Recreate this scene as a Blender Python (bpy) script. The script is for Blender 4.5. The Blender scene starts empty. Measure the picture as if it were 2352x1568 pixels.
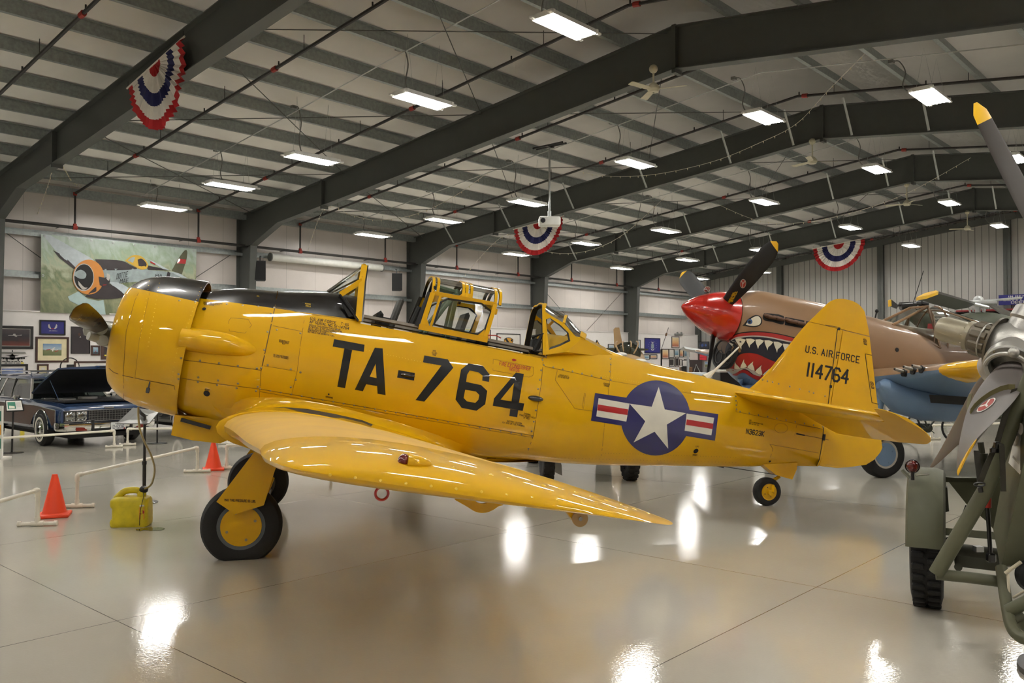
import bpy, bmesh, math, random
from mathutils import Vector, Matrix
SC = bpy.context.scene
COL = SC.collection
RND = random.Random(7)
PI = math.pi
V = Vector
# ------------------------------------------------------------------ camera model (30 mm lens, eye height 1.72 m)
FPX, CXP, CYP, EYE = 1960.0, 1176.0, 784.0, 1.72
PITCH = math.atan(34.0 / FPX)
CAM = V((0, 0, EYE))
def ray(x, y):
    a = (x - CXP) / FPX; b = -(y - CYP) / FPX
    c, s = math.cos(PITCH), math.sin(PITCH)
    return V((a, c - s * b, s + c * b))
def on_floor(x, y, z=0.0):
    r = ray(x, y); return CAM + r * ((z - EYE) / r.z)
def at_depth(x, y, Y):
    r = ray(x, y); return CAM + r * (Y / r.y)
# ------------------------------------------------------------------ colours and materials
def lin(c):
    c /= 255.0
    return c / 12.92 if c <= .04045 else ((c + .055) / 1.055) ** 2.4
def rgb(r, g, b): return (lin(r), lin(g), lin(b), 1)
MATS = {}
def mat(name, col, rough=.5, metal=0.0, coat=0.0, var=.06, scale=6.0, bump=0.0, bscale=40.0, emit=0.0, rvar=.08, spec=.5):
    """procedural principled material: the colour and gloss wander a little with noise"""
    m = bpy.data.materials.new(name); m.use_nodes = True
    nt = m.node_tree; N = nt.nodes; L = nt.links
    bs = N['Principled BSDF']
    bs.inputs['Metallic'].default_value = metal
    bs.inputs['Coat Weight'].default_value = coat
    bs.inputs['Coat Roughness'].default_value = .025
    bs.inputs['Specular IOR Level'].default_value = spec
    tc = N.new('ShaderNodeTexCoord')
    no = N.new('ShaderNodeTexNoise'); no.inputs['Scale'].default_value = scale; no.inputs['Detail'].default_value = 4
    L.new(tc.outputs['Object'], no.inputs['Vector'])
    mr = N.new('ShaderNodeMapRange'); mr.inputs['To Min'].default_value = 1 - var; mr.inputs['To Max'].default_value = 1 + var
    mr.inputs['From Min'].default_value = .3; mr.inputs['From Max'].default_value = .7
    L.new(no.outputs['Fac'], mr.inputs['Value'])
    mx = N.new('ShaderNodeVectorMath'); mx.operation = 'SCALE'; mx.inputs[0].default_value = col[:3]
    L.new(mr.outputs['Result'], mx.inputs['Scale']); L.new(mx.outputs['Vector'], bs.inputs['Base Color'])
    r2 = N.new('ShaderNodeMapRange'); r2.inputs['To Min'].default_value = max(.02, rough - rvar * rough); r2.inputs['To Max'].default_value = min(1, rough + rvar * rough)
    L.new(no.outputs['Fac'], r2.inputs['Value']); L.new(r2.outputs['Result'], bs.inputs['Roughness'])
    if bump:
        n2 = N.new('ShaderNodeTexNoise'); n2.inputs['Scale'].default_value = bscale; n2.inputs['Detail'].default_value = 3
        L.new(tc.outputs['Object'], n2.inputs['Vector'])
        bp = N.new('ShaderNodeBump'); bp.inputs['Strength'].default_value = bump; bp.inputs['Distance'].default_value = .02
        L.new(n2.outputs['Fac'], bp.inputs['Height']); L.new(bp.outputs['Normal'], bs.inputs['Normal'])
    if emit:
        bs.inputs['Emission Color'].default_value = col; bs.inputs['Emission Strength'].default_value = emit
    MATS[name] = m
    return m
def glass(name, tint=(.93, .95, .94), refl=.10):
    m = bpy.data.materials.new(name); m.use_nodes = True
    nt = m.node_tree; N = nt.nodes; L = nt.links
    N.remove(N['Principled BSDF'])
    tr = N.new('ShaderNodeBsdfTransparent'); tr.inputs['Color'].default_value = (*tint, 1)
    gl = N.new('ShaderNodeBsdfGlossy'); gl.inputs['Roughness'].default_value = .03
    lw = N.new('ShaderNodeLayerWeight'); lw.inputs['Blend'].default_value = .25
    mr = N.new('ShaderNodeMapRange'); mr.inputs['To Min'].default_value = refl * .5; mr.inputs['To Max'].default_value = min(1, refl * 5)
    L.new(lw.outputs['Fresnel'], mr.inputs['Value'])
    mx = N.new('ShaderNodeMixShader'); L.new(mr.outputs['Result'], mx.inputs['Fac'])
    L.new(tr.outputs[0], mx.inputs[1]); L.new(gl.outputs[0], mx.inputs[2])
    L.new(mx.outputs[0], N['Material Output'].inputs['Surface'])
    MATS[name] = m
    return m
# ------------------------------------------------------------------ mesh builder
_boxes = {}
def _bevbox(d, bev, seg):
    k = (tuple(round(q, 5) for q in d), round(bev, 5), seg)
    if k not in _boxes:
        bm = bmesh.new(); bmesh.ops.create_cube(bm, size=1)
        for v in bm.verts: v.co = V((v.co.x * d[0], v.co.y * d[1], v.co.z * d[2]))
        bmesh.ops.bevel(bm, geom=list(bm.edges), offset=bev, segments=seg, profile=.5, affect='EDGES', clamp_overlap=True)
        bm.verts.index_update()
        _boxes[k] = ([v.co.copy() for v in bm.verts], [[v.index for v in f.verts] for f in bm.faces]); bm.free()
    return _boxes[k]
def frames(pts):
    T = []
    for i in range(len(pts)):
        a = pts[max(0, i - 1)]; b = pts[min(len(pts) - 1, i + 1)]
        t = (b - a); T.append(t.normalized() if t.length > 1e-9 else V((0, 0, 1)))
    up = V((0, 0, 1)) if abs(T[0].z) < .9 else V((1, 0, 0))
    n = T[0].cross(up).normalized(); out = []
    for t in T:
        n = (n - t * n.dot(t))
        n = n.normalized() if n.length > 1e-6 else t.orthogonal().normalized()
        out.append((t, n, t.cross(n)))
    return out
class MB:
    def __init__(s, m=None):
        s.v, s.f, s.mi = [], [], []; s.m = m
    def add(s, vs, fs, mi=0):
        o = len(s.v); m = s.m
        s.v.extend([(m @ V(p)) if m is not None else V(p) for p in vs])
        for f in fs: s.f.append([i + o for i in f]); s.mi.append(mi)
        return s
    def box(s, c, d, mi=0, rot=None, bev=0.0, seg=1):
        if bev: vs, fs = _bevbox(d, bev, seg)
        else:
            x, y, z = d[0] / 2, d[1] / 2, d[2] / 2
            vs = [V(p) for p in ((-x,-y,-z),(x,-y,-z),(x,y,-z),(-x,y,-z),(-x,-y,z),(x,-y,z),(x,y,z),(-x,y,z))]
            fs = [(0,3,2,1),(4,5,6,7),(0,1,5,4),(1,2,6,5),(2,3,7,6),(3,0,4,7)]
        c = V(c)
        return s.add([(rot @ p if rot else p) + c for p in vs], fs, mi)
    def tube(s, pts, r, seg=10, mi=0, caps=True, flat=1.0):
        pts = [V(p) for p in pts]; fr = frames(pts); n = len(pts)
        R = r if isinstance(r, (list, tuple)) else [r] * n
        vs = []; fs = []
        for i, (t, a, b) in enumerate(fr):
            for k in range(seg):
                w = 2 * PI * k / seg
                vs.append(pts[i] + a * (math.cos(w) * R[i]) + b * (math.sin(w) * R[i] * flat))
        for i in range(n - 1):
            for k in range(seg):
                q = (k + 1) % seg
                fs.append((i*seg+k, i*seg+q, (i+1)*seg+q, (i+1)*seg+k))
        if caps: fs.append(tuple(range(seg))[::-1]); fs.append(tuple((n-1)*seg+k for k in range(seg)))
        return s.add(vs, fs, mi)
    def cyl(s, p, q, r, r2=None, seg=16, mi=0, caps=True):
        return s.tube([p, q], [r, r if r2 is None else r2], seg, mi, caps)
    def ribbon(s, pts, wv, th, mi=0):
        """flat strap along pts; wv = half-width vectors (one or per point), th = thickness"""
        pts = [V(p) for p in pts]; n = len(pts); vs = []; fs = []
        W = wv if isinstance(wv, list) else [V(wv)] * n
        fr = frames(pts)
        for i in range(n):
            w = V(W[i]); nn = fr[i][0].cross(w); nn = nn.normalized() * th / 2 if nn.length > 1e-9 else V((0, 0, th / 2))
            vs += [pts[i]-w-nn, pts[i]+w-nn, pts[i]+w+nn, pts[i]-w+nn]
        for i in range(n - 1):
            for k in range(4):
                q = (k + 1) % 4; fs.append((i*4+k, i*4+q, i*4+4+q, i*4+4+k))
        fs += [(3,2,1,0), tuple((n-1)*4+k for k in range(4))]
        return s.add(vs, fs, mi)
    def lathe(s, prof, o, ax, seg=32, mi=0, ref=None, a0=0, a1=2*PI, caps=False):
        """prof: list of (distance along ax, radius)"""
        o = V(o); ax = V(ax).normalized(); u = (V(ref) if ref else ax.orthogonal()).normalized(); w = ax.cross(u)
        full = abs(a1 - a0 - 2 * PI) < 1e-6; n = seg if full else seg + 1; vs = []; fs = []
        for d, r in prof:
            for k in range(n):
                t = a0 + (a1 - a0) * k / seg
                vs.append(o + ax * d + (u * math.cos(t) + w * math.sin(t)) * max(r, 1e-4))
        for i in range(len(prof) - 1):
            for k in range(seg):
                q = (k + 1) % n; fs.append((i*n+k, i*n+q, (i+1)*n+q, (i+1)*n+k))
        if caps and full: fs.append(tuple(range(n))[::-1]); fs.append(tuple((len(prof)-1)*n+k for k in range(n)))
        return s.add(vs, fs, mi)
    def loft(s, rings, closed=True, caps=True, mi=0, mif=None):
        n = len(rings[0]); vs = [V(p) for r in rings for p in r]; o = len(s.v)
        s.add(vs, [], 0)
        for i in range(len(rings) - 1):
            for k in range(n if closed else n - 1):
                q = (k + 1) % n
                s.f.append([o+i*n+k, o+i*n+q, o+(i+1)*n+q, o+(i+1)*n+k]); s.mi.append(mif(i, k) if mif else mi)
        if caps:
            s.f.append([o+k for k in range(n)][::-1]); s.mi.append(mif(0, 0) if mif else mi)
            s.f.append([o+(len(rings)-1)*n+k for k in range(n)]); s.mi.append(mif(len(rings)-2, 0) if mif else mi)
        return s
    def prism(s, poly, off, mi=0, mi_side=None):
        """extrude a 3D polygon by the vector off"""
        n = len(poly); a = [V(p) for p in poly]; b = [p + V(off) for p in a]
        s.add(a + b, [tuple(range(n))[::-1], tuple(range(n, 2*n))], mi)
        o = len(s.v) - 2 * n
        for k in range(n): s.f.append([o+k, o+(k+1)%n, o+n+(k+1)%n, o+n+k]); s.mi.append(mi if mi_side is None else mi_side)
        return s
    def poly(s, p, mi=0): return s.add(p, [tuple(range(len(p)))], mi)
    def sphere(s, c, r, seg=16, rings=10, mi=0, sc=(1, 1, 1), rot=None):
        c = V(c); vs = []; fs = []
        for i in range(rings + 1):
            a = PI * i / rings
            for k in range(seg):
                b = 2 * PI * k / seg
                p = V((math.sin(a)*math.cos(b)*r*sc[0], math.sin(a)*math.sin(b)*r*sc[1], -math.cos(a)*r*sc[2]))
                vs.append(c + (rot @ p if rot else p))
        for i in range(rings):
            for k in range(seg):
                q = (k + 1) % seg; fs.append((i*seg+k, i*seg+q, (i+1)*seg+q, (i+1)*seg+k))
        return s.add(vs, fs, mi)
    def build(s, name, mats, parent=None, world=False, matrix=None, angle=35, merge=1e-5, recalc=True):
        """link as ONE object. world: vertices are world coordinates and are moved into the root's frame"""
        me = bpy.data.meshes.new(name)
        vs = s.v
        if world and parent is not None:
            W = root_matrix(parent).inverted(); vs = [W @ p for p in vs]
        me.from_pydata([tuple(p) for p in vs], [], s.f)
        if not isinstance(mats, (list, tuple)): mats = [mats]
        for m in mats: me.materials.append(m)
        for p, i in zip(me.polygons, s.mi): p.material_index = i; p.use_smooth = True
        bm = bmesh.new(); bm.from_mesh(me)
        if merge: bmesh.ops.remove_doubles(bm, verts=bm.verts, dist=merge)
        if recalc: bmesh.ops.recalc_face_normals(bm, faces=bm.faces)
        bm.to_mesh(me); bm.free()
        me.set_sharp_from_angle(angle=math.radians(angle))
        o = bpy.data.objects.new(name, me); COL.objects.link(o)
        if parent is not None: o.parent = parent
        if matrix is not None: o.matrix_local = matrix
        return o
ROOTM = {}
def root_matrix(o):
    while o.parent is not None: o = o.parent
    return ROOTM.get(o.name, o.matrix_local.copy())
def tag(o, label, cat, group=None, kind=None):
    if label: o['label'] = label
    if cat: o['category'] = cat
    if group: o['group'] = group
    if kind: o['kind'] = kind
    return o
def thing(name, label, cat, loc=(0, 0, 0), rz=0.0, group=None, matrix=None):
    o = bpy.data.objects.new(name, None); COL.objects.link(o); o.empty_display_size = .1
    M = matrix if matrix is not None else Matrix.Translation(V(loc)) @ Matrix.Rotation(rz, 4, 'Z')
    o.matrix_local = M; ROOTM[o.name] = M.copy()
    return tag(o, label, cat, group)
def single(name, mb, mats, label, cat, loc=(0, 0, 0), group=None, matrix=None, **k):
    """a thing that is one mesh; vertices given in world coordinates unless a matrix is given"""
    if matrix is None:
        M = Matrix.Translation(V(loc)); mb.v = [p - V(loc) for p in mb.v]
    else: M = matrix
    o = mb.build(name, mats, matrix=M, **k); ROOTM[o.name] = M
    return tag(o, label, cat, group)
def struct(name, mb, mats, matrix=None, **k):
    o = mb.build(name, mats, matrix=matrix, **k); o['kind'] = 'structure'
    ROOTM[o.name] = matrix if matrix is not None else Matrix()
    return o
def copy_tree(o, parent=None):
    c = o.copy(); COL.objects.link(c)
    if parent is not None: c.parent = parent
    for ch in list(o.children): copy_tree(ch, c)
    return c
def dup(o, M, label, group=None):
    c = copy_tree(o); c.matrix_local = M; ROOTM[c.name] = M.copy(); c['label'] = label
    if group: c['group'] = group
    return c
# ------------------------------------------------------------------ block stroke lettering
_F = {
'A': ['00 26 40', '.72 3.32'], 'B': ['00 06 36 45 44 33 03', '33 42 41 30 00'], 'C': ['45 36 16 05 01 10 30 41'],
'D': ['00 06 36 45 41 30 00'], 'E': ['46 06 00 40', '03 33'], 'F': ['46 06 00', '03 33'], 'G': ['45 36 16 05 01 10 30 41 43 23'],
'H': ['00 06', '40 46', '03 43'], 'I': ['00 06'], 'J': ['01 10 30 41 46'], 'K': ['00 06', '46 03 40'], 'L': ['06 00 40'],
'M': ['00 06 23 46 40'], 'N': ['00 06 40 46'], 'O': ['10 01 05 16 36 45 41 30 10'], 'P': ['00 06 36 45 44 33 03'],
'Q': ['10 01 05 16 36 45 41 30 10', '22 40'], 'R': ['00 06 36 45 44 33 03', '23 40'], 'S': ['45 36 16 05 04 13 33 42 41 30 10 01'],
'T': ['06 46', '20 26'], 'U': ['06 01 10 30 41 46'], 'V': ['06 20 46'], 'W': ['06 10 23 30 46'], 'X': ['00 46', '06 40'],
'Y': ['06 23 46', '23 20'], 'Z': ['06 46 00 40'], '0': ['10 01 05 16 36 45 41 30 10'], '1': ['00 06'], '2': ['05 16 36 45 44 00 40'],
'3': ['05 16 36 45 44 33 13', '33 42 41 30 10 01'], '4': ['30 36 02 42'], '5': ['46 06 03 33 42 41 30 10 01'],
'6': ['45 36 16 05 01 10 30 41 42 33 03'], '7': ['06 46 10'], '8': ['13 04 05 16 36 45 44 33 13 02 01 10 30 41 42 33'],
'9': ['01 10 30 41 45 36 16 05 04 13 43'], '-': ['.73 3.33'], '.': ['00 00.4'], ',': ['00 00.4'], '/': ['00 46'], '&': ['40 05 16 25 01 10 30 42'],
"'": ['06 05']}
def _pt(t):
    import re
    a = re.findall(r'\d?\.\d|\d', t)
    return (float(a[0]), float(a[1]))
def _pts(st): return [_pt(x) for x in st.split()]
def strokes(text, asp=.62, sw=.16, gap=.3):
    """quads of a line of block lettering of height 1; returns (quads, width)"""
    out = []; x = 0.0
    for ch in text:
        if ch in 'I1': x += sw*.35
        if ch == ' ': x += asp * .75; continue
        nar = ch in "I1.,'"
        for st in _F.get(ch, []):
            P = _pts(st)
            P = [(x + (p[0] / 4 * asp if not nar else p[0] * 0), p[1] / 6) for p in P]
            for i in range(len(P) - 1):
                a, b = V((*P[i], 0)), V((*P[i+1], 0)); t = (b - a)
                if t.length < 1e-6: continue
                t.normalize(); n = V((-t.y, t.x, 0)) * sw / 2
                a = a - t * sw * .42; b = b + t * sw * .42
                out.append([(p.x, p.y) for p in (a - n, b - n, b + n, a + n)])
        x += (sw*.55 if ch in 'I1' else 0 if nar else asp) + gap
    return out, max(x - gap, .01)
def decal_text(mb, hit, text, A, B, up, off=.003, mi=0, asp=.62, sw=.16, gap=.3):
    """lettering from A to B (baseline), up = vector of the letter height, mapped through hit(u, v, off)"""
    Q, w = strokes(text, asp, sw, gap)
    for q in Q:
        a, b, c, d = q; n = 3 if hit.curved and abs(c[1] - a[1]) > .3 else 1
        for i in range(n):
            lo, hi = i / n, (i + 1) / n
            r = [(a[0]+(b[0]-a[0])*lo, a[1]+(b[1]-a[1])*lo), (a[0]+(b[0]-a[0])*hi, a[1]+(b[1]-a[1])*hi),
                 (d[0]+(c[0]-d[0])*hi, d[1]+(c[1]-d[1])*hi), (d[0]+(c[0]-d[0])*lo, d[1]+(c[1]-d[1])*lo)]
            mb.poly([hit(A[0]+(B[0]-A[0])*u/w+up[0]*v, A[1]+(B[1]-A[1])*u/w+up[1]*v, off) for u, v in r], mi)
def decal_poly(mb, hit, pts, off=.003, mi=0, grid=None):
    """polygon laid on a surface; cut on a grid first so that it follows the curve"""
    bm = bmesh.new(); f = bm.faces.new([bm.verts.new((p[0], p[1], 0)) for p in pts])
    bmesh.ops.triangulate(bm, faces=[f])
    if grid:
        for ax in (0, 1):
            lo = min(p[ax] for p in pts); hi = max(p[ax] for p in pts); k = math.floor(lo / grid) * grid + grid
            while k < hi:
                co = [0, 0, 0]; co[ax] = k; no = [0, 0, 0]; no[ax] = 1
                bmesh.ops.bisect_plane(bm, geom=list(bm.verts) + list(bm.edges) + list(bm.faces), plane_co=co, plane_no=no); k += grid
    bm.verts.index_update()
    mb.add([hit(v.co.x, v.co.y, off) for v in bm.verts], [[v.index for v in f.verts] for f in bm.faces], mi); bm.free()
def circ(cx, cy, rx, ry=None, n=28, a0=0):
    ry = rx if ry is None else ry
    return [(cx + rx * math.cos(a0 + 2*PI*k/n), cy + ry * math.sin(a0 + 2*PI*k/n)) for k in range(n)]
def lerp(a, b, t): return a + (b - a) * t
def interp(tab, x):
    """linear in the first column of tab"""
    if x <= tab[0][0]: return tab[0][1:]
    for a, b in zip(tab, tab[1:]):
        if x <= b[0]:
            t = (x - a[0]) / (b[0] - a[0]); return tuple(lerp(p, q, t) for p, q in zip(a[1:], b[1:]))
    return tab[-1][1:]
def smooth_tab(tab, n):
    """Catmull-Rom resample of a table"""
    out = []
    for i in range(len(tab) - 1):
        p0, p1, p2, p3 = tab[max(0, i-1)], tab[i], tab[i+1], tab[min(len(tab)-1, i+2)]
        for k in range(n):
            t = k / n
            out.append(tuple(.5*((2*b)+(-a+c)*t+(2*a-5*b+4*c-d)*t*t+(-a+3*b-3*c+d)*t**3) for a, b, c, d in zip(p0, p1, p2, p3)))
    out.append(tuple(tab[-1])); return out
def smooth_path(pts, n=6): return [V(p) for p in smooth_tab([tuple(p) for p in pts], n)]
# ------------------------------------------------------------------ shared materials
M = {}
def mk(k, *a, **kw): M[k] = mat(k, *a, **kw); return M[k]
mk('steel_frame', rgb(78, 80, 76), .5, var=.04)
mk('galvanised', rgb(150, 156, 154), .42, .55, var=.16, scale=14)
mk('pipe_black', rgb(46, 44, 42), .5)
mk('pipe_red', rgb(150, 40, 28), .5)
mk('white_metal', rgb(215, 215, 208), .4)
mk('zinc', rgb(185, 188, 186), .35, .6)
mk('black_paint', rgb(14, 13, 13), .3, coat=.5)
mk('black_matte', rgb(18, 18, 18), .7)
mk('black_plastic', rgb(22, 22, 23), .5)
mk('rubber', rgb(24, 23, 22), .75, bump=.15, bscale=60)
mk('chrome', rgb(225, 225, 225), .08, 1.0)
mk('steel', rgb(150, 150, 148), .35, .9)
mk('paper_white', rgb(225, 222, 214), .7)
mk('red_cloth', rgb(170, 24, 28), .8, var=.12)
mk('white_cloth', rgb(222, 216, 206), .8)
mk('blue_cloth', rgb(32, 34, 84), .8, var=.12)
mk('pvc', rgb(228, 222, 206), .35)
mk('cord_grey', rgb(120, 120, 116), .5)
mk('yellow_tip', rgb(238, 186, 18), .35)
G_CLEAR = glass('clear_glass', (.86, .89, .87), .16)
# ================================================================== the hangar
TH = math.atan(1770.0 / FPX)
NV = V((math.cos(TH), -math.sin(TH), 0)); DV = V((math.sin(TH), math.cos(TH), 0))
TCAM = 26.0
BM = Matrix(((NV.x, DV.x, 0, -TCAM * NV.x), (NV.y, DV.y, 0, -TCAM * NV.y), (0, 0, 1, 0), (0, 0, 0, 1)))   # (t from left wall, s along hall, z) -> world
BMI = BM.inverted()
def bp(t, s, z): return BM @ V((t, s, z))
def wl(px, py, t=0.0):
    r = ray(px, py); k = (t - TCAM) / NV.dot(r); q = CAM + r * k; return (q.dot(DV), q.z)
def bw(px, py, s):
    r = ray(px, py); k = s / DV.dot(r); q = CAM + r * k; return (q.dot(NV) + TCAM, q.z)
WID, RIDGE, S0, S1 = 33.6, 16.8, -12.0, 45.8
def rt(t): return 6.45 + .122 * (t if t <= RIDGE else WID - t)      # top of the rafters
def rb(t):                                                           # underside of the rafters
    t = t if t <= RIDGE else WID - t
    return interp([(.66, 5.4), (2.25, 6.0), (4.6, 6.25), (16.8, 7.62)], t)[0]
FS = [-7.45, .13, 7.69, 15.25, 22.80, 30.45, 38.09]

# floor: poured epoxy, saw-cut joints as thin inlaid lines
def floor_mat():
    m = bpy.data.materials.new('epoxy_floor'); m.use_nodes = True; N = m.node_tree.nodes; L = m.node_tree.links; bs = N['Principled BSDF']
    tc = N.new('ShaderNodeTexCoord'); n1 = N.new('ShaderNodeTexNoise'); n1.inputs['Scale'].default_value = .35; n1.inputs['Detail'].default_value = 5
    L.new(tc.outputs['Object'], n1.inputs['Vector'])
    mp = N.new('ShaderNodeMapping'); mp.inputs['Scale'].default_value = (.6, 3.2, 1); L.new(tc.outputs['Object'], mp.inputs['Vector'])
    n2 = N.new('ShaderNodeTexNoise'); n2.inputs['Scale'].default_value = 1.3; n2.inputs['Detail'].default_value = 6; L.new(mp.outputs[0], n2.inputs['Vector'])
    cr = N.new('ShaderNodeValToRGB'); cr.color_ramp.elements[0].color = rgb(186, 181, 167); cr.color_ramp.elements[1].color = rgb(200, 195, 181)
    cr.color_ramp.elements[0].position = .35; cr.color_ramp.elements[1].position = .65
    L.new(n1.outputs['Fac'], cr.inputs['Fac'])
    # saw-cut joints on a 3.05 x 3.85 m grid
    sp = N.new('ShaderNodeSeparateXYZ'); L.new(tc.outputs['Object'], sp.inputs[0])
    def line(out, off, per, w):
        a = N.new('ShaderNodeMath'); a.operation = 'SUBTRACT'; L.new(out, a.inputs[0]); a.inputs[1].default_value = off - per / 2
        b = N.new('ShaderNodeMath'); b.operation = 'FLOORED_MODULO'; L.new(a.outputs[0], b.inputs[0]); b.inputs[1].default_value = per
        c = N.new('ShaderNodeMath'); c.operation = 'SUBTRACT'; L.new(b.outputs[0], c.inputs[0]); c.inputs[1].default_value = per / 2
        d = N.new('ShaderNodeMath'); d.operation = 'ABSOLUTE'; L.new(c.outputs[0], d.inputs[0])
        e = N.new('ShaderNodeMath'); e.operation = 'LESS_THAN'; L.new(d.outputs[0], e.inputs[0]); e.inputs[1].default_value = w
        return e.outputs[0]
    l1 = line(sp.outputs['X'], 20.35, 3.05, .0035); l2 = line(sp.outputs['Y'], 6.27, 3.85, .0035)
    mx = N.new('ShaderNodeMath'); mx.operation = 'MAXIMUM'; L.new(l1, mx.inputs[0]); L.new(l2, mx.inputs[1])
    mc = N.new('ShaderNodeMixRGB'); L.new(mx.outputs[0], mc.inputs['Fac']); L.new(cr.outputs[0], mc.inputs[1]); mc.inputs[2].default_value = rgb(96, 92, 84)
    # dark oil drips and scuffs
    n3 = N.new('ShaderNodeTexNoise'); n3.inputs['Scale'].default_value = 2.6; n3.inputs['Detail'].default_value = 9; n3.inputs['Roughness'].default_value = .75; L.new(tc.outputs['Object'], n3.inputs['Vector'])
    st = N.new('ShaderNodeMapRange'); st.inputs['From Min'].default_value = .70; st.inputs['From Max'].default_value = .74; L.new(n3.outputs['Fac'], st.inputs['Value']); st.inputs['To Max'].default_value = .5
    m2 = N.new('ShaderNodeMixRGB'); L.new(st.outputs[0], m2.inputs['Fac']); L.new(mc.outputs[0], m2.inputs[1]); m2.inputs[2].default_value = rgb(120, 112, 98)
    L.new(m2.outputs[0], bs.inputs['Base Color'])
    r = N.new('ShaderNodeMapRange'); r.inputs['To Min'].default_value = .05; r.inputs['To Max'].default_value = .11; L.new(n2.outputs['Fac'], r.inputs['Value']); L.new(r.outputs[0], bs.inputs['Roughness'])
    nb = N.new('ShaderNodeTexNoise'); nb.inputs['Scale'].default_value = 55; nb.inputs['Detail'].default_value = 2; L.new(tc.outputs['Object'], nb.inputs['Vector'])
    bu = N.new('ShaderNodeBump'); bu.inputs['Strength'].default_value = .05; bu.inputs['Distance'].default_value = .01; L.new(nb.outputs['Fac'], bu.inputs['Height']); L.new(bu.outputs['Normal'], bs.inputs['Normal'])
    bs.inputs['Specular IOR Level'].default_value = .8
    return m
mb = MB(); mb.box((WID/2, (S0+S1)/2, -.1), (WID+.6, S1-S0+.6, .2)); struct('floor', mb, floor_mat(), BM)

def ribbed(name, c, per, w, dark, axis='X', rough=.55, bumpy=.0):
    m = mat(name, c, rough, var=.04, scale=1.5, bump=bumpy, bscale=3.0); N = m.node_tree.nodes; L = m.node_tree.links; bs = N['Principled BSDF']
    tc = N.new('ShaderNodeTexCoord'); sp = N.new('ShaderNodeSeparateXYZ'); L.new(tc.outputs['Object'], sp.inputs[0])
    b = N.new('ShaderNodeMath'); b.operation = 'FLOORED_MODULO'; L.new(sp.outputs[axis], b.inputs[0]); b.inputs[1].default_value = per
    e = N.new('ShaderNodeMath'); e.operation = 'LESS_THAN'; L.new(b.outputs[0], e.inputs[0]); e.inputs[1].default_value = w
    old = bs.inputs['Base Color'].links[0].from_socket
    mc = N.new('ShaderNodeMixRGB'); L.new(e.outputs[0], mc.inputs['Fac']); L.new(old, mc.inputs[1]); mc.inputs[2].default_value = dark
    L.new(mc.outputs[0], bs.inputs['Base Color'])
    return m
liner = ribbed('wall_liner', rgb(214, 206, 200), 1.22, .012, rgb(170, 164, 158), 'Y', .32, .35)
panel_grey = ribbed('back_panel', rgb(168, 166, 160), .305, .03, rgb(92, 92, 90), 'X', .5)
ins = mat('roof_insulation', rgb(244, 242, 238), .55, var=.03, scale=1.2, bump=.12, bscale=2.5)
wains = mat('white_board', rgb(224, 220, 216), .5, var=.02)
# left wall: vinyl-faced insulation above, painted board below
mb = MB(); mb.box((-.28, (S0+S1)/2, 3.4), (.1, S1-S0, 6.8)); struct('wall_left', mb, liner, BM)
mb = MB(); mb.box((-.03, (S0+45.4)/2, 1.485), (.06, 45.4-S0, 2.97)); mb.box((-.03, (S0+45.4)/2, 2.985), (.14, 45.4-S0, .03)); struct('trim_1', mb, wains, BM)
mb = MB(); mb.box((WID+.05, (S0+S1)/2, 3.4), (.1, S1-S0, 6.8)); struct('wall_right', mb, liner, BM)
def gable(s, th, mats, name):
    mb = MB(); mb.prism([(0, s, 0), (WID, s, 0), (WID, s, 6.7), (RIDGE, s, 8.75), (0, s, 6.7)], (0, th, 0)); return struct(name, mb, mats, BM)
gable(S1, .1, panel_grey, 'wall_back'); gable(S0, -.1, liner, 'wall_front')
mb = MB()
for a, b in (((-.3, rt(0)+.27-.036), (RIDGE, rt(RIDGE)+.27)), ((RIDGE, rt(RIDGE)+.27), (WID+.3, rt(0)+.27-.036))):
    mb.prism([(a[0], S0, a[1]), (b[0], S0, b[1]), (b[0], S0, b[1]+.08), (a[0], S0, a[1]+.08)], (0, S1-S0, 0))
struct('ceiling', mb, ins, BM)
# purlins (Z sections) along the hall, one object each
def zsec(t, z, h=.235, fl=.085, flip=1):
    w = .012
    return [(t-fl*flip, z), (t, z), (t, z+h), (t+fl*flip, z+h), (t+fl*flip, z+h-w), (t+w*flip, z+h-w), (t+w*flip, z-w*0-.0), (t+w*flip, z-w), (t-fl*flip, z-w)]
pu = [1.0 + 1.46*k for k in range(11)]
for t in pu + [WID - q for q in pu]:
    mb = MB(); P = zsec(t, rt(t)+.015, flip=1 if t < RIDGE else -1)
    mb.prism([(a, S0, z) for a, z in P], (0, S1-S0, 0)); struct('roof_purlin_beam', mb, M['galvanised'], BM)
mb = MB(); mb.box((.12, (S0+S1)/2, rt(0)-.02), (.2, S1-S0, .24)); struct('eave_beam', mb, M['galvanised'], BM)
for z in (4.02, 5.2):
    mb = MB(); mb.box((-.12, (S0+S1)/2, z), (.2, S1-S0, .012)); mb.box((-.02, (S0+S1)/2, z-.05), (.012, S1-S0, .1)); mb.box((-.2, (S0+S1)/2, z+.05), (.012, S1-S0, .1))
    struct('wall_girt_beam', mb, M['galvanised'], BM)
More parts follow.
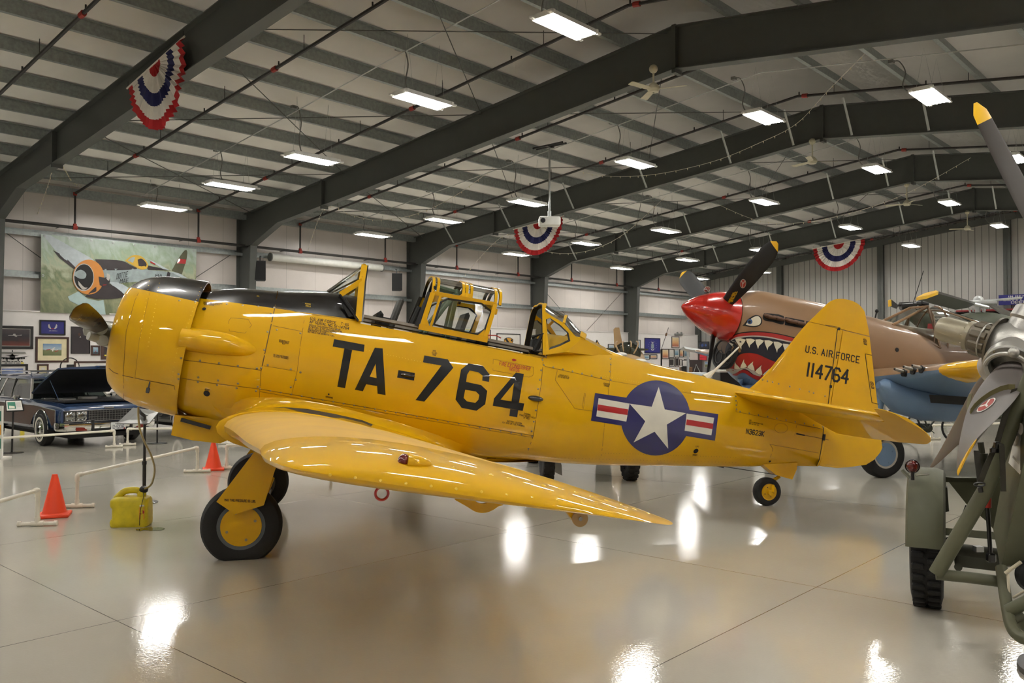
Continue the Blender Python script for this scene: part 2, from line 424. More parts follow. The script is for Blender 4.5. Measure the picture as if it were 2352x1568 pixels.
# rigid frames: tapered column, haunch, rafters; built-up I sections
def frame_at(s, braces):
    W = .011; F = .125
    inner = [(.40, 0), (.66, 5.4), (2.25, 6.0), (4.6, 6.25), (16.8, 7.62)]
    outer = [(-.2, 0), (-.2, rt(0)-.02), (4.6, rt(4.6)), (16.8, rt(16.8))]
    mir = lambda L: [(WID - a, b) for a, b in L]
    mb = MB()
    for f in (lambda L: L, mir):
        i, o = f(inner), f(outer)
        mb.prism([(a, s-W, z) for a, z in o + i[::-1]], (0, 2*W, 0))
        for L_ in (i, o):
            for (a, z), (b, w) in zip(L_, L_[1:]):
                d = V((b-a, 0, w-z)); ln = d.length; c = V(((a+b)/2, s, (z+w)/2)); r = Matrix.Rotation(-math.atan2(d.z, d.x), 3, 'Y')
                mb.box(c, (ln+.01, 2*F, .022), rot=r)
        for t in (4.6, 16.78):                                           # bolted splice plates
            t2 = t if f([(0, 0)])[0][0] == 0 else WID - t
            mb.box((t2, s, (rt(t)+rb(t))/2-.03), (.05, 2*F, rt(t)-rb(t)+.12))
        k0 = f([(.66, 0)])[0][0]
        mb.box(((k0 + f([(-.2, 0)])[0][0])/2, s, 5.42), (.86, 2*F, .022))
    o = struct('column_frame', mb, M['steel_frame'], BM)
    bm = [2.5, 5.4, 8.3, 11.2, 14.1, 16.0, 17.6, 19.5, 22.4]
    if braces:
        for t in bm:                                                     # pale flange braces, purlin to bottom flange
            for sg in ((-1,) if braces == 1 else (1,)):
                a = V((t, s + sg*.12, rb(t)+.03)); b = V((t, s + sg*.72, rt(t)+.02)); q = MB()
                r = (b-a).to_track_quat('Z', 'X').to_matrix()
                q.box((a+b)/2, (.05, .006, (b-a).length), rot=r); q.box((a+b)/2+V((.025, 0, 0)), (.006, .05, (b-a).length), rot=r)
                q.build('brace', M['zinc'], o)
    return o
for s in FS: frame_at(s, 1 if s > 20 else 0)
# end-wall posts
for t in (-.05, 5.1, 10.6, 16.4, 22.0, 27.8):
    mb = MB(); h = rt(max(t, 0)) - .05; mb.box((t, S1-.16, h/2), (.3, .02, h)); mb.box((t, S1-.34, h/2), (.3, .02, h)); mb.box((t, S1-.25, h/2), (.02, .2, h))
    struct('column_end', mb, M['steel_frame'], BM)
mb = MB()
for f in (1, -1):
    a = V((0 if f > 0 else WID, S1-.3, rt(0)-.15)); b = V((RIDGE, S1-.3, rt(RIDGE)-.15)); c = (a+b)/2; d = b-a
    mb.box(c, (d.length, .2, .3), rot=Matrix.Rotation(-math.atan2(d.z, d.x), 3, 'Y'))
struct('end_rafter_beam', mb, M['steel_frame'], BM)
# thin roof tie rods crossing the bays, and wall rods
def rod(a, b, r=.011, name='tie_rod', mt='steel_frame'):
    mb = MB(); mb.cyl(a, b, r, seg=6); return struct(name, mb, M[mt], BM)
for i in range(2, 6):
    a, b = FS[i], FS[i+1] if i+1 < len(FS) else S1-.3
    for t0, t1 in ((.6, 5.6), (5.6, 11.2), (11.2, 16.6)):
        rod((t0, a, rt(t0)-.06), (t1, b, rt(t1)-.06)); rod((t1, a, rt(t1)-.06), (t0, b, rt(t0)-.06))
for a, b in ((7.75, 15.2), (30.5, 38.0)):
    m = (a+b)/2
    rod((-.12, a, 5.35), (-.12, m-.3, 3.0)); rod((-.12, b, 5.35), (-.12, m+.3, 3.0))
# sprinkler main along the wall and the branch lines following the roof
BR = [5.92, 9.73, 13.49, 17.3, 21.15, 25.0, 28.87, 32.8, 36.6, 40.6, 44.3]
SPK = thing('sprinkler_piping', 'dark fire sprinkler piping with red couplings under the roof and along the wall', 'pipes', matrix=BM)
mb = MB(); mb.cyl((.3, -8, 5.41), (.3, 45.2, 5.41), .045, seg=10)
for s in BR: mb.cyl((.3, s-.06, 5.41), (.3, s+.06, 5.41), .062, seg=10, mi=1)
for k in range(12): s = 2 + 3.7*k; mb.cyl((.3, s, 5.41), (-.2, s, 5.41), .012, seg=6)
mb.build('main_pipe', [M['pipe_black'], M['pipe_red']], SPK)
for s in BR:
    mb = MB(); pz = lambda t: rt(t) - .09
    mb.tube([(.3, s, 5.41), (.3, s, pz(.3))], .03, 8)
    mb.tube([(.3, s, pz(.3)), (RIDGE, s, pz(RIDGE)), (30, s, pz(30))], .036, 8)
    mb.cyl((.3, s, 5.44), (.3, s, 5.52), .055, seg=8, mi=1); mb.cyl((.3, s, pz(.3)-.06), (.3, s, pz(.3)+.03), .055, seg=8, mi=1)
    for t in (4.2, 10.6, 17.0, 23.4): mb.cyl((t-.07, s, pz(t-.07)), (t+.07, s, pz(t+.07)), .056, seg=8, mi=1)
    for k in range(9):
        t = 1.6 + 3.05*k; mb.cyl((t, s, pz(t)), (t, s, pz(t)+.11), .018, seg=6); mb.cyl((t+.9, s, pz(t+.9)-.02), (t+.9, s, pz(t+.9)+.32), .008, seg=5)
    mb.build('branch_pipe', [M['pipe_black'], M['pipe_red']], SPK)
# ------------------------------------------------------------------ high-bay fluorescent fixtures
mk('lamp_glow', (1.0, .982, .945, 1), .4, emit=28.0, var=0)
mk('reflector', rgb(236, 236, 232), .35)
ROWS = [(11.47, 'A'), (19.03, 'B'), (26.65, 'C'), (34.3, 'D'), (41.8, 'E'), (3.9, 'F'), (-3.7, 'G')]
LT = [(2.2, 5.97), (5.85, 6.1), (9.45, 6.24), (13.25, 6.83), (16.9, 7.38), (20.6, 7.12), (24.3, 6.75), (28.0, 6.2), (31.4, 6.0)]
def fixture():
    t = thing('high_bay_light', 'x', 'ceiling light')
    h = MB(); L_, W_ = 1.24, .46
    h.box((0, 0, .075), (W_*.8, L_, .05)); h.box((0, 0, .11), (.14, .5, .06))
    for sx in (-1, 1):
        h.prism([(sx*W_*.4, -L_/2, .1), (sx*W_*.52, -L_/2, .0), (sx*W_*.53, -L_/2, .0), (sx*W_*.42, -L_/2, .1)], (0, L_, 0))
        h.box((0, sx*(L_/2-.02), .05), (W_, .05, .07)); h.box((sx*.2, -L_/2-.05, .03), (.07, .09, .04), bev=.01); h.box((sx*.2, L_/2+.05, .03), (.07, .09, .04), bev=.01)
    h.build('housing', M['reflector'], t)
    for k in range(6):
        x = (k-2.5)*.072; q = MB(); q.cyl((x, -L_/2+.05, .02), (x, L_/2-.05, .02), .021, seg=6, caps=False); q.build('lamp_tube', M['lamp_glow'], t)
    return t
fx0 = fixture()
ORD = ['first', 'second', 'third', 'fourth', 'fifth', 'sixth', 'seventh', 'eighth', 'ninth']
ROWN = {'A': 'row nearest the striped bunting', 'B': 'row over the yellow cockpit', 'C': 'row behind the projector', 'D': 'row over the shark-mouth nose', 'E': 'row nearest the ribbed wall', 'F': 'row over the viewer', 'G': 'row behind the viewer'}
HL = []
first = True
for s, rn in ROWS:
    for k, (t, z) in enumerate(LT):
        Mx = BM @ Matrix.Translation(V((t, s, z)))
        lab = f'{ORD[k]} high-bay light from the pictured wall in the {ROWN[rn]}'
        if first: fx0.matrix_local = Mx; ROOTM[fx0.name] = Mx; fx0['label'] = lab; f = fx0; first = False; f['group'] = 'high-bay lights'
        else: f = dup(fx0, Mx, lab, 'high-bay lights')
        HL.append((f, t, s, z))
for f, t, s, z in HL:                                   # whip cord and hanging wires, each fixture to its own roof height
    top = rt(t) + .02; q = MB(); h = top - z
    q.tube(smooth_path([(-.75, 0, h), (-.62, .02, h*.97), (-.5, .02, h*.7), (-.55, 0, h*.4), (-.4, 0, .2), (-.1, 0, .14)], 5), .014, 6)
    q.box((-.78, 0, h), (.1, .12, .07))
    q.build('cord', M['cord_grey'], f)
    for y in (-.42, .42): q = MB(); q.tube([(-.16, y, .1), (0, y*1.02, h), (.16, y, .1)], .0035, 4); q.build('hanger', M['zinc'], f)
for s, rn in ROWS[:5]:                                  # conduit that feeds each row
    mb = MB(); mb.tube([(.6, s+.02, rt(.6)+.0), (RIDGE, s+.02, rt(RIDGE)), (29, s+.02, rt(29))], .013, 6)
    single('lighting_conduit_rail', mb, M['zinc'], f'thin grey conduit under the roof feeding the light {ROWN[rn]}', 'conduit', matrix=BM)
# ================================================================== yellow trainer aircraft
from mathutils.bvhtree import BVHTree
mk('yellow', rgb(214, 164, 0), .5, coat=.65, var=.025, scale=1.2, spec=.15)
mk('yellow_pale', rgb(194, 150, 46), .68, coat=.05, var=.06, scale=3)
mk('black_gloss', rgb(16, 13, 12), .3, coat=1.0)
mk('wingwalk', rgb(52, 44, 34), .9)
mk('panel_line', rgb(96, 68, 4), .6)
mk('rivet', rgb(236, 196, 60), .25, coat=.6)
mk('screw', rgb(150, 140, 110), .3, .7)
mk('mark_black', rgb(8, 7, 6), .35, coat=.5, spec=.3)
mk('mark_red', rgb(168, 18, 10), .4, coat=.6)
mk('mark_blue', rgb(30, 28, 92), .3, coat=1.0)
mk('mark_white', rgb(226, 222, 208), .35, coat=.8)
mk('mark_red2', rgb(172, 16, 22), .35, coat=.8)
mk('cockpit_dark', rgb(20, 21, 20), .7)
mk('cockpit_green', rgb(92, 112, 84), .5)
mk('cockpit_grey', rgb(70, 70, 68), .6)
mk('brown_black', rgb(40, 28, 16), .28, coat=.5)
mk('hub_grey', rgb(150, 148, 138), .4, .4)
mk('wheel_grey', rgb(84, 90, 92), .5)
mk('sill_grey', rgb(120, 112, 100), .5, .3)
mk('red_lens', rgb(110, 6, 12), .1, coat=1)
mk('tan_wood', rgb(176, 146, 100), .6)
def plane_matrix(x, y, z, yaw, pitch):
    return Matrix.Translation(V((x, y, z))) @ Matrix.Rotation(math.radians(yaw), 4, 'Z') @ Matrix.Rotation(math.radians(pitch), 4, 'Y')
class Side:
    """turns a sight line into the point where it meets a given lengthwise plane, or a built surface, of an aircraft"""
    curved = True
    def __init__(s, Mx): s.M = Mx; s.I = Mx.inverted(); s.o = s.I @ CAM; s.R = s.I.to_3x3(); s.b = []
    def U(s, px, py, y=0.0):
        r = s.R @ ray(px, py); k = (y - s.o.y) / r.y; return s.o + r * k
    def surf(s, *objs):
        h = Side(s.M); h.b = [BVHTree.FromPolygons([v.co for v in o.data.vertices], [list(p.vertices) for p in o.data.polygons]) for o in objs]; return h
    def __call__(s, px, py, off=.003, y=None):
        r = (s.R @ ray(px, py)).normalized(); best = None
        for b in s.b:
            l, n, i, d = b.ray_cast(s.o, r)
            if l is not None and (best is None or d < best[2]): best = (l, n, d)
        if best is None: return s.U(px, py, -.4 if y is None else y)
        l, n, d = best
        if n.dot(r) > 0: n = -n
        return l + n * off
T6M = plane_matrix(-2.61, 8.565, 0, 13.5, 11.5)
T6 = thing('trainer_aircraft', 'yellow two-seat trainer aircraft with black TA-764 on its fuselage', 'aircraft', matrix=T6M)
S6 = Side(T6M); U6 = S6.U
# ---- fuselage: (x, top, bottom, half width, widest z, top exponent, bottom exponent)
FT = [(-.98, 2.20, 1.07, .555, 1.635, 2, 2), (-.80, 2.265, 1.0, .595, 1.63, 2, 2), (-.55, 2.335, .966, .625, 1.62, 2, 2), (-.2, 2.385, .97, .615, 1.62, 2, 2.1), (.25, 2.475, .99, .58, 1.64, 2, 2.2),
      (.62, 2.50, 1.0, .56, 1.66, 2, 2.3), (1.2, 2.52, 1.03, .55, 1.68, 2, 2.3), (1.9, 2.54, 1.09, .54, 1.70, 2, 2.3), (2.6, 2.54, 1.155, .51, 1.72, 2, 2.3),
      (3.0, 2.57, 1.19, .48, 1.74, 2, 2.3), (3.3, 2.515, 1.225, .45, 1.76, 2, 2.3), (3.6, 2.475, 1.263, .42, 1.78, 2, 2.2), (4.2, 2.455, 1.36, .35, 1.83, 2, 2.1),
      (4.65, 2.438, 1.432, .29, 1.87, 2, 2), (5.17, 2.415, 1.514, .215, 1.92, 2, 2), (5.6, 2.40, 1.60, .15, 1.96, 2, 2), (6.1, 2.36, 1.68, .075, 2.0, 2, 2), (6.165, 2.35, 1.69, .06, 2.0, 2, 2)]
def fsec(x): return interp(FTS, x)
FTS = smooth_tab(FT, 4)
def rail(x): return 2.285 + .02 * (x - .9)
RAILX = (.615, 2.56)
def fus_rings():
    xs = sorted(set([round(t[0], 4) for t in FTS] + [.61, .62, 2.555, 2.565])); rings = []; N = 44
    for x in xs:
        zt, zb, w, zc, nt, nb = fsec(x); ring = []
        for k in range(N):
            a = 2 * PI * k / N; c, s = math.cos(a), math.sin(a)
            n = nt if c > 0 else nb; h = zt - zc if c > 0 else zc - zb
            y = w * math.copysign(abs(s) ** (2/n), s); z = zc + h * math.copysign(abs(c) ** (2/n), c)
            if RAILX[0] < x < RAILX[1] and z > rail(x):
                yr = w * (1 - min(1, (rail(x)-zc)/(zt-zc)) ** nt) ** (1/nt)
                f = (z - rail(x)) / (zt - rail(x)); y = math.copysign(min(abs(y), yr - .03), y); z = rail(x) - .5 * min(1, f * 2.2)
            ring.append((x, y, z))
        rings.append(ring)
    return xs, rings
xs, rings = fus_rings()
mb = MB()
def mif(i, k):
    a = 2 * PI * (k + .5) / 44
    if RAILX[0] < (xs[i]+xs[i+1])/2 < RAILX[1]:
        zz = max(rings[i][k][2], rings[i][(k+1) % 44][2]); yy = abs(rings[i][k][1])
        zt, zb, w, zc, nt, nb = fsec(xs[i])
        if math.cos(a) > (rail(xs[i]) - zc) / (zt - zc) - .02: return 2
    return 0
mb.loft(rings, mif=mif)
fus = mb.build('fuselage', [M['yellow'], M['black_gloss'], M['cockpit_dark']], T6)
def paint_above(o, co, no, idx, xmax=None, xmin=None, only=0):
    """paint line: cut the skin along a plane and give the upper side its own paint"""
    bm = bmesh.new(); bm.from_mesh(o.data); co = V(co); no = V(no).normalized()
    g = [f for f in bm.faces if f.material_index == only and (xmax is None or f.calc_center_median().x < xmax) and (xmin is None or f.calc_center_median().x > xmin)]
    ge = list({e for f in g for e in f.edges}); gv = list({v for f in g for v in f.verts})
    bmesh.ops.bisect_plane(bm, geom=gv + ge + g, plane_co=co, plane_no=no)
    for f in bm.faces:
        c = f.calc_center_median()
        if f.material_index == only and (c - co).dot(no) > 0 and (xmax is None or c.x < xmax) and (xmin is None or c.x > xmin): f.material_index = idx
    bm.to_mesh(o.data); bm.free()
h0 = S6.surf(fus); p1, p2 = h0(500, 690, 0), h0(810, 733, 0)
d = p2 - p1; d.y = 0
paint_above(fus, p1, V((-d.z, 0, d.x)), 1, xmax=.60)
# ---- cowling with its dark open rear gap
mb = MB(); ax = V((1, 0, 0)); co = V((0, 0, 1.648))
prof = [(-1.40, .30), (-1.53, .36), (-1.575, .42), (-1.582, .455), (-1.565, .495), (-1.53, .53), (-1.48, .572), (-1.40, .612), (-1.28, .645), (-1.12, .667), (-.95, .679), (-.885, .683), (-.885, .665), (-1.1, .645)]
mb.lathe(prof, co, ax, 64, ref=(0, 0, 1))
cow = mb.build('cowling', [M['yellow'], M['black_gloss'], M['black_matte']], T6)
hc = S6.surf(cow); p1 = hc(360, 672, 0)
for p in cow.data.polygons:
    c = p.center
    if c.x > -1.5 and math.hypot(c.y, c.z-1.648) < .63 and (c.x > -1.0 or p.normal.dot(V((0, c.y, c.z-1.648))) < 0): p.material_index = 2
paint_above(cow, p1, V((0.02, 0, 1)), 1)
eng = MB(); eng.lathe([(-1.34, .02), (-1.36, .2), (-1.3, .33), (-1.0, .42)], co, ax, 24)
for k in range(9):
    a = 2*PI*k/9; u = V((0, math.sin(a), math.cos(a))); eng.cyl(co + V((-1.25, 0, 0)) + u*.2, co + V((-1.25, 0, 0)) + u*.56, .09, .075, seg=12)
eng.build('engine', M['cockpit_grey'], T6)
# ---- markings on the side
H = S6.surf(fus, cow)
Hf = S6.surf(fus)
def z3(L, k=3.92, ox=400, oy=560): return [(a/k+ox, b/k+oy) for a, b in L]
def zA(L): return z3(L, 6.5324, 560, 760)
def zB(L): return z3(L, 3.7333, 900, 580)
def zC(L): return z3(L, 3.36, 1000, 860)
LET = [zA(q) for q in ([(1355,122),(1812,206),(1800,312),(1333,233)], [(1508,262),(1625,284),(1520,857),(1403,835)],
   [(1965,250),(2083,262),(1978,490),(1787,902),(1665,880)], [(2083,262),(2127,960),(2007,940),(1978,490)], [(1885,683),(1993,705),(2000,825),(1835,797)])]
LET += [zB(q) for q in ([(57,1007),(198,1032),(190,1097),(45,1070)], [(278,882),(480,915),(527,987),(278,1277),(203,1263),(425,968),(267,940)],
   [(658,950),(782,972),(838,1045),(833,1108),(775,1097),(778,1055),(742,1026),(668,1010)], [(658,950),(668,1010),(645,1045),(637,1108),(628,1175),(615,1245),(545,1258),(593,1003)],
   [(545,1258),(615,1245),(645,1275),(715,1287),(725,1355),(598,1330)], [(715,1287),(742,1260),(750,1220),(720,1190),(765,1135),(818,1185),(800,1300),(725,1355)],
   [(637,1108),(765,1135),(720,1190),(628,1175)], [(1063,1028),(1131,1040),(1047,1118),(930,1262),(875,1250)], [(1131,1040),(1090,1285),(1025,1278),(1047,1118)],
   [(875,1250),(1135,1293),(1122,1357),(865,1312)], [(1015,1340),(1083,1350),(1075,1410),(1007,1400)])]
mb = MB()
for q in LET: decal_poly(mb, Hf, q, .0025, 0, 12)
lt = mb.build('code_lettering', M['mark_black'], fus, recalc=False, merge=0); lt['label'] = 'large black TA-764 lettering'
mb = MB()
decal_poly(mb, Hf, circ(1505.5, 959.5, 80, 86, 48), .0025, 0, 9)
for q in ([(1232,142),(1500,182),(1460,397),(1200,355)], [(1940,270),(2183,305),(2157,510),(1915,470)]): decal_poly(mb, Hf, zC(q), .002, 0, 9)
for q in ([(1258,182),(1497,224),(1472,362),(1240,322)], [(1937,300),(2150,333),(2128,468),(1922,432)]): decal_poly(mb, Hf, zC(q), .0045, 1, 9)
for q in ([(1253,230),(1486,268),(1480,312),(1248,276)], [(1938,345),(2143,378),(2138,420),(1932,387)]): decal_poly(mb, Hf, zC(q), .0065, 2, 9)
decal_poly(mb, Hf, zC([(1722,95),(1768,268),(1932,298),(1785,385),(1795,570),(1690,440),(1528,522),(1618,360),(1497,224),(1668,248)]), .0045, 1, 9)
st = mb.build('star_insignia', [M['mark_blue'], M['mark_white'], M['mark_red2']], fus, recalc=False, merge=0); st['label'] = 'blue disc with white star and barred wings'
# small stencils
mb = MB()
def tx(t, A, B, hgt, mi=0, sw=.17, gap=.3, asp=.6, mbx=None, hit=None, lean=.21):
    decal_text(mbx or mb, hit or Hf, t, A, B, (hgt*lean, -hgt), .0025, mi, asp, sw, gap)
tx('U.S. AIR FORCE', (712.5, 734), (771, 744.4), 5.6); tx('T-6G', (783, 745.5), (800, 749), 5.2)
tx('AF SERIAL NO. 51-14764', (711, 741.6), (801, 757.2), 5.6)
for i, t in enumerate(('SERVICE THIS AIRCRAFT WITH GRADE', '91/98 FUEL. IF NOT AVAILABLE T.O. NO.', '06-5-1 WILL BE CONSULTED FOR', 'EMERGENCY ACTION', 'SUITABLE FOR AROMATIC FUEL.')):
    w = (72, 77, 64, 41, 62)[i]; x0, y0 = 709.8 - i*.8, 747.4 + i*3.9
    tx(t, (x0, y0), (x0+w, y0+w*.160), 2.9, sw=.2)
for t, A, B, hg in (('STEP', (470.5, 895), (481, 897), 3.2), ('VOLTAGE REGULATOR', (641, 782), (664, 786.5), 2.6), ('REVERSE CURRENT', (641, 785.5), (663, 790), 2.6), ('RELAY', (648, 790), (655, 791.5), 2.6),
   ('ONLY QUALIFIED PERSONNEL', (628, 815.5), (663, 821.5), 2.6), ('WILL ADJUST THIS ASSEMBLY', (628, 819), (663, 825), 2.6), ('GROUND', (748, 912), (764, 915), 3.2),
   ('HYD.', (994, 807), (1001, 808.5), 3.2), ('FLUID', (992, 811.5), (1003, 813.5), 3.2), ('TANK', (992, 815.5), (1001, 817.5), 3.2),
   ('EXTERNAL', (1203, 951), (1219, 954), 3.2), ('POWER RECEPTACLE', (1193, 954), (1229, 961), 3.2), ('24 VOLT', (1202, 960), (1217, 963), 3.2),
   ('BATTERY LOCATION', (1165, 968), (1198, 974), 3.2), ('R.H. SIDE OF FUS. FIREWALL', (1154, 971), (1206, 980), 3.2),
   ('STARTER', (1386, 882), (1400, 884.5), 3.2), ('CRANK', (1387, 886.5), (1398, 888.5), 3.2), ('BAGGAGE CAPACITY', (1285, 861.5), (1306, 865), 2), ('WITH FIVE GUNS 25 LBS', (1282, 864), (1307, 868), 2), ('WITH TWO GUNS 45 LBS', (1282, 866.5), (1306, 870.5), 2),
   ('BEST HOLD FOR', (1508, 963.5), (1523, 965.5), 2), ('HOISTING SLING', (1508, 966), (1523, 968), 2),
   ('LIFT', (1598, 1026), (1605, 1027), 3), ('HOIST', (1591, 1045), (1601, 1046.5), 3), ('N3623K', (1713.4, 995), (1753.5, 1001.3), 10.2), ('USA', (1720.5, 965.5), (1725.5, 966), 2.3),
   ('NORTH AMERICAN T-6G', (1720, 969.6), (1751.5, 975), 2.3), ('SER. NO. 182-451', (1719.8, 973.6), (1742.5, 977.4), 2.3), ('NO STEP', (506, 951), (518, 954), 2.6),
   ('THIS METAL FITTED FOR IN FLIGHT', (467, 695), (511, 699), 2.2), ('OF COWL SUPPORTING BRACKETS', (467, 697.5), (504, 701), 2.2), ('NO HAND GRIPPING', (469, 700), (491, 702.5), 2.2)):
    tx(t, A, B, hg, sw=.2, lean=.18)
mb.build('stencil_lettering', M['mark_black'], fus, recalc=False, merge=0)
mb = MB()
tx('FIRE EXTINGUISHER', (1146.5, 838), (1217, 850.5), 7.5, mbx=mb); tx('INSIDE', (1169.5, 850), (1193, 854), 7.5, mbx=mb)
decal_poly(mb, Hf, [(1175,826),(1178,823.5),(1182,824),(1187,827),(1183,829),(1178,829)], .003)
q = mb.build('warning_lettering', M['mark_red'], fus, recalc=False, merge=0); q['label'] = 'red fire extinguisher lettering'
# panel seams, screws and rivets on the skin (part of the skin's own pattern)
sk = MB()
def seam(L, w=.9, hit=None, off=.0015, mi=0):
    hit = hit or H
    for a, b in zip(L, L[1:]):
        n = max(1, int(math.hypot(b[0]-a[0], b[1]-a[1]) / 14)); d = V((b[0]-a[0], b[1]-a[1])); 
        if d.length < .01: continue
        nn = V((-d.y, d.x)).normalized() * w / 2
        for i in range(n):
            p = (a[0]+d.x*i/n, a[1]+d.y*i/n); r = (a[0]+d.x*(i+1)/n, a[1]+d.y*(i+1)/n)
            sk.poly([hit(p[0]-nn.x, p[1]-nn.y, off), hit(r[0]-nn.x, r[1]-nn.y, off), hit(r[0]+nn.x, r[1]+nn.y, off), hit(p[0]+nn.x, p[1]+nn.y, off)], mi)
def dome(px, py, r, mi=1, hit=None, hgt=.35, seg=8):
    hit = hit or H
    c = hit(px, py, 0); n = hit(px, py, .05) - c
    if n.length < 1e-4: return
    n.normalize(); sk.lathe([(0, r), (r*hgt*.7, r*.75), (r*hgt, r*.15)], c, n, seg, mi)
def row(a, b, n, r, mi=1, hit=None):
    for i in range(n):
        t = i / max(1, n-1); dome(lerp(a[0], b[0], t), lerp(a[1], b[1], t), r, mi, hit)
seam([(638, 668), (632, 703), (600, 850)], 2.2); seam([(600, 850), (468, 832), (416, 826)], 1.3); seam([(600, 850), (597, 893), (595, 925)], 1)
seam([(634, 705), (700, 720), (762, 728), (820, 737), (1000, 773), (1248, 823)], .9); seam([(701, 722), (690, 790), (683, 850), (670, 905)], .8)
seam([(627, 748), (694, 761)], .8); seam([(606, 840), (678, 852)], .8); seam([(405, 866), (490, 880), (597, 893)], 1.1); seam([(597, 893), (800, 928), (1000, 962), (1225, 1000)], 1.2); seam([(597, 899), (800, 934), (1000, 968), (1222, 1004)], .8)
seam([(1249, 815), (1243, 880), (1225, 1000), (1208, 1050)], 1.1); seam([(1405, 808), (1400, 880), (1390, 960), (1380, 1060)], .7); seam([(1251, 841), (1405, 875)], 1); seam([(1405, 875), (1500, 890), (1660, 915)], .6)
seam([(1280, 850), (1275, 872), (1320, 938), (1390, 948)], .8); seam([(1345, 904), (1340, 938), (1337, 936), (1342, 903), (1345, 904)], .6)
seam([(1133, 825), (1140, 826), (1226, 843), (1224, 862), (1215, 866), (1132, 850), (1133, 825)], .6)
seam([(1697, 905), (1690, 945), (1715, 950), (1890, 985)], .7); seam([(1765, 1066), (1775, 1030), (1768, 1020), (1880, 1040)], .7); seam([(1825, 1000), (1830, 975), (1890, 985)], .6)
seam(circ(1794, 983, 15, 11, 20) + [(1809, 983)], .5); seam([(525, 738), (530, 730), (570, 733), (578, 747), (563, 765), (527, 760), (525, 738)], .7)
seam([(332, 643), (310, 690), (290, 760), (283, 860), (284, 920)], .8); seam([(352, 640), (340, 690), (320, 780), (310, 870)], .5); seam([(250, 845), (262, 855), (283, 862), (330, 872), (400, 885)], 1.3); seam([(400, 885), (402, 895)], 1)
for a, b, n, r, mi in (((343, 645), (322, 775), 14, .005, 1), ((366, 650), (340, 795), 16, .005, 1), ((462, 660), (425, 760), 12, .005, 1), ((408, 800), (393, 875), 8, .005, 1)): row(a, b, n, r, mi)
row((597, 893), (1222, 1002), 27, .0095, 2); row((1249, 838), (1403, 872), 8, .011, 2); row((690, 855), (668, 889), 3, .011, 2)
for p in ((1246, 826), (1243, 850), (1240, 872), (1236, 893), (1231, 942), (1226, 968), (1221, 990), (1214, 1030), (1402, 824), (1403, 837), (1401, 853)): dome(*p, .011, 2)
row((800, 795), (1000, 838), 30, .004, 1); row((700, 912), (1210, 1005), 2, .004, 1); row((1380, 862), (1700, 920), 60, .004, 1); row((1385, 1040), (1690, 1050), 50, .003, 3); row((1228, 1050), (1690, 1062), 60, .003, 3)
for a, b, n in (((412, 690), (630, 706), 7), ((416, 822), (590, 846), 5), ((410, 859), (592, 888), 5), ((410, 870), (588, 898), 5), ((622, 720), (600, 845), 4), ((636, 757), (690, 765), 2), ((615, 838), (668, 848), 2)): row(a, b, n, .011, 2)
row((1690, 910), (1692, 940), 4, .011, 2); row((1700, 945), (1890, 980), 10, .011, 2)
for p, r in (((469, 709.5), .018), ((475, 903), .03), ((1598, 1035), .03), ((1768, 1059), .013), ((755, 905), .008), ((1193, 881), .008)):
    c = H(*p, .003); n = (H(*p, .05) - H(*p, 0)).normalized(); sk.lathe([(0, r), (.002, r), (.002, .001)], c, n, 14, 3)
sk.build('rivet_pattern', [M['panel_line'], M['rivet'], M['screw'], M['black_matte']], fus, recalc=False, merge=0)
for px, py, L_, hh in ((1230, 915, .085, .03), (936, 862, .075, .022)):
    mb = MB(); c = Hf(px, py, .0); n = (Hf(px, py, .05) - c).normalized(); mb.sphere(c, 1, 14, 8, sc=(L_, .035, hh), rot=Matrix.Rotation(-.05, 3, 'Y')); mb.build('grab_handle', M['black_gloss'], fus)
tb = MB(); tx('HAND', (701, 698.5), (713, 700.5), 2.6, mbx=tb, sw=.2); tx('HOLD', (702, 703.5), (713, 705.5), 2.6, mbx=tb, sw=.2); tx('OIL', (590, 681), (596, 682), 2.2, mbx=tb, sw=.2)
for L_ in ([(694,694),(720,698),(721,708),(695,704),(694,694)],):
    for a, b in zip(L_, L_[1:]): tb.poly([Hf(*a, .003), Hf(*b, .003), Hf(b[0], b[1]+.7, .003), Hf(a[0], a[1]+.7, .003)], 1)
tb.build('yellow_lettering', [M['rivet'], M['cockpit_grey']], fus, recalc=False, merge=0)
# cowl latch, black scoop line, exhaust blister
mb = MB()
c = S6.surf(cow)(344, 882, .012); mb.box(c, (.012, .012, .11)); mb.box(c + V((0, -.008, -.05)), (.03, .02, .05), bev=.004); 
mb.build('cowl_latch', M['cockpit_grey'], cow)
mb = MB(); rg = []
for i in range(15):
    t = i / 14; px = lerp(410, 599, t); zc_px, hh = interp([(0, 775, 28), (.25, 781, 29), (.5, 789, 28.5), (.75, 800, 22), (.9, 806, 13), (1, 808, 3)], t)
    c = Hf(px, zc_px, -.04) if i else Hf(418, 778, -.04)
    x = lerp(-.955, -.18, t); tp = U6(px, zc_px - hh, c.y); bt = U6(px, zc_px + hh, c.y)
    zc = (tp.z + bt.z) / 2; rz = max(.008, (tp.z - bt.z) / 2); dp = .17 * (1 - t ** 2.2) + .012
    y0 = -interp([(-.955, .60), (-.5, .61), (-.18, .60)], x)[0] + .05
    rg.append([(x, y0 - dp * math.sin(PI*k/12), zc + rz * math.cos(PI*k/12)) for k in range(13)] + [(x, y0 + .06, zc)])
mb.loft(rg); mb.build('exhaust_blister', M['yellow'], T6)
mb = MB(); mb.loft([[(x, -.2, za), (x, .2, za), (x, .26, zb), (x, -.26, zb)] for x, za, zb in ((-.905, .80, 1.0), (-.7, .785, 1.02), (-.45, .80, 1.05), (-.36, .86, 1.06))]); mb.build('oil_cooler_scoop', M['yellow'], T6)
